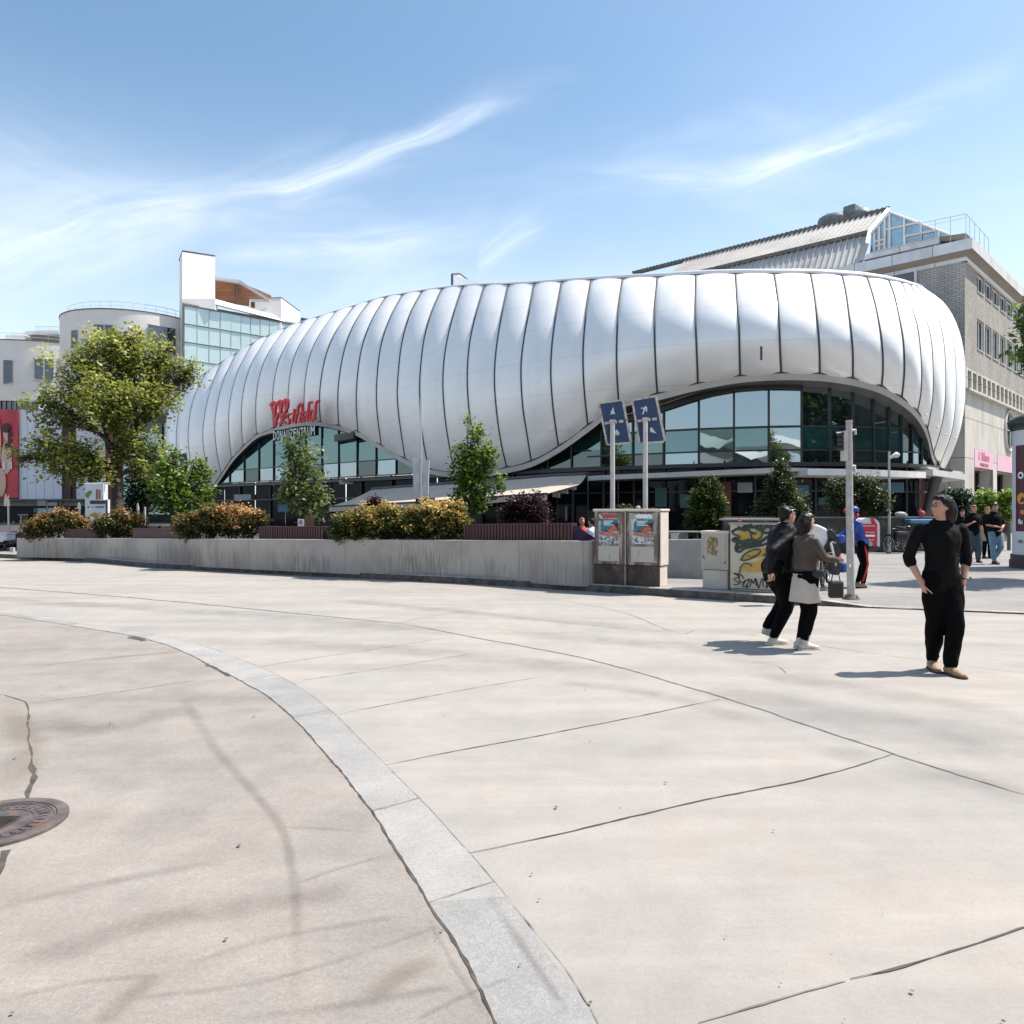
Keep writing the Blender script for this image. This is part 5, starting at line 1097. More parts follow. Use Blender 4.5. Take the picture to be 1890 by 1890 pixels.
tree('young_tree', base, P(874, 880, Y), .04, [lobe(*a) for a in [(873,900,33,38,Y,0), (872,858,34,30,Y,0), (858,838,18,18,Y,0), (900,842,16,22,Y,0), (871,808,8,24,Y,0), (866,782,4,16,Y,0), (885,800,4,18,Y,.1), (851,912,16,14,Y,0), (915,900,16,12,Y,.1), (925,885,10,6,Y,.1), (880,935,20,12,Y,0), (862,770,2.5,6,Y,0)]], ML_YOUNG,
     'slim young tree with a thin spire top right of the white post', n=350, size=.10, per=13, spread=.085, seed=23, twigs=90, bias_k=1.0)
# dark evergreens behind the maple
Y = 38; base = P(270, 1000, Y); base.z = .15
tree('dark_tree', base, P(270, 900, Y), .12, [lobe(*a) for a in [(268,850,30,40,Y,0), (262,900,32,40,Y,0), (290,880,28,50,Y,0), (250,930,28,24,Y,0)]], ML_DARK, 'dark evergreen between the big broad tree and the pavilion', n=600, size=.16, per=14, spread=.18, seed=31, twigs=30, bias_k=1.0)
# shrubs
def shrub(lobes, m, label, Y, n, size, per, spread, seed, cat='shrub', name='shrub', inner=.35, bias_k=1.15, rough=.2, group=None, baseZ=.6, aspect=1.6):
    L_ = [lobe(*a) for a in lobes]; cx = sum(l_[0] for l_ in L_)/len(L_); o = thing(name, (cx, Y, baseZ), label, cat, group)
    mb = MB(); rg = random.Random(seed)
    for l_ in L_:
        for k in range(5): mb.tube([(cx*.3 + l_[0]*.7, l_[1], baseZ), (l_[0] + rg.uniform(-.5, .5)*l_[3], l_[1] + rg.uniform(-.5, .5)*l_[4], l_[2] + l_[5]*rg.uniform(.2, .9))], [.018, .006], 4)
    mb.build('stems', M_TWIG, o); pts, ow = shell(L_, n, seed, inner, rough); keep = pts[:, 2] > baseZ - .1; pts, ow = pts[keep], ow[keep]
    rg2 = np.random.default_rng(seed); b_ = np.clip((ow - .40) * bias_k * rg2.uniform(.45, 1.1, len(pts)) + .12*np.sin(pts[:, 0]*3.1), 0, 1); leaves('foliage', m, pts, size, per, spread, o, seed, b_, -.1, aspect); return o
GR = 'bronze leaved shrubs spilling over the planter wall'
shrub([(62,977,18,18,24.8), (85,968,22,20,24.8), (110,964,22,22,24.8), (130,968,20,18,25.0), (150,970,14,16,25.2)], ML_BRONZE, 'leftmost bronze leaved shrub at the end of the planter wall', 24.8, 900, .085, 10, .07, 41, group=GR)
shrub([(190,970,18,18,24), (215,966,22,22,24), (243,970,22,22,24)], ML_BRONZE, 'rounded bronze shrub below the trunk of the big broad tree', 24, 700, .08, 10, .07, 42, group=GR)
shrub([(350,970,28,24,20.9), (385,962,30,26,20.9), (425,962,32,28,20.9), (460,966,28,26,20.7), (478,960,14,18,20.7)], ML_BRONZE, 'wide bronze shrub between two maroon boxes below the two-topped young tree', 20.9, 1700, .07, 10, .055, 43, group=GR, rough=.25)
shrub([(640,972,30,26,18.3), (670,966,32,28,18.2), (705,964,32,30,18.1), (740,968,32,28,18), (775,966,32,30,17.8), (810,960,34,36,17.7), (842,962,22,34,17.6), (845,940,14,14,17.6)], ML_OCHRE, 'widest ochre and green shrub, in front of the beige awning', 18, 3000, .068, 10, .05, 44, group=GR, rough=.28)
shrub([(962,935,26,22,19), (985,948,26,24,19), (942,948,18,18,19), (988,920,6,12,19)], ML_PURP, 'dark purple cut-leaved maple shrub behind the longest maroon box', 19, 700, .06, 10, .07, 45, baseZ=.7)
shrub([(692,932,16,14,19.5), (688,925,8,8,19.5)], ML_PURP, 'small reddish purple shrub just below the front of the awning', 19.5, 200, .05, 9, .05, 46, baseZ=.8)
YT = 28.5
shrub([(1305,960,34,34,YT), (1302,920,24,28,YT), (1300,893,8,14,YT), (1320,905,10,24,YT), (1285,925,12,24,YT), (1330,940,14,30,YT), (1278,960,14,22,YT)], ML_CONI, 'pointed yellow green juniper behind the small cabinet', YT, 1200, .11, 11, .06, 51, name='conifer_bush', cat='bush', baseZ=.3, aspect=3.2)
shrub([(1440,900,26,34,YT), (1425,935,28,28,YT), (1460,935,26,30,YT), (1442,866,14,16,YT), (1410,950,18,18,YT), (1475,945,16,22,YT)], ML_OLE, 'tall loose bush behind the man in the black jacket', YT, 900, .12, 10, .10, 52, cat='bush', name='tall_bush', baseZ=.3, aspect=2.4)
shrub([(1560,920,32,32,YT+.6), (1600,915,30,32,YT+.6), (1540,900,16,16,YT+.6), (1625,930,18,20,YT+.6), (1580,893,22,16,YT+.6)], ML_OLE, 'rounded glossy bush behind the traffic light pole', YT+.6, 1100, .11, 10, .10, 53, cat='bush', name='round_bush', baseZ=.3, aspect=2.4)
shrub([(1765,950,20,18,34), (1765,928,22,22,34), (1780,925,14,16,34), (1750,920,12,14,34)], ML_DARK, 'dark round bush against the concrete base at the pavilion end', 34, 420, .13, 10, .12, 54, cat='bush', name='dark_bush', baseZ=.1)
shrub([(1808,948,13,16,38), (1805,928,10,10,38), (1818,924,12,14,38), (1828,918,6,8,38), (1798,934,8,8,38)], ML_LIME, 'lime green bush below the lettered pink sign', 38, 260, .16, 10, .12, 55, cat='bush', name='lime_bush', baseZ=.1)
shrub([(1857,948,9,18,38), (1856,920,9,10,38), (1862,914,6,8,38), (1852,928,6,10,38)], ML_LIME, 'small lime green bush beside the advertising column', 38, 160, .16, 10, .12, 56, cat='bush', name='lime_bush', baseZ=.1)
shrub([(1200,955,12,14,27), (1212,965,10,10,27), (1150,950,14,12,27)], ML_OLE, 'low leafy plants showing above the poster cabinets', 27, 200, .1, 9, .10, 57, cat='bush', name='low_bush', baseZ=.3)
# tree whose branches reach into the picture from the right
Y = 17; base = P(2060, 1060, Y); base.z = .01
tree('street_tree', base, P(2050, 700, Y), .16, [lobe(*a) for a in [(1905,570,22,20,Y,0), (1896,610,24,20,Y,0), (1898,650,26,18,Y,0), (1892,668,14,8,Y,0), (1950,600,50,60,Y,0), (2020,560,80,80,Y,0), (2090,620,80,80,Y,.5), (2050,500,80,60,Y,0)]], ML_YOUNG, 'leafy street tree whose lowest branches reach in at the right edge', n=900, size=.14, per=14, spread=.12, seed=61, twigs=150, bias_k=1.0)
# trees behind the camera, mirrored in the right half of the arch glazing
for k, (x, y, h) in enumerate([(33, -9, 18), (38, -7, 17), (43, -10, 19), (48, -7, 18), (54, -9, 19), (61, -6, 19), (36, -14, 19), (-30, -14, 9)]):
    o = tree('avenue_tree', Vector((x, y, 0)), Vector((x, y, h*.35)), .2, [(x, y, h*.62, 4.0, 4.0, h*.32), (x+2.1, y+.5, h*.45, 3.0, 3.0, h*.25), (x-2.0, y, h*.5, 3.0, 3.0, h*.25), (x, y, h*.85, 2.4, 2.4, h*.16)], ML_CONI,
        'avenue tree across the road mirrored in the glazing, ' + ['nearest the arch', 'second along', 'third along', 'tall one at far side', 'behind the second', 'farthest of all', 'left of the row', 'alone at the left'][k], n=620, size=.60, per=13, spread=.55, seed=70+k, group='trees across the road', twigs=24, bias_k=.8)
M_CHROME = mat('chrome', (.6, .6, .6), .25, .9)
# ------------------------------------------------------------------ awning
M_AWN = mat('beige_awning', (.50, .43, .345), .75, vary=.06, vscale=.6)
AW = thing('awning', P(850, 945, 39), 'long beige fabric awning reaching out below the dip of the white skin', 'awning')
fx = [607, 700, 800, 900, 1010, 1064]; fy = [935, 930, 925, 917.5, 911, 896]; bx = [687, 750, 830, 920, 1020, 1082]; by_ = [903.5, 899, 893.5, 887, 879, 876.5]
def fa(px): return Dg(px) - 10.5
fr = []; bk = []
for a, c_, d, e_ in zip(fx, fy, bx, by_): fr.append(P(a, c_, fa(a) if a < 1050 else Dg(a) - 7.5)); bk.append(P(d, e_, Dg(d) - 3.6))
FR = [Vector(v) for v in catmull([tuple(p) for p in fr[:-1]], 40)] + [fr[-1]]; BK = [Vector(v) for v in catmull([tuple(p) for p in bk[:-1]], 40)] + [bk[-1]]
mb = MB(); rows = []
for f_, b_ in zip(FR, BK): rows.append([f_.lerp(b_, t) - Vector((0, 0, .12*math.sin(math.pi*t))) for t in np.linspace(0, 1, 7)])
mb.grid(rows); mb.grid([[q - Vector((0, 0, .02)) for q in r_] for r_ in rows]); mb.build('fabric', M_AWN, AW)
mb = MB(); V0 = [p + Vector((0, 0, -.03)) for p in FR[:40]]; mb.grid([V0, [p - Vector((0, 0, .27 + .03*math.sin(i*.9))) for i, p in enumerate(V0)]]); mb.build('valance', M_AWN, AW)
mb = MB(); mb.tube(FR[:40], .05, 6); mb.build('front_bar', M_MUL, AW)
mb = MB(); mb.tube([p + Vector((0, 0, .06)) for p in BK], .09, 6); mb.build('cassette', M_STEEL, AW)
for t in (4, 14, 24, 34): mb = MB(); mb.tube([BK[t] - Vector((0,0,.2)), FR[t].lerp(BK[t], .5) - Vector((0, 0, .3)), FR[t] - Vector((0, 0, .05))], .035, 5); mb.build('arm', M_STEEL, AW)
# slat-like shade fringe at its right end
mb = MB()
for i in range(9): p = P(1022 + i*5, 912 - i*2.4 + (i % 3)*3, fa(1030) + 3.0); mb.box(p, (.10, .03, .28))
mb.build('fringe', M_CAN, AW)
# terrace parapet (dark low wall) with counter top things
M_DKW = mat('dark_parapet', (.055, .053, .050), .75, vary=.3, vscale=2, col2=(.11, .10, .09), c2lo=.55, c2hi=.7)
TP = thing('terrace_parapet', P(1560, 1018, 29.8), 'low dark terrace wall behind the bicycles and bushes', 'wall')
a, c_ = P(1335, 1010, 27.6), P(1765, 1010, 30.5); a.z = 0; c_.z = 0
mb = MB(); mb.slab([a, c_, up(c_, 1.36), up(a, 1.36)], (0, .25, 0)); mb.build('wall_body', M_DKW, TP)
mb = MB(); mb.slab([a + Vector((0,-.05,0)) + Vector((0,0,1.36)), c_ + Vector((0,-.05,1.36)), c_ + Vector((0,-.05,1.42)), a + Vector((0,-.05,1.42))], (0, .35, 0)); mb.build('wall_top', mat('grey_cap', (.20, .19, .18), .7), TP)
# ------------------------------------------------------------------ street cabinets
M_CAB = mat('cabinet_beige', (.47, .43, .37), .6, vary=.10, vscale=3, col2=(.33, .28, .23), c2lo=.55, c2hi=.8, c2scale=2.5)
M_CABS = mat('cabinet_side', (.60, .535, .47), .6, vary=.06, vscale=3); M_GRIME = mat('cabinet_grime', (.12, .085, .065), .75, vary=.45, vscale=6, stretch=(1, 1, .25), col2=(.42, .36, .30), c2lo=.48, c2hi=.66, c2scale=9)
M_PLINTH = mat('cabinet_plinth', (.055, .042, .036), .8, vary=.5, vscale=4, col2=(.15, .12, .10), c2lo=.55, c2hi=.7, c2scale=5)
def cab(name, pa, pc, dep, z0, z1, zs, mats, label, plate=.05, over=.03):
    """cabinet: front from pa to pc (ground points), depth backwards"""
    u = (pc - pa); u.z = 0; w_ = u.length; pl = PL(up(pa, z0), u); back = -pl.n if pl.n.y < 0 else pl.n
    pl.n = -back; o = thing(name, up(pa.lerp(pc, .5), z0), label, 'cabinet'); H = z1 - z0; S = zs - z0
    mb = MB(); mb.slab([pl.pt(.02, 0, -.02), pl.pt(w_-.02, 0, -.02), pl.pt(w_-.02, S - .015, -.02), pl.pt(.02, S - .015, -.02)], back * (dep - .02)); mb.build('plinth', mats[1], o)
    mb = MB(); mb.slab([pl.pt(.04, S - .015, -.05), pl.pt(w_-.04, S-.015, -.05), pl.pt(w_-.04, S, -.05), pl.pt(.04, S, -.05)], back * (dep - .1)); mb.build('shadow_gap', M_MUL, o)
    mb = MB(); mb.slab([pl.pt(0, S), pl.pt(w_, S), pl.pt(w_, H - plate), pl.pt(0, H - plate)], back * dep); bd = mb.build('housing', mats[0], o)
    mb = MB(); c0 = pl.pt(w_/2, H - plate/2) + back * dep/2; mb.box(c0, (w_ + 2*over, dep + 2*over, plate), rz=math.atan2(u.y, u.x), bev=.018); mb.build('top_plate', mats[2], o)
    return o, pl, w_, H, S, back
pa, pc = G(1099, 1079.5, .155), G(1156, 1081, .155); pA = Vector((1.66, 15.05, .155)); pB = Vector((2.85, 14.38, .155)); uu = (pB - pA) / 1.0
mid = pA.lerp(pB, .475); mid2 = pA.lerp(pB, .505)
M_POST1 = mat('poster_teal', (.035, .17, .21), .5, vary=.25, vscale=14); M_POSTO = mat('poster_orange', (.55, .13, .04), .5, vary=.3, vscale=12); M_POSTW = mat('poster_torn_white', (.50, .52, .55), .6, col2=(.12, .12, .13), c2lo=.5, c2hi=.56, c2scale=22, vary=.2); M_POSTR = mat('poster_red', (.50, .05, .05), .5); M_POSTP = mat('poster_flesh', (.42, .17, .14), .5, vary=.25, vscale=12)
M_POSTK = mat('poster_dark_line', (.03, .02, .03), .6)
for k, (a0, c0, lab) in enumerate([(pA, mid, 'left half of the tall poster cabinet pair, with a red headed torn poster'), (mid2, pB, 'right half of the tall poster cabinet pair, with sunlit pale side')]):
    o, pl, w_, H, S, back = cab('poster_cabinet', a0, c0, .50, .155, 1.66, .565, [M_GRIME if True else M_CAB, M_PLINTH, M_CABS], lab)
    o['group'] = 'tall cabinets with pasted posters'
    mb = MB(); pl.poly(mb, [(.05, S+.05), (w_-.05, S+.05), (w_-.05, H-.08), (.05, H-.08)], .012, .012); mb.build('door', mat('door_grime', (.19, .145, .115), .7, vary=.25, vscale=5, stretch=(1, 1, .3), col2=(.36, .31, .26), c2lo=.45, c2hi=.62, c2scale=5), o)
    mb = MB()   # right flank sheet, proud of the housing
    q = pl.pt(w_, S, 0); mb.slab([q, q + back*.48, q + back*.48 + Vector((0,0,H-S-.06)), q + Vector((0,0,H-S-.06))], pl.u*.012); q = pl.pt(w_-.02, 0, -.03); mb.slab([q, q + back*.44, q + back*.44 + Vector((0,0,S-.02)), q + Vector((0,0,S-.02))], pl.u*.010)
    mb.build('side_panel', M_CABS, o)
    u0, u1 = .10, w_ - .13; v0, v1 = .82, H - .10; du, dv = u1-u0, v1-v0; q = lambda pts: [(u0 + a*du, v0 + c*dv) for a, c in pts]
    mb = MB(); pl.poly(mb, q([(0,0),(1,0),(1,1),(0,1)]), .017, .004); ps_ = mb.build('poster', M_POSTW, o)
    mb = MB(); pl.poly(mb, q([(.10,.40),(.97,.42),(.98,.82),(.12,.83)]), .020, .003); mb.build('poster_picture', M_POST1, ps_)
    mb = MB(); pl.poly(mb, q([(.15,.40),(.45,.47),(.62,.56),(.78,.70),(.98,.72),(.98,.46),(.6,.40)]), .023, .003); mb.build('poster_dark', M_POSTK, ps_)
    mb = MB(); pl.poly(mb, q([(.40,.43),(.56,.50),(.68,.58),(.80,.66),(.84,.58),(.94,.52),(.9,.45),(.6,.41)]), .026, .003); mb.build('poster_glow', M_POSTO, ps_)
    mb = MB(); pl.poly(mb, q([(.04,.30),(.20,.38),(.45,.40),(.75,.37),(.99,.30),(.97,.22),(.6,.24),(.3,.27)]), .026, .003); mb.build('poster_rock', M_POSTP, ps_)
    mb = MB(); 
    for i in range(7):
        uA = .22 + i*.105; pl.stroke(mb, q([(uA, .86), (uA + .01, .985)]), .022, .023, .003); pl.stroke(mb, q([(uA, .985 if i % 2 else .92), (uA + .07, .985 if i % 3 else .92)]), .020, .0235, .003); pl.stroke(mb, q([(uA+.065, .86), (uA+.06, .97)]), .018, .024, .003)
    mb.build('poster_title', M_POSTR if k == 0 else M_WHT, ps_)
    mb = MB()
    for i in range(4): pl.stroke(mb, q([(.25, .76 - i*.045), (.25 + .5 - .08*(i % 3), .765 - i*.045)]), .012, .0235, .002)
    mb.build('poster_lines', M_WHT, ps_)
    if k:
        mb = MB(); pl.poly(mb, q([(-.02,.84),(.22,.86),(.28,.80),(.16,.74),(.12,.62),(.14,.48),(.02,.46)]), .029, .003); mb.build('torn_corner', mat('torn_mint', (.42, .55, .52), .6), ps_)
    mb = MB(); pl.poly(mb, [(u0-.01, S+.06), (u1+.01, S+.06), (u1+.01, v0-.05), (u0-.01, v0-.05)], .016, .004); mb.build('lower_vent', mat('vent_grime', (.46, .43, .38), .7, stretch=(1, 1, .3), col2=(.10, .08, .07), c2lo=.60, c2hi=.68, c2scale=9), o)
# junk on top: small pot
mb = MB(); p = pA.lerp(pB, .70); mb.ell((p.x, p.y + .2, 1.69), (.05, .04, .035)); tag(mb.build('crumpled_can', M_PALE), 'small crumpled pale can lying on top of the poster cabinets', 'litter')
# small cabinet and graffiti cabinet
pA, pB, pC_, pD = G(1294.4, 1085.5, .155), G(1344, 1088.5, .155), G(1348, 1089.5, .155), G(1436, 1094, .155)
o, pl, w_, H, S, back = cab('grey_cabinet', pA, pB, .36, .155, 1.245, .52, [mat('cabinet_greybeige', (.40, .375, .32), .55, vary=.08, vscale=4), mat('cabinet_lowpanel', (.47, .44, .38), .6, vary=.08), M_CABS], 'small plain grey cabinet with ochre paint stain left of the graffiti cabinet', .045, .02)
mb = MB(); pl.poly(mb, [(.05, S+.04), (w_-.05, S+.04), (w_-.05, H-.1), (.05, H-.1)], .008, .008); mb.build('door', MATS['cabinet_greybeige'], o)
mb = MB(); pl.poly(mb, [(.12, S+.28), (.30, S+.26), (.33, S+.40), (.32, S+.60), (.13, S+.62), (.12, S+.45)], .011, .002); mb.build('paint_stain', mat('ochre_stain', (.20, .145, .045), .7, vary=.5, vscale=18, col2=(.38, .35, .28), c2lo=.5, c2hi=.6, c2scale=16), o)
mb = MB(); pl.stroke(mb, [(.035, .62), (.07, .55)], [.03, .01], .012, .003); mb.box(pl.pt(w_-.06, .50, .015), (.025, .02, .025)); mb.build('lock', M_STEEL, o)
o, pl, w_, H, S, back = cab('graffiti_cabinet', pC_, pD, .40, .155, 1.415, .20, [mat('cabinet_cream', (.50, .45, .36), .55, vary=.06, vscale=3), mat('cabinet_cream_low', (.40, .36, .30), .6, vary=.2), mat('cabinet_lid', (.36, .33, .30), .6)], 'cream cabinet covered in yellow and green graffiti behind the man in black', .05, .03)
mb = MB(); mb.box(pl.pt(w_/2 - .08, H + .05, 0) + back*.25, (w_ + .22, .62, .03), rz=math.atan2(pl.u.y, pl.u.x)); mb.build('lid_sheet', mat('lid_sheet', (.30, .28, .26), .6), o)
M_GY = mat('graffiti_yellow', (.46, .30, .07), .6, vary=.12, vscale=8); M_GG = mat('graffiti_green', (.022, .045, .035), .6, vary=.2, vscale=8); M_GK = mat('graffiti_black', (.02, .018, .018), .6)
def gz(x, y): return ((x - 1348) / (1800 - 1348) * w_ * 1.0, H - (y - 330) / (975 - 330) * H)   # from the enlarged picture of the cabinet face
mb = MB()
for pts in [[(1410,440),(1450,400),(1540,410),(1530,520),(1450,550),(1410,560)], [(1545,420),(1640,400),(1660,440),(1650,520),(1570,500)], [(1470,640),(1540,590),(1640,570),(1740,560),(1740,640),(1640,660),(1480,680)], [(1440,770),(1490,715),(1590,700),(1690,650),(1740,640),(1740,790),(1440,800)]]: pl.poly(mb, [gz(*p) for p in pts], .005, .004)
mb.build('graffiti_fill', M_GY, o)
mb = MB()
for pts, wd in [([(1360,430),(1400,400),(1470,390),(1500,350),(1560,380),(1600,370),(1640,350),(1700,350),(1780,360)], .05), ([(1365,510),(1400,480),(1420,520),(1400,590),(1450,560),(1540,540),(1620,520),(1700,470),(1760,450)], .06), ([(1400,600),(1440,610),(1480,580),(1560,560),(1660,540),(1760,500)], .045), ([(1545,440),(1570,500),(1640,470),(1660,400)], .028),
                ([(1450,690),(1480,640),(1540,600),(1620,580),(1640,600),(1600,640),(1520,680),(1460,690)], .026), ([(1440,800),(1450,750),(1490,715),(1530,720),(1560,740)], .018), ([(1500,660),(1530,640),(1560,660),(1580,630)], .010), ([(1500,350),(1540,420),(1600,440)], .035), ([(1370,440),(1440,470),(1400,500)], .03), ([(1640,350),(1660,420),(1720,430),(1780,420)], .045), ([(1660,640),(1720,600),(1780,560)], .03), ([(1380,500),(1460,520),(1560,500),(1640,540)], .07), ([(1420,380),(1500,400),(1560,350)], .06), ([(1590,380),(1650,400),(1700,370),(1760,390)], .06)]:
    pl.stroke(mb, [tuple(v) for v in catmull([gz(*p) for p in pts], 24)], wd, .009 + .0004*len(mb.f)/23, .003)
mb.build('graffiti_outline', M_GG, o)
mb = MB()
for k, pts in enumerate([[(1385,815),(1440,845),(1390,860),(1380,870),(1440,905),(1385,920)], [(1440,800),(1430,850),(1460,900),(1500,870),(1470,930),(1520,940)], [(1500,880),(1530,860),(1520,900),(1500,930),(1540,925)], [(1545,920),(1550,860),(1570,900),(1590,850),(1600,920)], [(1600,860),(1620,940),(1650,850)], [(1660,850),(1665,930)], [(1700,840),(1695,940),(1730,850),(1740,930)], [(1380,810),(1460,830),(1480,860)]]):
    pl.stroke(mb, [tuple(v) for v in catmull([gz(*p) for p in pts], 18)], .018, .0105 + .0012*k, .001)
mb.build('graffiti_tag', M_GK, o)
# ------------------------------------------------------------------ tilted blue boards on posts
M_NAVY = mat('navy_board', (.018, .045, .115), .5, vary=.15, vscale=5); M_WORN = mat('worn_cream_paint', (.52, .47, .40), .7, vary=.25, vscale=14, col2=(.30, .17, .12), c2lo=.58, c2hi=.64, c2scale=12); M_POLE = mat('cream_pole', (.50, .48, .45), .5, vary=.12, vscale=5); M_STICK = mat('sticker_residue', (.50, .56, .58), .7, vary=.15)
def tilt_sign(cor, px_pole, ytop, Y, label, patches):
    o = thing('tilted_board_sign', P(px_pole, 1000, Y + .06), label, 'sign', 'tilted dark blue boards on cream poles'); o.location.z = .15
    q = [P(x, y, Y) for x, y in cor]; n = Vector((0, 1, 0))
    mb = MB(); mb.slab(q, n*.03); mb.build('board', M_NAVY, o)
    mb = MB(); cq = sum(q, Vector())/4
    for i in range(4):
        a, c_ = q[i], q[(i+1) % 4]; t = (c_-a).normalized(); w_ = .035 if i != 1 else .055; nn = Vector((t.z, 0, -t.x)); nn = nn if nn.dot(cq-a) < 0 else -nn
        mb.slab([a - t*.01, c_ + t*.01, c_ + t*.01 + nn*w_, a - t*.01 + nn*w_], Vector((0, .06, 0))); 
    fr_ = mb.build('frame', M_WORN, o)
    m1, m2 = q[0].lerp(q[3], .50), q[1].lerp(q[2], .50); d = (m2 - m1)
    mb = MB(); mb.slab([m1 + d*.03 + Vector((0,-.03,-.02)), m1 + d*.60 + Vector((0,-.03,-.02)), m1 + d*.60 + Vector((0,-.03,.035)), m1 + d*.03 + Vector((0,-.03,.035))], n*.028); mb.slab([m1 + d*.68 + Vector((0,-.03,-.02)), m1 + d*.88 + Vector((0,-.03,-.02)), m1 + d*.88 + Vector((0,-.03,.04)), m1 + d*.68 + Vector((0,-.03,.04))], n*.028); mb.build('cross_batten', M_WORN, o)
    mb = MB(); p = P(px_pole, ytop, Y - .09); mb.tube([Vector((p.x, p.y, .13)), p], .052, 12); mb.box(p + Vector((0, 0, .01)), (.13, .13, .05)); mb.build('pole', M_POLE, o)
    mb = MB()
    for k, pts in enumerate(patches): mb.slab([P(1090 + x/12.6, 720 + y/12.6, Y - .008) for x, y in pts], n*.006)
    mb.build('sticker_rest', M_STICK, o)
tilt_sign([(1107.5,745.5), (1147.5,740), (1162,815.5), (1122,819)], 1130.5, 778, 16.6, 'tilted dark blue board on a cream pole, left of the pair', [[(465,565),(480,470),(505,455),(515,405),(540,410),(545,490),(575,550),(520,555)], [(570,1040),(565,960),(610,910),(635,940),(640,965),(668,965),(665,1045),(600,1050)]])
tilt_sign([(1169,740), (1208.7,733), (1225,813.5), (1182,816.5)], 1191, 774, 16.4, 'tilted dark blue board on a cream pole, right of the pair, with larger sticker', [[(1195,565),(1230,470),(1215,430),(1160,430),(1180,405),(1240,410),(1275,360),(1315,400),(1320,500),(1290,500),(1270,440),(1250,520),(1220,565)], [(1390,970),(1385,880),(1420,865),(1460,910),(1500,970),(1530,1005),(1470,990),(1430,985)]])
# white panel on thin pole in front of the awning
Y = 23.5; o = thing('panel_sign', P(778, 1000, Y), 'weathered white panel sign on thin grey pole in front of the awning', 'sign'); o.location.z = .15
mb = MB(); mb.slab([P(763, 905, Y), P(775.5, 913, Y), P(775.5, 846, Y), P(761, 844, Y)], (0, .12, 0)); mb.slab([P(780, 913, Y), P(790, 912, Y), P(792, 850, Y), P(780, 846, Y)], (0, .12, 0)); mb.build('panel', mat('weathered_white', (.62, .63, .62), .5, vary=.15, vscale=3, col2=(.42, .40, .36), c2lo=.55, c2hi=.75), o)
mb = MB(); a = P(777.5, 735, Y); mb.tube([Vector((a.x, a.y - .03, .1)), a + Vector((0, -.03, 0))], .035, 10); mb.build('pole', M_RAILW, o)
mb = MB(); mb.slab([P(767, 931, Y - .1), P(777, 931, Y - .1), P(777, 921, Y - .1), P(767, 920, Y - .1)], (0, .2, 0)); mb.slab([P(780, 929, Y - .1), P(802, 929, Y - .1), P(802, 919, Y - .1), P(780, 920, Y - .1)], (0, .2, 0)); mb.build('dark_box', M_MUL, o)
# small tilted blue board at the left foot of the pavilion
Y = 27; o = thing('small_board_sign', P(341, 1000, Y), 'small tilted navy board behind the two-topped young tree', 'sign'); o.location.z = .15
mb = MB(); mb.slab([P(334, 865, Y), P(347, 861.5, Y), P(343.5, 836, Y), P(328.5, 838, Y)], (0, .05, 0)); mb.build('board', M_NAVY, o)
mb = MB(); mb.tube([P(343, 1000, Y + .1), P(341, 865, Y + .1), P(331, 819, Y + .1)], .03, 8); mb.build('pole', M_POLE, o)
# ------------------------------------------------------------------ traffic light seen from behind
b0 = G(1571, 1104, .10); o = thing('traffic_light', b0, 'grey traffic light pole with signal head turned away, on the kerb corner', 'traffic light')
Y = b0.y; tp = P(1567, 781, Y)
mb = MB(); mb.tube([b0, tp.lerp(b0, .5) + Vector((-.01, 0, 0)), tp], [.068, .060, .052], 16); mb.cyl(tp, .058, .05, 14); mb.build('pole', mat('grey_pole', (.40, .385, .365), .5, vary=.2, vscale=9), o)
mb = MB(); mb.cyl(b0 - Vector((0, 0, .02)), .155, .045, 20, r2=.13); mb.cyl(b0 + Vector((0, 0, .02)), .10, .05, 20, r2=.075); mb.build('base_collar', mat('rusty_collar', (.17, .14, .12), .8, vary=.4, vscale=18), o)
for i in range(4): a = i*math.pi/2 + .4; mb = MB(); mb.cyl(b0 + Vector((.13*math.cos(a), .13*math.sin(a), .02)), .012, .03, 6); mb.build('bolt', M_STEEL, o)
mb = MB(); mb.slab([P(1557.5, 850, Y + .02), P(1565.5, 850, Y - .05), P(1565.5, 795, Y - .05), P(1557.5, 795, Y + .02)], (.0, .14, 0)); mb.build('signal_housing', mat('signal_cream', (.50, .475, .43), .5, vary=.1), o)
for yy in (803, 812, 820, 829):
    mb = MB(); c0 = P(1557.5, yy, Y + .08); rows = []
    for r_, x in ((.062, 0), (.066, -.15)): rows.append([c0 + Vector((x, r_*math.cos(a), r_*math.sin(a) - (.012 if x else 0))) for a in np.linspace(-.4, math.pi + .4, 12)])
    mb.grid(rows); mb.grid([[p + Vector((0,0,.004)) for p in r_] for r_ in rows]); mb.build('visor', M_MUL, o)
mb = MB(); mb.tube([tp + Vector((.02, 0, -.13)), tp + Vector((.11, 0, -.12)), tp + Vector((.11, 0, -.20))], .025, 8); mb.tube([P(1570, 861, Y), P(1577, 860, Y), P(1577, 870, Y)], .03, 8); mb.build('bracket', M_POLE, o)
mb = MB(); mb.box(P(1569, 1044, Y - .07), (.03, .01, .06)); mb.build('sticker', M_WHT, o)
# street lamp
Y = 29; o = thing('street_lamp', P(1641, 985, Y), 'slim pale street lamp with a short curved head before the terrace wall', 'street lamp'); o.location.z = .01
a = P(1641, 833, Y); mb = MB(); mb.tube([Vector((a.x, Y, 0)), a], [.055, .04], 10); mb.build('pole', M_POLE, o)
mb = MB(); mb.tube([P(1642, 846, Y), P(1648, 842, Y), P(1655, 839.5, Y), P(1660, 839.5, Y)], [.035, .07, .12, .05], 10); mb.build('lamp_head', mat('lamp_head_white', (.62, .62, .60), .3), o)
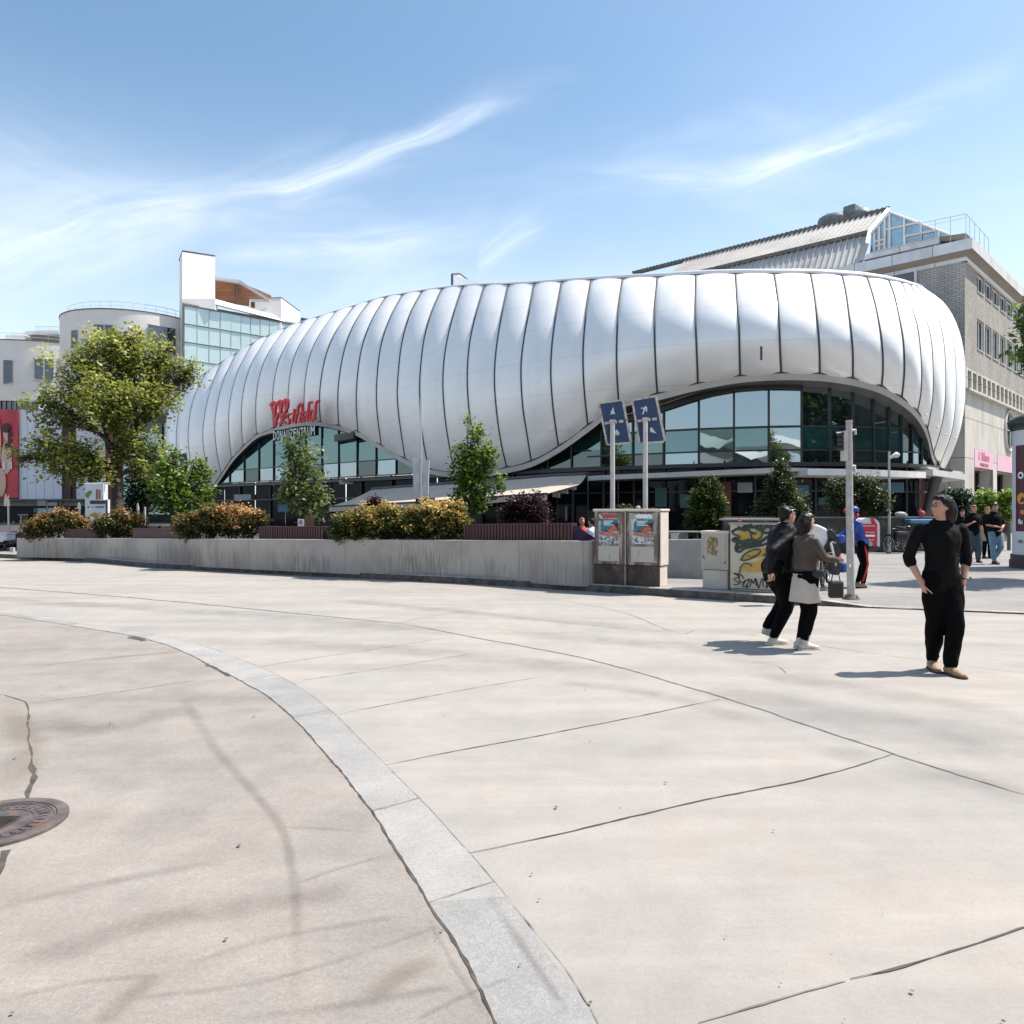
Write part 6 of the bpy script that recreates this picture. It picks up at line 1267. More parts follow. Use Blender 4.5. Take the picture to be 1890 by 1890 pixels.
# advertising column
Y = 21.2; cx = P(1927, 945, Y).x; rc = (1927 - 1876)/F*Y; o = thing('advertising_column', (cx, Y, .012), 'round advertising column with dark green cap cut by the right edge', 'advertising column')
zz = lambda py: 1.6 + (945 - py)/F*(Y - rc*.3)
mb = MB(); mb.cyl((cx, Y, .012), rc + .05, .22, 48, smooth=False); mb.cyl((cx, Y, .232), rc + .02, .16, 48); mb.build('plinth', mat('brown_plinth', (.085, .055, .05), .7, vary=.2), o)
mb = MB(); mb.cyl((cx, Y, .39), rc - .03, zz(793) - .39, 64); mb.build('drum', mat('white_enamel', (.62, .63, .66), .35), o)
mb = MB(); mb.tube([(cx, Y, zz(794)), (cx, Y, zz(790)), (cx, Y, zz(776)), (cx, Y, zz(768)), (cx, Y, zz(760))], [rc - .05, rc + .03, rc + .10, rc + .02, rc - .4], 48); mb.build('cap', mat('cap_green', (.022, .035, .030), .4), o)
def onCol(a, z, e=0.0): return Vector((cx + (rc - .03 + e)*math.sin(a), Y - (rc - .03 + e)*math.cos(a), z))
def colpatch(a0, a1, z0, z1, e, m, nm, n=14, par=None): mb = MB(); mb.grid([[onCol(a, z0, e) for a in np.linspace(a0, a1, n)], [onCol(a, z1, e) for a in np.linspace(a0, a1, n)]]); return mb.build(nm, m, par or o)
pw = colpatch(-1.66, -.25, zz(981), zz(821), .006, mat('poster_wine', (.085, .018, .028), .4), 'column_poster')
def coldisc(az_, z, r_, e, m, nm): mb = MB(); mb.poly([onCol(az_ + r_*math.cos(t)/rc, z + r_*math.sin(t), e) for t in np.linspace(0, 2*math.pi, 25)[:-1]]); mb.build(nm, m, pw)
coldisc(-1.36, zz(920), .16, .012, mat('poster_gold', (.75, .30, .03), .4), 'printed_disc'); coldisc(-1.33, zz(945), .07, .012, mat('poster_coral', (.70, .16, .06), .4), 'printed_disc'); coldisc(-1.40, zz(877), .10, .012, M_WHT, 'printed_disc')
coldisc(-1.40, zz(877), .05, .016, mat('poster_wine', (0,0,0)), 'printed_disc')
for k, (ch, z, s) in enumerate([('f', zz(967), .20), ('r', zz(1002), .16)]):
    pl = PL(onCol(-1.48, z, .03), (math.cos(1.42), -math.sin(1.42), 0)); mb = MB(); text_on(mb, pl, ch + ('e' if k else 'u'), 0, 0, s, 0, .01, bold=.004); mb.build('printed_letter', M_WHT if k == 0 else M_STEEL, pw if k == 0 else o)
# second tiny structure: post between the walkers
mb = MB(); p = G(1862, 990, .012); p = P(1862, 990, 31); mb.cyl((p.x, 31, 0), .07, 1.15, 10); tag(mb.build('bollard', M_STEEL), 'dark slim post behind the man in blue jeans', 'bollard')
# totem sign, sign posts at the far left
Y = 27.5; o = thing('totem_sign', P(177, 1000, Y), 'tall white totem sign with parrot picture below the big broad tree', 'sign'); o.location.z = .1
mb = MB(); mb.slab([P(157, 985, Y), P(195, 985, Y), P(195, 922, Y), P(191, 922, Y), P(191, 893, Y), P(157, 893, Y)], (0, .3, 0)); mb.build('board', mat('totem_white', (.60, .63, .66), .5, vary=.04), o)
def flat(px0, px1, y0, y1, Y, m, nm, par): mb = MB(); mb.slab([P(px0, y1, Y), P(px1, y1, Y), P(px1, y0, Y), P(px0, y0, Y)], (0, .012, 0)); return mb.build(nm, m, par)
flat(166, 194, 924, 930, Y - .02, M_MUL, 'name_strip', o); flat(195, 198.5, 922, 985, Y - .0, M_MUL, 'side_frame', o); flat(177, 180, 903, 922, Y - .02, mat('rust_print', (.30, .10, .04), .6), 'printed_figure', o); flat(182, 184.5, 904, 921, Y - .02, MATS['rust_print'], 'printed_figure', o)
mb = MB(); mb.poly([P(x, y, Y - .02) for x, y in [(157, 912), (163, 906), (169.5, 906), (168, 911), (164, 915), (163, 920), (158, 917)]][::-1]); mb.build('printed_leaf', ML_LIME if False else mat('print_green', (.10, .22, .03), .6), o)
mb = MB(); mb.slab([P(x, y, Y - .02) for x, y in [(165, 952), (170, 947), (176, 946), (181, 951), (182.5, 958), (180, 965), (175, 965), (177, 957), (173, 954), (168, 953)]][::-1], (0, .01, 0)); mb.build('printed_bird', mat('print_ochre', (.38, .22, .04), .6, vary=.3, vscale=12), o)
mb = MB(); rg = random.Random(5)
for i in range(14): x = 161 + rg.random()*30; mb.slab([P(x, 936 + rg.random()*2, Y - .02), P(x + 2.0, 937, Y - .02), P(x + 1.8, 934, Y - .02)], (0, .01, 0))
mb.build('printed_words', M_STEEL, o)
mb = MB(); mb.tube([P(155, 893, Y + .1), P(203, 892, Y + .1)], .03, 5); mb.build('top_bar', M_POLE, o)
for (px, yt, hw, hh, Yp, yb, lab, torn) in [(12.5, 925, 5.5, 9, 29, 1022, 'thin post with torn cream sign at the left picture edge', 1), (146, 933, 3, 6.5, 27.5, 985, 'thin post with small cream sign left of the totem sign', 0), (254, 935, 1.8, 7, 27, 985, 'thin post with two pale plates right of the trunk', 0), (266.5, 936, .6, .8, 26.6, 985, 'bare thin grey post behind the rounded bronze shrub', 0)]:
    o = thing('sign_post', P(px, 1000, Yp), lab, 'sign'); o.location.z = .1
    a = P(px + (1.5 if torn else 0), yt, Yp); mb = MB(); mb.tube([Vector((a.x + (.03 if torn else 0), Yp + .04, 0)), a + Vector((0, .04, 0))], .035, 8); mb.build('pole', M_POLE, o)
    mb = MB(); mb.slab([P(px - hw, yt + hh, Yp), P(px + hw*1.1, yt + hh, Yp), P(px + hw*.8, yt - hh*.3, Yp), P(px + hw*.2, yt - hh, Yp), P(px - hw*.9, yt - hh*.6, Yp)], (0, .02, 0)); mb.build('plate', M_WORN if torn else mat('cream_plate', (.66, .62, .52), .6), o)
    if torn:
        mb = MB(); mb.slab([P(9, 920, Yp - .01), P(12, 918, Yp), P(10.5, 910, Yp), P(8.5, 913, Yp)], (0, .01, 0)); mb.slab([P(13, 918, Yp - .01), P(17, 919, Yp), P(16.5, 913, Yp)], (0, .01, 0)); mb.build('torn_flap', M_WORN, o)
# white delivery scooter / small van nose at the left edge
Y = 28.5; o = thing('delivery_scooter', P(4, 1017, Y), 'white and black scooter with large top box cut by the left edge', 'scooter'); o.location.z = .02
mb = MB(); mb.box(P(3, 991, Y), (.72, .6, .30), bev=.06); mb.build('top_box', mat('scooter_white', (.62, .64, .66), .3), o)
mb = MB(); mb.box(P(3, 984.5, Y), (.78, .66, .05), bev=.02); mb.build('box_lid', MATS['scooter_white'], o)
mb = MB(); mb.ell(P(3, 1005, Y), (.30, .5, .16)); mb.build('body', M_MUL, o)
mb = MB(); mb.tube([P(4 + 10*math.cos(t)*.5, 1011 + 6*math.sin(t), Y - .3) for t in np.linspace(0, 2*math.pi, 16)[:-1]], .05, 6, closed=True); mb.build('wheel', M_MUL, o)
mb = MB(); mb.box(P(3, 998.5, Y - .32), (.09, .02, .06)); mb.build('number_plate', M_WHT, o)
o = thing('maroon_moped', P(28, 1012, 30), 'small maroon moped with round mirror right of the white scooter', 'moped'); o.location.z = .02
mb = MB(); mb.ell(P(28, 986, 30), (.19, .5, .14)); mb.ell(P(31, 993, 30), (.12, .3, .2)); mb.build('body', mat('moped_maroon', (.16, .012, .04), .3), o)
mb = MB(); mb.ell(P(28, 1003, 30), (.18, .45, .2)); mb.tube([P(29 + 5*math.cos(t), 1012 + 7*math.sin(t), 29.8) for t in np.linspace(0, 2*math.pi, 16)[:-1]], .05, 6, closed=True); mb.build('wheel', M_MUL, o)
mb = MB(); mb.ell(P(34, 982, 29.8), (.05, .03, .04)); mb.tube([P(30, 986, 29.9), P(34, 983, 29.8)], .012, 5); mb.build('mirror', M_CHROME, o)
mb = MB(); p = P(23, 1019, 27); mb.box((p.x, 27, .24), (.12, .14, .16), rz=.2); tag(mb.build('stone_block', M_TOPC), 'small pale stone block beside the left end of the planter wall', 'block')
# menu stand in front of the left arch
Y = 20.5; o = thing('menu_stand', P(556, 985, Y), 'small white menu board among the planter boxes under the pale young tree', 'menu board'); o.location.z = .5
flat(549.5, 561, 958, 974, Y, M_WHT, 'menu_sheet', o); flat(552, 558, 960, 967, Y - .02, mat('menu_pink', (.6, .25, .25), .6), 'menu_print', o); flat(563, 579, 952, 978, Y + .1, mat('wood_brown', (.20, .10, .05), .6, vary=.2, stretch=(6, 6, .5)), 'wooden_panel', o)
# terrace furniture behind the planter: chairs and tables as frames
M_CHR = mat('terrace_chair', (.30, .29, .28), .5)
def chair(x, y, rz, lab):
    o = thing('terrace_chair', (0, 0, 0), lab, 'chair', 'cafe chairs on the terrace'); mb = MB(); mb.box((0, 0, .45), (.42, .42, .04)); mb.build('seat', M_CHR, o)
    mb = MB(); mb.box((0, .20, .72), (.40, .03, .34)); mb.build('backrest', M_CHR, o)
    for i in (-1, 1):
        for j in (-1, 1): mb = MB(); mb.tube([(i*.19, j*.19, 0), (i*.18, j*.18, .45 if j < 0 else .85)], .014, 5); mb.build('leg', M_STEEL, o)
    place(o, (x, y, .02), rz); return o
for (px, y, rz, lab) in [(1252, 24.5, .4, 'pale cafe chair seen between the poster cabinets and the juniper'), (1268, 26, 2.2, 'cafe chair nearest the juniper')]:
    p = P(px, 960, y); chair(p.x, y, rz, lab)
mb = MB(); p = P(1246, 960, 25.4); mb.box((p.x, 25.4, .93), (1.7, .7, .04)); TB = thing('terrace_table', (p.x, 25.4, 0), 'high grey terrace table between the poster cabinets and the juniper', 'table'); mb.build('tabletop', M_CHR, TB)
for dx in (-.75, .75): mb = MB(); mb.tube([(p.x+dx, 25.4, 0), (p.x+dx, 25.4, .91)], .025, 6); mb.build('leg', M_STEEL, TB)
# ------------------------------------------------------------------ bicycles
M_TYRE = mat('tyre', (.015, .015, .015), .8); M_FRAME = mat('bike_frame_black', (.02, .02, .022), .3); M_CHROME = mat('chrome', (.6, .6, .6), .25, .9)
def bicycle(lab, col, loc, rz, wr=.33, extra=None):
    o = thing('bicycle', (0, 0, 0), lab, 'bicycle', None); X0, X1 = -.52, .52
    for x in (X0, X1):
        mb = MB(); mb.tube([(x + wr*math.cos(t), 0, wr + .02 + wr*math.sin(t)) for t in np.linspace(0, 2*math.pi, 33)[:-1]], .024, 7, closed=True); wh = mb.build('wheel', M_TYRE, o)
        mb = MB(); mb.tube([(x + (wr-.03)*math.cos(t), 0, wr + .02 + (wr-.03)*math.sin(t)) for t in np.linspace(0, 2*math.pi, 33)[:-1]], .009, 5, closed=True)
        for t in np.linspace(0, 2*math.pi, 15)[:-1]: mb.tube([(x, 0, wr+.02), (x + (wr-.03)*math.cos(t), 0, wr + .02 + (wr-.03)*math.sin(t))], .0025, 3)
        mb.tube([(x, -.04, wr+.02), (x, .04, wr+.02)], .022, 8); mb.build('rim', M_CHROME, wh)
        mb = MB(); mb.tube([(x + (wr+.035)*math.cos(t), 0, wr + .02 + (wr+.035)*math.sin(t)) for t in np.linspace(.25 if x > 0 else .5, 2.4 if x > 0 else 3.0, 12)], .018, 5); mb.build('mudguard', M_FRAME, o)
    h = wr + .02; mb = MB()
    for a, c_ in [((X0,0,h),(-.08,0,.30)), ((X0,0,h),(-.20,0,.80)), ((-.08,0,.30),(-.22,0,.88)), ((-.08,0,.30),(.36,0,.72)), ((-.20,0,.76),(.34,0,.82)), ((.33,0,.95),(.40,0,.66)), ((.40,0,.66),(X1,0,h))]: mb.tube([a, c_], .018, 7)
    mb.build('frame', col, o)
    mb = MB(); mb.tube([(.30,-.28,1.02),(.22,-.24,1.04),(.33,-.06,1.0),(.33,.06,1.0),(.22,.24,1.04),(.30,.28,1.02)], .013, 6); mb.tube([(.33,0,.93),(.33,0,1.0)], .014, 6); mb.build('handlebar', M_CHROME, o)
    mb = MB(); mb.ell((-.25, 0, .93), (.14, .08, .035)); mb.tube([(-.22,0,.86),(-.24,0,.92)], .014, 6); mb.build('saddle', M_FRAME, o)
    mb = MB(); mb.tube([(-.08,-.06,.30),(-.08,.06,.30)], .03, 8); mb.tube([(-.08,.07,.30),(.02,.09,.17)], .012, 5); mb.tube([(-.08,-.07,.30),(-.18,-.09,.43)], .012, 5); mb.box((.03,.12,.16),(.09,.06,.02)); mb.box((-.19,-.12,.44),(.09,.06,.02)); mb.build('crankset', M_CHROME, o)
    mb = MB(); mb.box((-.55, 0, .74), (.42, .14, .02)); mb.tube([(X0, .07, h), (-.62, .07, .73)], .008, 4); mb.tube([(X0, -.07, h), (-.62, -.07, .73)], .008, 4); mb.build('rear_rack', M_FRAME, o)
    place(o, loc, rz); return o
# the courier's loaded bicycle, parked next to the pole
p = G(1542, 1083, .10); BK1 = bicycle('black bicycle loaded with white and dark bags beside the grey traffic light pole', M_FRAME, (p.x + .02, p.y + .55, .08), R(62))
M_BAGW = mat('white_bag', (.72, .72, .73), .5, vary=.06); M_BAGB = mat('black_bag', (.02, .02, .023), .5, vary=.3); M_BLUEB = mat('blue_bag', (.02, .07, .33), .5, vary=.15)
def bag(name, lab, cat, pts, th, m, Y, bev=True):
    mb = MB(); mb.slab([P(x, y, Y) for x, y in pts], (0, th, 0)); o = mb.build(name, m); md = o.modifiers.new('b', 'BEVEL'); md.width = .04; md.segments = 3; md.limit_method = 'ANGLE'; md.angle_limit = R(40)
    for f in o.data.polygons: f.use_smooth = False
    return tag(o, lab, cat)
Yb = p.y
bag('white_bag', 'large bright white bag on top of the loaded bicycle', 'bag', [(1500,975),(1505,967),(1514,970),(1527,976),(1530,990),(1527,1004),(1519,1013),(1512,1008),(1505,995)], .35, M_BAGW, Yb + .2)
bag('tall_pale_board', 'tall pale board sticking up from the loaded bicycle', 'board', [(1492,988),(1485,955),(1489,947),(1498,947),(1502,955),(1502,980),(1508,1008),(1502,1004)], .05, mat('pale_blue_panel', (.50, .56, .57), .3), Yb + .05)
bag('black_pannier', 'black pannier bag with white stripe hanging on the bicycle', 'bag', [(1528,1002),(1536,998),(1548,1003),(1553,1020),(1556,1050),(1550,1062),(1540,1062),(1531,1045)], .25, M_BAGB, Yb + .1)
bag('white_stripe_bag', 'white reflective strap bag on the black pannier', 'strap', [(1532,1004),(1536,1001),(1546,1042),(1543,1046)], .03, M_BAGW, Yb + .06)
bag('blue_bag', 'small blue bag hanging low on the bicycle left of the pole', 'bag', [(1555,1041),(1566,1038),(1567,1056),(1555,1058)], .2, M_BLUEB, Yb + .1)
bag('blue_bundle', 'blue folded bundle on the bicycle handlebar', 'bundle', [(1548,993),(1556,986),(1562,990),(1561,1001),(1552,1003)], .2, M_BLUEB, Yb + .1)
bag('dark_hood_bag', 'dark rolled bag behind the white bag', 'bag', [(1528,980),(1534,975),(1543,982),(1546,992),(1540,999),(1530,995)], .25, M_BAGB, Yb + .15)
# bicycles along the terrace wall
p = P(1672, 1016, 28.6); BK2 = bicycle('dark cargo bicycle leaning at the terrace wall behind the street lamp', M_FRAME, (p.x - .25, 28.7, .02), R(25), .33)
p = P(1693, 1016, 29.0); BK3 = bicycle('second dark bicycle, half hidden behind the first one at the terrace wall', M_FRAME, (p.x, 29.2, .02), R(160), .33)
mb = MB(); mb.box(P(1663, 990, 28.6), (.55, .35, .40), bev=.12); tag(mb.build('cargo_box', M_FRAME), 'black cargo box carried by the dark bicycle at the terrace wall', 'box')
mb = MB(); mb.box(P(1700, 962, 29.6), (1.15, .5, .16), rz=.05, bev=.04); tag(mb.build('blue_tray', mat('blue_tray', (.10, .24, .42), .5, vary=.1)), 'pale blue tray lying on the terrace wall', 'tray')
mb = MB(); mb.ell(P(1662, 949, 29.6), (.24, .15, .10)); mb.ell(P(1668, 951, 29.6), (.15, .12, .07)); tag(mb.build('white_cushion', M_PALE), 'white cushion lying on the terrace wall by the street lamp', 'cushion')
mb = MB(); mb.ell(P(1702, 948, 30), (.12, .1, .12)); mb.ell(P(1698, 944, 30), (.05, .06, .10)); tag(mb.build('red_cloth', mat('red_cloth', (.50, .05, .03), .6)), 'small red cloth heap on the terrace wall', 'cloth')
# ------------------------------------------------------------------ people
from mathutils import noise as mnoise
M_SKINH = mat('human_skin', (.48, .25, .18), .5, vary=.08, vscale=12); M_HAIRD = mat('dark_hair', (.010, .0065, .005), .5, vary=.5, vscale=30, stretch=(1, 1, .2), spec=.25); M_HAIRG = mat('light_brown_hair', (.28, .13, .05), .5, vary=.3, vscale=30)
M_BLACKC = mat('black_cloth', (.0035, .0035, .0042), .78, vary=.3, vscale=12, spec=.14); M_BLACK2 = mat('black_trousers', (.0025, .0025, .003), .85, vary=.3, vscale=12, spec=.10); M_SHOEW = mat('pale_shoe', (.55, .50, .42), .6, vary=.15, vscale=30); M_SHOEB = mat('tan_shoe', (.33, .21, .12), .6, vary=.2, vscale=30); M_SHOEK = mat('black_shoe', (.012, .012, .013), .5)
M_JEAN = mat('light_jeans', (.14, .25, .33), .8, vary=.2, vscale=10); M_JEAND = mat('dark_jeans', (.055, .08, .11), .8, vary=.2, vscale=10); M_EYE = mat('eye_dark', (.01, .008, .008), .2); M_SOLE = mat('shoe_sole', (.05, .04, .035), .8)
def rings(mb, pts, rad, n=16, ref=Vector((1, 0, 0))):
    """tapering tube of elliptical rings with rounded ends; rad: (across, deep)"""
    pts = [Vector(p) for p in pts]; m = len(pts); rs = []
    for i, p in enumerate(pts):
        t = (pts[min(i+1, m-1)] - pts[max(i-1, 0)]).normalized(); x = (ref - t*ref.dot(t)); x = x.normalized() if x.length > .1 else Vector((0, 1, 0)); y = t.cross(x)
        a, b_ = rad[i] if isinstance(rad[i], (tuple, list)) else (rad[i], rad[i])
        if i in (0, m-1):
            sgn = -1 if i == 0 else 1; e = [(p + t*sgn*min(a, b_)*k, c_) for k, c_ in ((.0, 1), (.5, .86), (.85, .5))]
            if i == 0: e = e[::-1]
            for q, c_ in e: rs.append([q + x*a*c_*math.cos(2*math.pi*k/n) + y*b_*c_*math.sin(2*math.pi*k/n) for k in range(n)])
        else: rs.append([p + x*a*math.cos(2*math.pi*k/n) + y*b_*math.sin(2*math.pi*k/n) for k in range(n)])
    mb.loft(rs)
def sculpt(mb, name, m, parent, vox, fold=0.0, fs=9.0, smooth=4, stretch=(1, 1, 1), scale=1.0):
    """fuse the overlapping volumes into one continuous skin"""
    me = mb.mesh('tmp'); bm = bmesh.new(); bm.from_mesh(me); bmesh.ops.recalc_face_normals(bm, faces=bm.faces); bm.to_mesh(me); bm.free()
    o = bpy.data.objects.new('tmp', me); C.objects.link(o)
    md = o.modifiers.new('r', 'REMESH'); md.mode = 'VOXEL'; md.voxel_size = vox; sm_ = o.modifiers.new('s', 'SMOOTH'); sm_.factor = .5; sm_.iterations = smooth
    dg = bpy.context.evaluated_depsgraph_get(); me2 = bpy.data.meshes.new_from_object(o.evaluated_get(dg)); bpy.data.objects.remove(o); bpy.data.meshes.remove(me)
    if fold:
        for v in me2.vertices:
            q = Vector((v.co.x*stretch[0], v.co.y*stretch[1], v.co.z*stretch[2])) * fs; v.co += v.normal * fold * (mnoise.noise(q) + .5*mnoise.noise(q*2.3 + Vector((5, 1, 2))) - .1)
    if scale != 1.0:
        for v in me2.vertices: v.co *= scale
    for p in me2.polygons: p.use_smooth = True
    me2.materials.clear(); me2.materials.append(m); me2.name = name; r_ = bpy.data.objects.new(name, me2); C.objects.link(r_); r_.parent = parent; return r_
def hand(mb, w_, d, palm, side, curl=.5, s=1.0):
    """w_: wrist, d: direction of the fingers, palm: facing of the palm, side: direction of the thumb"""
    d = Vector(d).normalized(); palm = Vector(palm).normalized(); side = Vector(side).normalized(); w_ = Vector(w_); k = w_ + d*.085*s
    M3 = Matrix((side, d, palm)).transposed(); mb.ell(w_ + d*.045*s, (.038*s, .05*s, .015*s), M3); mb.ell(w_ + d*.01*s, (.025*s, .03*s, .017*s), M3)
    for i, L_ in enumerate((.068, .078, .073, .056)):
        b_ = k + side*(.029 - .0195*i)*s - d*.008*s; p = [b_]; a = curl*.35
        for f in (.42, .32, .26): a += curl*.75; p.append(p[-1] + (d*math.cos(a) + palm*math.sin(a))*L_*f*s)
        mb.tube(p, [.0088*s, .0084*s, .0078*s, .0064*s], 8)
    t0 = w_ + d*.022*s + side*.026*s; mb.tube([t0, t0 + (side*.8 + d*.6)*.032*s, t0 + (side*.8 + d*1.1 + palm*.4)*.050*s, t0 + (side*.6 + d*1.6 + palm*.7)*.062*s], [.013*s, .011*s, .0095*s, .0075*s], 8)
def person(label, loc, rz, H=1.75, pose=None, shirt=M_BLACKC, trousers=M_BLACK2, shoes=M_SHOEK, hair=M_HAIRD, sleeve=1.0, vox=.012, hairlen=.0, fat=1.0, wide=1.0, skirt=None, yaw=0.0, pitch=0.0, lean=(0, 0), group=None, cuff=.0, face=True, hem=.86, hc=.5, fold=.006):
    o = thing('person', (0, 0, 0), label, 'person', group); S = H / 1.75; J = dict(hipR=(.09,0,.92), hipL=(-.09,0,.92), kneeR=(.10,.02,.50), kneeL=(-.10,.02,.50), ankR=(.10,-.02,.085), ankL=(-.10,-.02,.085), toeR=(.02,1,0), toeL=(-.02,1,0),
        shR=(.185,-.01,1.42), shL=(-.185,-.01,1.42), elR=(.24,-.04,1.13), elL=(-.24,-.04,1.13), wrR=(.25,.04,.88), wrL=(-.25,.04,.88), hdR=(0,.1,-1), hdL=(0,.1,-1), pelvis=(0,0,.95))
    J.update(pose or {}); J = {k: Vector(v) for k, v in J.items()}
    def ln(p): p = Vector(p); k = max(0, (p.z - J['pelvis'].z)) / .5; return p + Vector((lean[0]*k, lean[1]*k, -abs(lean[1])*k*.25)) + Vector((J['pelvis'].x, J['pelvis'].y, J['pelvis'].z - .95))
    f = fat; T = [(.86,.150,.100,0), (.95,.160,.115,0), (1.05,.142,.102,.005), (1.15,.140,.100,.01), (1.28,.160,.115,.01), (1.35,.172,.108,0), (1.40,.158,.095,-.005), (1.44,.105,.075,-.005)]
    tor = lambda g, z0=0, z1=2: ([ln((0, t[3], t[0])) for t in T if z0 <= t[0] <= z1], [((t[1]+g)*f, (t[2]+g)*f) for t in T if z0 <= t[0] <= z1])
    for k in ('shR', 'shL'): J[k] = ln(J[k])
    if not (pose and pose.get('abs')): pass
    HM = Matrix.Rotation(yaw, 3, 'Z') @ Matrix.Rotation(pitch, 3, 'X'); hc_ = ln((0, .01, 1.50)); hp = lambda x, y, z: hc_ + HM @ Vector((x, y, z - 1.50))
    body = MB(); rings(body, *tor(0)); rings(body, [ln((0,0,1.40)), ln((0,.0,1.47)), hp(0, .005, 1.56)], [(.075,.06), (.058,.056), (.052,.055)])
    body.ell(hp(0, -.002, 1.655), (.073, .092, .092), HM, 20, 14); body.ell(hp(0, .030, 1.60), (.057, .062, .075), HM, 16, 12); body.ell(hp(0, .052, 1.565), (.036, .035, .032), HM)
    body.tube([hp(0, .086, 1.655), hp(0, .106, 1.622), hp(0, .094, 1.612)], [.008, .014, .012], 8); body.ell(hp(0, .083, 1.585), (.022, .012, .008), HM)
    for sx in (-1, 1): body.ell(hp(sx*.072, -.002, 1.628), (.010, .020, .030), HM); body.ell(hp(sx*.032, .078, 1.668), (.022, .012, .008), HM)
    for s_, X in (('R', 1), ('L', -1)):
        body.ell(J['sh'+s_] + Vector((0, 0, -.015)), (.042, .042, .042)); rings(body, [J['sh'+s_] + Vector((0, 0, -.02)), J['sh'+s_].lerp(J['el'+s_], .5), J['el'+s_]], [.040, .041, .038]); rings(body, [J['el'+s_], J['el'+s_].lerp(J['wr'+s_], .35), J['wr'+s_]], [.037, .038, .025])
        d = J['hd'+s_].normalized(); side = Vector((0, 1, 0)) - d * d.y; side = side.normalized() if side.length > .3 else Vector((0, 0, 1)); palm = Vector((-X, 0, 0)); palm = (palm - side*palm.dot(side) - d*palm.dot(d)).normalized(); hand(body, J['wr'+s_], d, palm, side, hc, 1.05)
        rings(body, [J['hip'+s_], J['hip'+s_].lerp(J['knee'+s_], .5), J['knee'+s_]], [.088, .074, .052]); rings(body, [J['knee'+s_], J['knee'+s_].lerp(J['ank'+s_], .35), J['ank'+s_]], [.053, .054, .036])
        t = J['toe'+s_].normalized(); rings(body, [J['ank'+s_] - t*.03 + Vector((0,0,-.03)), J['ank'+s_] + t*.07 + Vector((0,0,-.045)), J['ank'+s_] + t*.14 + Vector((0, 0, -.055))], [(.033,.033), (.036,.027), (.030,.018)], ref=Vector((t.y, -t.x, 0)))
    sculpt(body, 'body', M_SKINH, o, vox * .8, scale=S)
    # shoes
    for s_ in 'RL':
        t = J['toe'+s_].normalized(); a = J['ank'+s_]; mb = MB(); rf = Vector((t.y, -t.x, 0)); rings(mb, [a - t*.045 + Vector((0,0,-.038)), a + t*.03 + Vector((0,0,-.04)), a + t*.11 + Vector((0,0,-.047)), a + t*.175 + Vector((0, 0, -.055))], [(.042,.044), (.044,.043), (.050,.034), (.036,.022)], ref=rf); rings(mb, [a + Vector((0,0,-.02)), a + Vector((0, 0, .03))], [.048, .045])
        sh = sculpt(mb, 'shoe', shoes, o, vox*.8, scale=S); mb = MB(); u = t; v = rf; pts = [a + u*x*1.0 + v*y + Vector((0, 0, -.0845)) for x, y in [(-.085,.02),(-.06,.042),(.03,.043),(.12,.052),(.19,.04),(.215,.0),(.19,-.04),(.12,-.052),(.03,-.043),(-.06,-.042),(-.085,-.02)]]
        mb.slab([p*S for p in pts][::-1], Vector((0, 0, .018*S))); mb.build('sole', M_SOLE if shoes is not M_SHOEW else M_SHOEW, sh)
    # trousers
    g = .022 * wide; mb = MB(); rings(mb, *tor(.016, .8, 1.0)); 
    for s_ in 'RL':
        rings(mb, [J['hip'+s_] + Vector((0,0,.03)), J['hip'+s_].lerp(J['knee'+s_], .5), J['knee'+s_]], [(.098*f, .102*f), .080 + g, .060 + g]); rings(mb, [J['knee'+s_], J['knee'+s_].lerp(J['ank'+s_], .5), J['ank'+s_] + Vector((0, 0, .035))], [.060 + g, .054 + g*.9, .044 + g*.65])
    sculpt(mb, 'trousers', trousers, o, vox, fold*1.2, 8, 3, (1, 1, .45), S)
    # shirt
    mb = MB(); ps, rs = tor(.020); i0 = [i for i, p in enumerate(T) if p[0] >= hem - .01][0]; rings(mb, ps[i0:], rs[i0:]); rings(mb, [ln((0,0,1.37)), ln((0,0,1.445))], [(.14*f,.088), (.078,.070)])
    for s_ in 'RL':
        mb.ell(J['sh'+s_] + Vector((0, 0, -.010)), (.062, .066, .060)); e = J['el'+s_]; up_ = min(1, sleeve*2); rings(mb, [J['sh'+s_].lerp(ln((0,0,1.40)), .35), J['sh'+s_] + Vector((0,0,-.008)), J['sh'+s_].lerp(e, .5*up_), J['sh'+s_].lerp(e, up_)], [.058, .062*f, .060, .056])
        if sleeve > .5: rings(mb, [e, e.lerp(J['wr'+s_], .5*(sleeve-.5)*2), e.lerp(J['wr'+s_], (sleeve-.5)*2*.97)], [.054, .050, .040])
        if cuff: q = J['sh'+s_].lerp(e, up_) if sleeve <= .5 else e.lerp(J['wr'+s_], (sleeve-.5)*2); dd = (J['wr'+s_]-e).normalized(); rings(mb, [q - dd*.02, q + dd*.02], [.060, .060])
    sculpt(mb, 'jacket' if sleeve > .8 else 'shirt', shirt, o, vox, fold, 9, 3, (1, 1, .6), S)
    if skirt:
        mb = MB(); z0, z1, m_, r0, r1 = skirt; px = J['pelvis']; n = 8; mb.grid([[Vector((px.x + (lerp(r0, r1, i/n) + .010*(i/n)*math.sin(a*7 + math.sin(a*3)) - dd)*math.cos(a), px.y + (lerp(r0, r1, i/n)*.85 + .008*(i/n)*math.cos(a*5) - dd)*math.sin(a), lerp(z0, z1, i/n) + .006*math.sin(a*4)*(i/n)))*S for a in np.linspace(0, 2*math.pi, 73)] for i, dd in [(q, 0) for q in range(n+1)] + [(n, .006), (0, .006)]]); mb.build('skirt', m_, o)
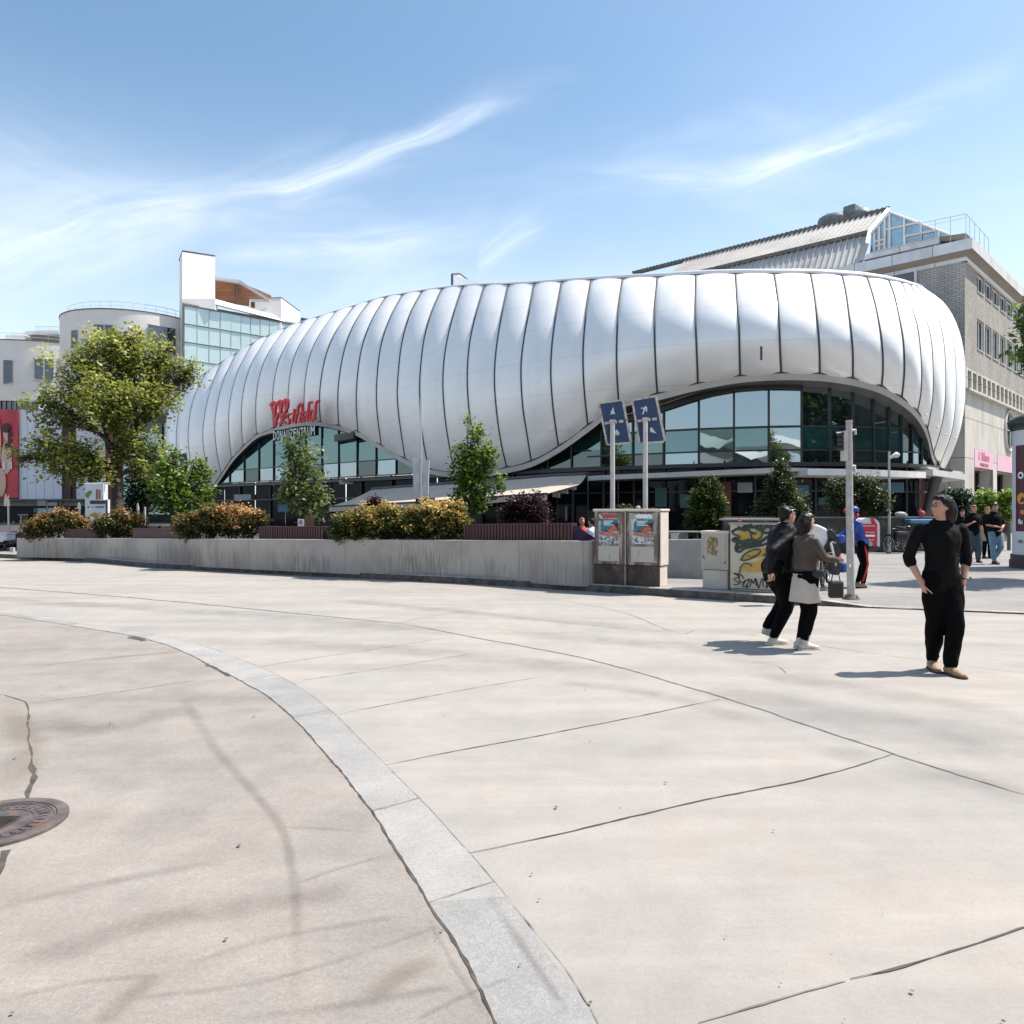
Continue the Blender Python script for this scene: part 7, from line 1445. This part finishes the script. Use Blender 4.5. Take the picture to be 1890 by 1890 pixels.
    # hair and face
    mb = MB(); mb.ell(hp(0, -.022, 1.675), (.085, .094, .088), HM, 20, 14); mb.ell(hp(0, .035, 1.725), (.066, .052, .034), HM)
    for sx in (-1, 1): mb.ell(hp(sx*.066, -.030, 1.640), (.022, .045, .055), HM)
    if hairlen: mb.ell(hp(0, -.080, 1.61 - hairlen*.2), (.088, .068, .095 + hairlen*.4), HM, 16, 12); [mb.ell(hp(sx*.062, -.045, 1.61 - hairlen*.25), (.034, .045, .065 + hairlen*.3), HM) for sx in (-1, 1)]
    else: mb.ell(hp(0, -.060, 1.625), (.064, .045, .06), HM)
    sculpt(mb, 'hair', hair, o, vox*.8, .008, 28, 2, (1, 1, .35), S)
    if face:
        mb = MB()
        for sx in (-1, 1): mb.ell(hp(sx*.030, .0865, 1.650) * S, (.011*S, .006*S, .005*S), HM); mb.ell(hp(sx*.032, .090, 1.672) * S, (.019*S, .005*S, .0035*S), HM)
        mb.build('eyes', M_EYE, o)
        mb = MB(); mb.ell(hp(0, .0935, 1.586) * S, (.020*S, .004*S, .0045*S), HM); mb.build('mouth', mat('lip', (.36, .12, .10), .5), o)
    place(o, loc, rz); o['_hp'] = 0; del o['_hp']; return o, (lambda x, y, z: hp(x, y, z) * S), HM, S
def wear(mb, name, m, o):
    """a part given in the wearer's own coordinates"""
    l_ = o.location.copy(); o.location = (0, 0, 0); r_ = mb.build(name, m, o); o.location = l_; return r_
# the man walking towards us
Y = 7.5; p = P(1737, 1239, Y)
o, hp, HM, S = person('man in black shirt and black trousers looking aside with both hands in his pockets', (p.x, Y, .0), R(180), 1.765, dict(hipR=(.09,0,.92), hipL=(-.09,0,.92), kneeR=(.070,.02,.50), kneeL=(-.060,.12,.50), ankR=(.032,-.10,.085), ankL=(-.002,.16,.085), toeR=(.25,1,0), toeL=(-.10,1,0),
    shR=(.205,-.01,1.425), shL=(-.205,-.01,1.425), elR=(.290,-.07,1.13), elL=(-.290,-.07,1.13), wrR=(.200,.02,.875), wrL=(-.205,.02,.875), hdR=(-.30,.0,-1), hdL=(.30,.0,-1)), shoes=M_SHOEB, hairlen=.12, sleeve=.56, cuff=.02, fat=1.0, wide=1.25, yaw=R(-82), vox=.010, hc=.3, hem=.86, fold=.014)
mb = MB()
for sx in (-1, 1): mb.tube([hp(sx*.032 + .024*math.cos(t), .100, 1.650 + .017*math.sin(t)) for t in np.linspace(0, 2*math.pi, 17)[:-1]], .0022, 5, closed=True); mb.tube([hp(sx*.056, .100, 1.655), hp(sx*.078, .06, 1.655), hp(sx*.080, .0, 1.650)], .002, 5)
mb.tube([hp(-.01, .102, 1.653), hp(.01, .102, 1.653)], .002, 5); wear(mb, 'glasses', M_MUL, o)
mb = MB(); a = Vector((-.239, .012, .925))*S; mb.tube([a + Vector((.040*math.cos(t), .036*math.sin(t), .006*math.cos(t))) for t in np.linspace(0, 2*math.pi, 17)[:-1]], .009, 6, closed=True); mb.ell(a + Vector((-.040, .008, 0)), (.010, .020, .020)); wt = wear(mb, 'watch', M_STEEL, o)
mb = MB(); mb.tube([Vector((x, .062 + .03*(1-abs(x)/.07), 1.455 - .05*(1 - abs(x)/.07)))*S for x in (-.07, -.035, 0, .035, .07)], .012*S, 6); mb.tube([Vector((.012, .118, 1.38))*S, Vector((.012, .135, 1.2))*S, Vector((.012, .128, 1.0))*S], .004*S, 5); wear(mb, 'collar', M_BLACKC, o)
# man in the black jacket, seen from behind, walking right
Y = 9.1; p = P(1432, 1188, Y)
o, hp, HM, S = person('man in black jacket and pale trainers with sunglasses pushed up, walking away to the right', (p.x, Y, 0), R(-72), 1.72, dict(kneeR=(.09,.10,.50), ankR=(.08,-.09,.085), kneeL=(-.09,.20,.54), ankL=(-.08,-.06,.17), toeL=(0,1,-.4), elR=(.26,-.26,1.16), wrR=(.25,-.28,.90), elL=(-.24,.10,1.14), wrL=(-.22,.30,1.02), hdR=(0,.25,-1), hdL=(0,.9,-.3), pelvis=(0,.02,.93)),
    shirt=mat('black_bomber', (.005, .005, .006), .6, vary=.25, vscale=10, spec=.2), shoes=M_SHOEW, fat=1.32, wide=1.3, lean=(0, .12), yaw=R(-12), vox=.011, hem=.93, hc=.8, fold=.009)
mb = MB(); mb.grid([[hp(x, .098 - abs(x)*.35, 1.735 - .030*k - abs(x)*.12) for x in np.linspace(-.085, .085, 9)] for k in (0, 1)]); mb.tube([hp(sx, -.02, 1.70) for sx in (-.09,)] + [hp(-.085, .06, 1.715), hp(0, .105, 1.72), hp(.085, .06, 1.715), hp(.09, -.02, 1.70)], .006, 6); wear(mb, 'sunglasses', mat('blue_visor', (.25, .38, .62), .1, .6), o)
# woman beside him
Y = 8.7; p = P(1488, 1200, Y)
M_OLIVE = mat('brown_jacket', (.055, .040, .030), .65, vary=.3, vscale=10); M_BEIGE = mat('beige_skirt', (.50, .44, .38), .75, vary=.08, vscale=6)
o, hp, HM, S = person('woman in brown jacket and long beige skirt over black leggings reaching forward', (p.x, Y, 0), R(-80), 1.58, dict(kneeR=(.05,.06,.50), ankR=(.02,-.03,.085), kneeL=(-.05,.02,.50), ankL=(-.05,-.06,.10), elR=(.22,.10,1.20), wrR=(.17,.33,1.16), elL=(-.22,.12,1.20), wrL=(-.16,.34,1.16), hdR=(0,1,.05), hdL=(0,1,.05), pelvis=(0,-.02,.95)),
    shirt=M_OLIVE, shoes=M_SHOEW, fat=1.12, wide=.1, lean=(0, .02), yaw=R(10), hairlen=.10, vox=.011, hem=1.0, skirt=(.98, .62, M_BEIGE, .165, .215), hc=.9, fold=.007)
mb = MB(); mb.ell(Vector((.11, .06, .98))*S, (.11*S, .13*S, .065*S)); mb.tube([Vector((.15*math.cos(t), .14*math.sin(t), 1.02))*S for t in np.linspace(0, 2*math.pi, 17)[:-1]], .012, 6, closed=True); q = mb.build('waist_bag', M_BAGB, None); q.name = 'waist_bag'
tag(q, 'black waist bag worn by the woman in the long beige skirt', 'bag'); M4 = Matrix.Translation((p.x, Y, 0)) @ Matrix.Rotation(R(-80), 4, 'Z'); q.location = M4 @ q.location; q.rotation_euler = (0, 0, R(-80))
mb = MB(); a = M4 @ (Vector((.24, .22, .70))); mb.box(a + Vector((0,0,.02)), (.17, .08, .20), bev=.03); mb.tube([a + Vector((-.05, 0, .11)), a + Vector((0, 0, .38)), a + Vector((.05, 0, .11))], .007, 5); tag(mb.build('handbag', M_BAGB), 'black handbag hanging in front of the woman in the beige skirt', 'bag')
# courier
M_BLUEJ = mat('blue_jacket', (.012, .045, .26), .5, vary=.2, vscale=10); M_REDC = mat('red_cap', (.50, .018, .022), .5)
Y = 15.7; p = P(1588, 1085, Y)
o, hp, HM, S = person('courier in blue jacket and black trousers with red stripe, half hidden by the grey pole', (p.x, Y, .02), R(84), 1.72, dict(kneeR=(.10,-.10,.50), ankR=(.10,.02,.085), kneeL=(-.10,-.06,.50), ankL=(-.10,-.02,.085), elR=(.22,.22,1.18), wrR=(.20,.42,1.05), elL=(-.22,.20,1.18), wrL=(-.20,.40,1.05), hdR=(0,1,-.1), hdL=(0,1,-.1), pelvis=(0,-.04,.94)),
    shirt=M_BLUEJ, shoes=M_SHOEB, fat=1.05, wide=.6, lean=(0, .16), vox=.014, hem=.90, hair=M_HAIRD, hc=.8)
mb = MB(); mb.ell(hp(0, -.01, 1.705), (.100, .116, .088), HM); cp_ = wear(mb, 'cap', M_BLUEJ, o); mb = MB(); mb.tube([hp(0, .06, 1.70), hp(0, .13, 1.695), hp(0, .19, 1.68)], [.06, .06, .03], 10); mb.ell(hp(0, -.05, 1.60), (.085, .07, .05), HM); wear(mb, 'cap_peak', M_REDC, o)
mb = MB()
for X in (.168, -.168): mb.tube([(X*.98, -.02, .88), (X, -.06, .70), (X*.93, -.095, .50), (X*.90, -.045, .30), (X*.83, .0, .13)], [.022, .026, .028, .024, .020], 6)
wear(mb, 'red_stripe', M_REDC, o)
# his boxy backpack
Yp = 15.6; BP = thing('delivery_backpack', P(1604, 1017, Yp), 'red and white round-topped delivery box with white lettering behind the courier in blue', 'backpack')
pt = lambda x, y, d=0: P(x, y, Yp + d)
arc = [(1586, 1008), (1586, 969)] + [(1586 + 15*(1-math.cos(t)), 969 - 13*math.sin(t)) for t in np.linspace(.2, math.pi/2, 6)] + [(1608 + 16*math.sin(t), 970 - 14*math.cos(t)) for t in np.linspace(0, math.pi/2, 7)] + [(1624, 1008)]
mb = MB(); mb.slab([pt(*a) for a in arc][::-1], (0, .34, 0)); mb.build('bag_shell', mat('bag_white', (.62, .60, .58), .5, vary=.05), BP)
mb = MB(); mb.slab([pt(x, y, -.012) for x, y in [(1590, 1006), (1619, 1009), (1619, 967), (1590, 967)]], (0, .012, 0)); mb.slab([pt(x, y, -.014) for x, y in [(1611, 970), (1619, 970), (1613, 957), (1606, 956.5)]], (0, .012, 0)); mb.build('red_front', mat('bag_red', (.50, .018, .035), .5), BP)
mb = MB(); pl = PL(pt(1590, 967, -.02), (1, 0, 0)); u1 = (1619-1590)/F*Yp; text_on(mb, pl, 'NAKUPOVNA', .03, -.055, .045, .004, .004, width=u1-.08); text_on(mb, pl, 'Dobrodosli', .09, -.19, .05, .004, .004, width=.18); text_on(mb, pl, 'wien.at', .12, -.34, .045, .004, .004, width=.14); pl.poly(mb, [(.05, -.265), (u1-.05, -.265), (u1-.05, -.225), (.05, -.225)], .004, .003); mb.build('lettering', M_WHT, BP)
mb = MB(); pl.poly(mb, [(.03, -.46), (.22, -.46), (.23, -.40), (.19, -.36), (.12, -.35), (.06, -.38)], .006, .004); mb.build('grey_emblem', M_SLABG, BP)
mb = MB(); mb.ell(pt(1605, 1010, .15), (.21, .16, .09)); mb.build('bag_bottom', M_BAGB, BP)
# people at the back right
Y = 22.8; p = P(1836, 1041, Y); GP = 'walkers in the background at the right'
person('man in black t-shirt and light blue jeans with arms folded before him at the right', (p.x, Y, .012), R(188), 1.84, dict(kneeR=(.10,.05,.50), ankR=(.11,.10,.085), kneeL=(-.11,.10,.50), ankL=(-.10,-.12,.16), toeL=(0,1,-.5), elR=(.27,.02,1.14), elL=(-.27,.02,1.14), wrR=(.06,.20,1.08), wrL=(-.02,.22,1.00), hdR=(-1,.1,-.4), hdL=(1,.1,-.6)), trousers=M_JEAN, sleeve=.42, vox=.018, yaw=R(-25), fat=1.12, wide=1.1, hem=.86, group=GP)
Y = 23.6; p = P(1797, 1039, Y)
person('fair haired walker in black t-shirt and dark wide jeans carrying a beige tote', (p.x, Y, .012), R(176), 1.80, dict(kneeR=(.10,.05,.50), ankR=(.10,-.10,.12), kneeL=(-.10,.08,.50), ankL=(-.08,.10,.085), elR=(.25,.06,1.14), wrR=(.16,.20,1.20), hdR=(-.6,.2,.6)), trousers=M_JEAND, hair=M_HAIRG, sleeve=.42, vox=.018, fat=1.1, wide=1.9, group=GP)
mb = MB(); a = P(1812, 985, 23.5); mb.slab([a + Vector(v) for v in [(-.08,0,.22),(.0,0,.22),(.16,0,-.22),(-.04,0,-.24)]], (0, .14, 0)); mb.tube([a + Vector((-.06, .07, .2)), a + Vector((-.05, .07, .42)), a + Vector((0, .07, .2))], .012, 5); tag(mb.build('tote_bag', mat('tote', (.42, .34, .24), .8)), 'beige tote bag hanging beside the fair haired walker', 'bag')
Y = 25.5; p = P(1822, 1035, Y)
person('ginger haired walker in dark clothes between the two front walkers', (p.x, Y, .012), R(184), 1.76, hair=M_HAIRG, sleeve=.45, vox=.022, group=GP)
Y = 26; p = P(1776, 1035, Y)
person('dark haired walker in black partly hidden behind the fair haired walker', (p.x, Y, .012), R(170), 1.66, sleeve=1, vox=.022, hairlen=.1, group=GP)
# guests on the terrace
SIT = dict(hipR=(.10,.02,.50), hipL=(-.10,.02,.50), kneeR=(.12,.44,.50), kneeL=(-.12,.44,.50), ankR=(.12,.42,.085), ankL=(-.12,.42,.085), pelvis=(0,0,.50), elR=(.24,.06,.74), elL=(-.24,.06,.74), wrR=(.14,.30,.72), wrL=(-.14,.30,.72), hdR=(0,1,0), hdL=(0,1,0))
def sitter(px, py, Y, rz, lab, sh, hr=M_HAIRD):
    p = P(px, py, Y); zoff = p.z - 1.29
    person(lab, (p.x, Y, zoff), rz, 1.74, SIT, shirt=sh, trousers=M_JEAND, hair=hr, sleeve=.5, vox=.024, face=False, group='seated terrace guests')
    mb = MB(); c_ = thing('stool', (p.x, Y, 0), 'stool under: ' + lab, 'stool'); c_['label'] = 'stool under the ' + lab.replace('seated ', ''); mb.box((p.x, Y, .36 + zoff), (.42, .42, .06)); mb.build('seat', M_CHR, c_)
    for i in (-.17, .17):
        for j in (-.17, .17): mb = MB(); mb.tube([(p.x+i, Y+j, 0), (p.x+i, Y+j, .34+zoff)], .018, 5); mb.build('leg', M_STEEL, c_)
M_TEE = mat('pale_blue_tee', (.45, .55, .66), .8); M_REDT = mat('red_tee', (.40, .06, .05), .8)
sitter(1092, 957, 21, R(60), 'seated guest in pale blue shirt beside the poster cabinets', M_TEE)
sitter(1074, 956, 22, R(200), 'seated guest in dark red shirt left of the poster cabinets', M_REDT, M_HAIRG)
sitter(271, 969, 25.5, R(20), 'seated guest in red behind the second plain maroon box', M_REDT)
sitter(297, 970, 25.5, R(-30), 'seated guest in dark clothes nearest the two-topped tree', M_BLACKC)
sitter(1365, 955, 27.2, R(150), 'seated guest whose head shows above the graffiti cabinet', M_BLACKC)
#Y = 27; p = P(29, 1020, Y); person('person in maroon jacket behind the white scooter at the left edge', (p.x, Y, .1), R(150), 1.05, shirt=mat('maroon_jacket', (.16, .015, .04), .7), vox=.03, face=False)
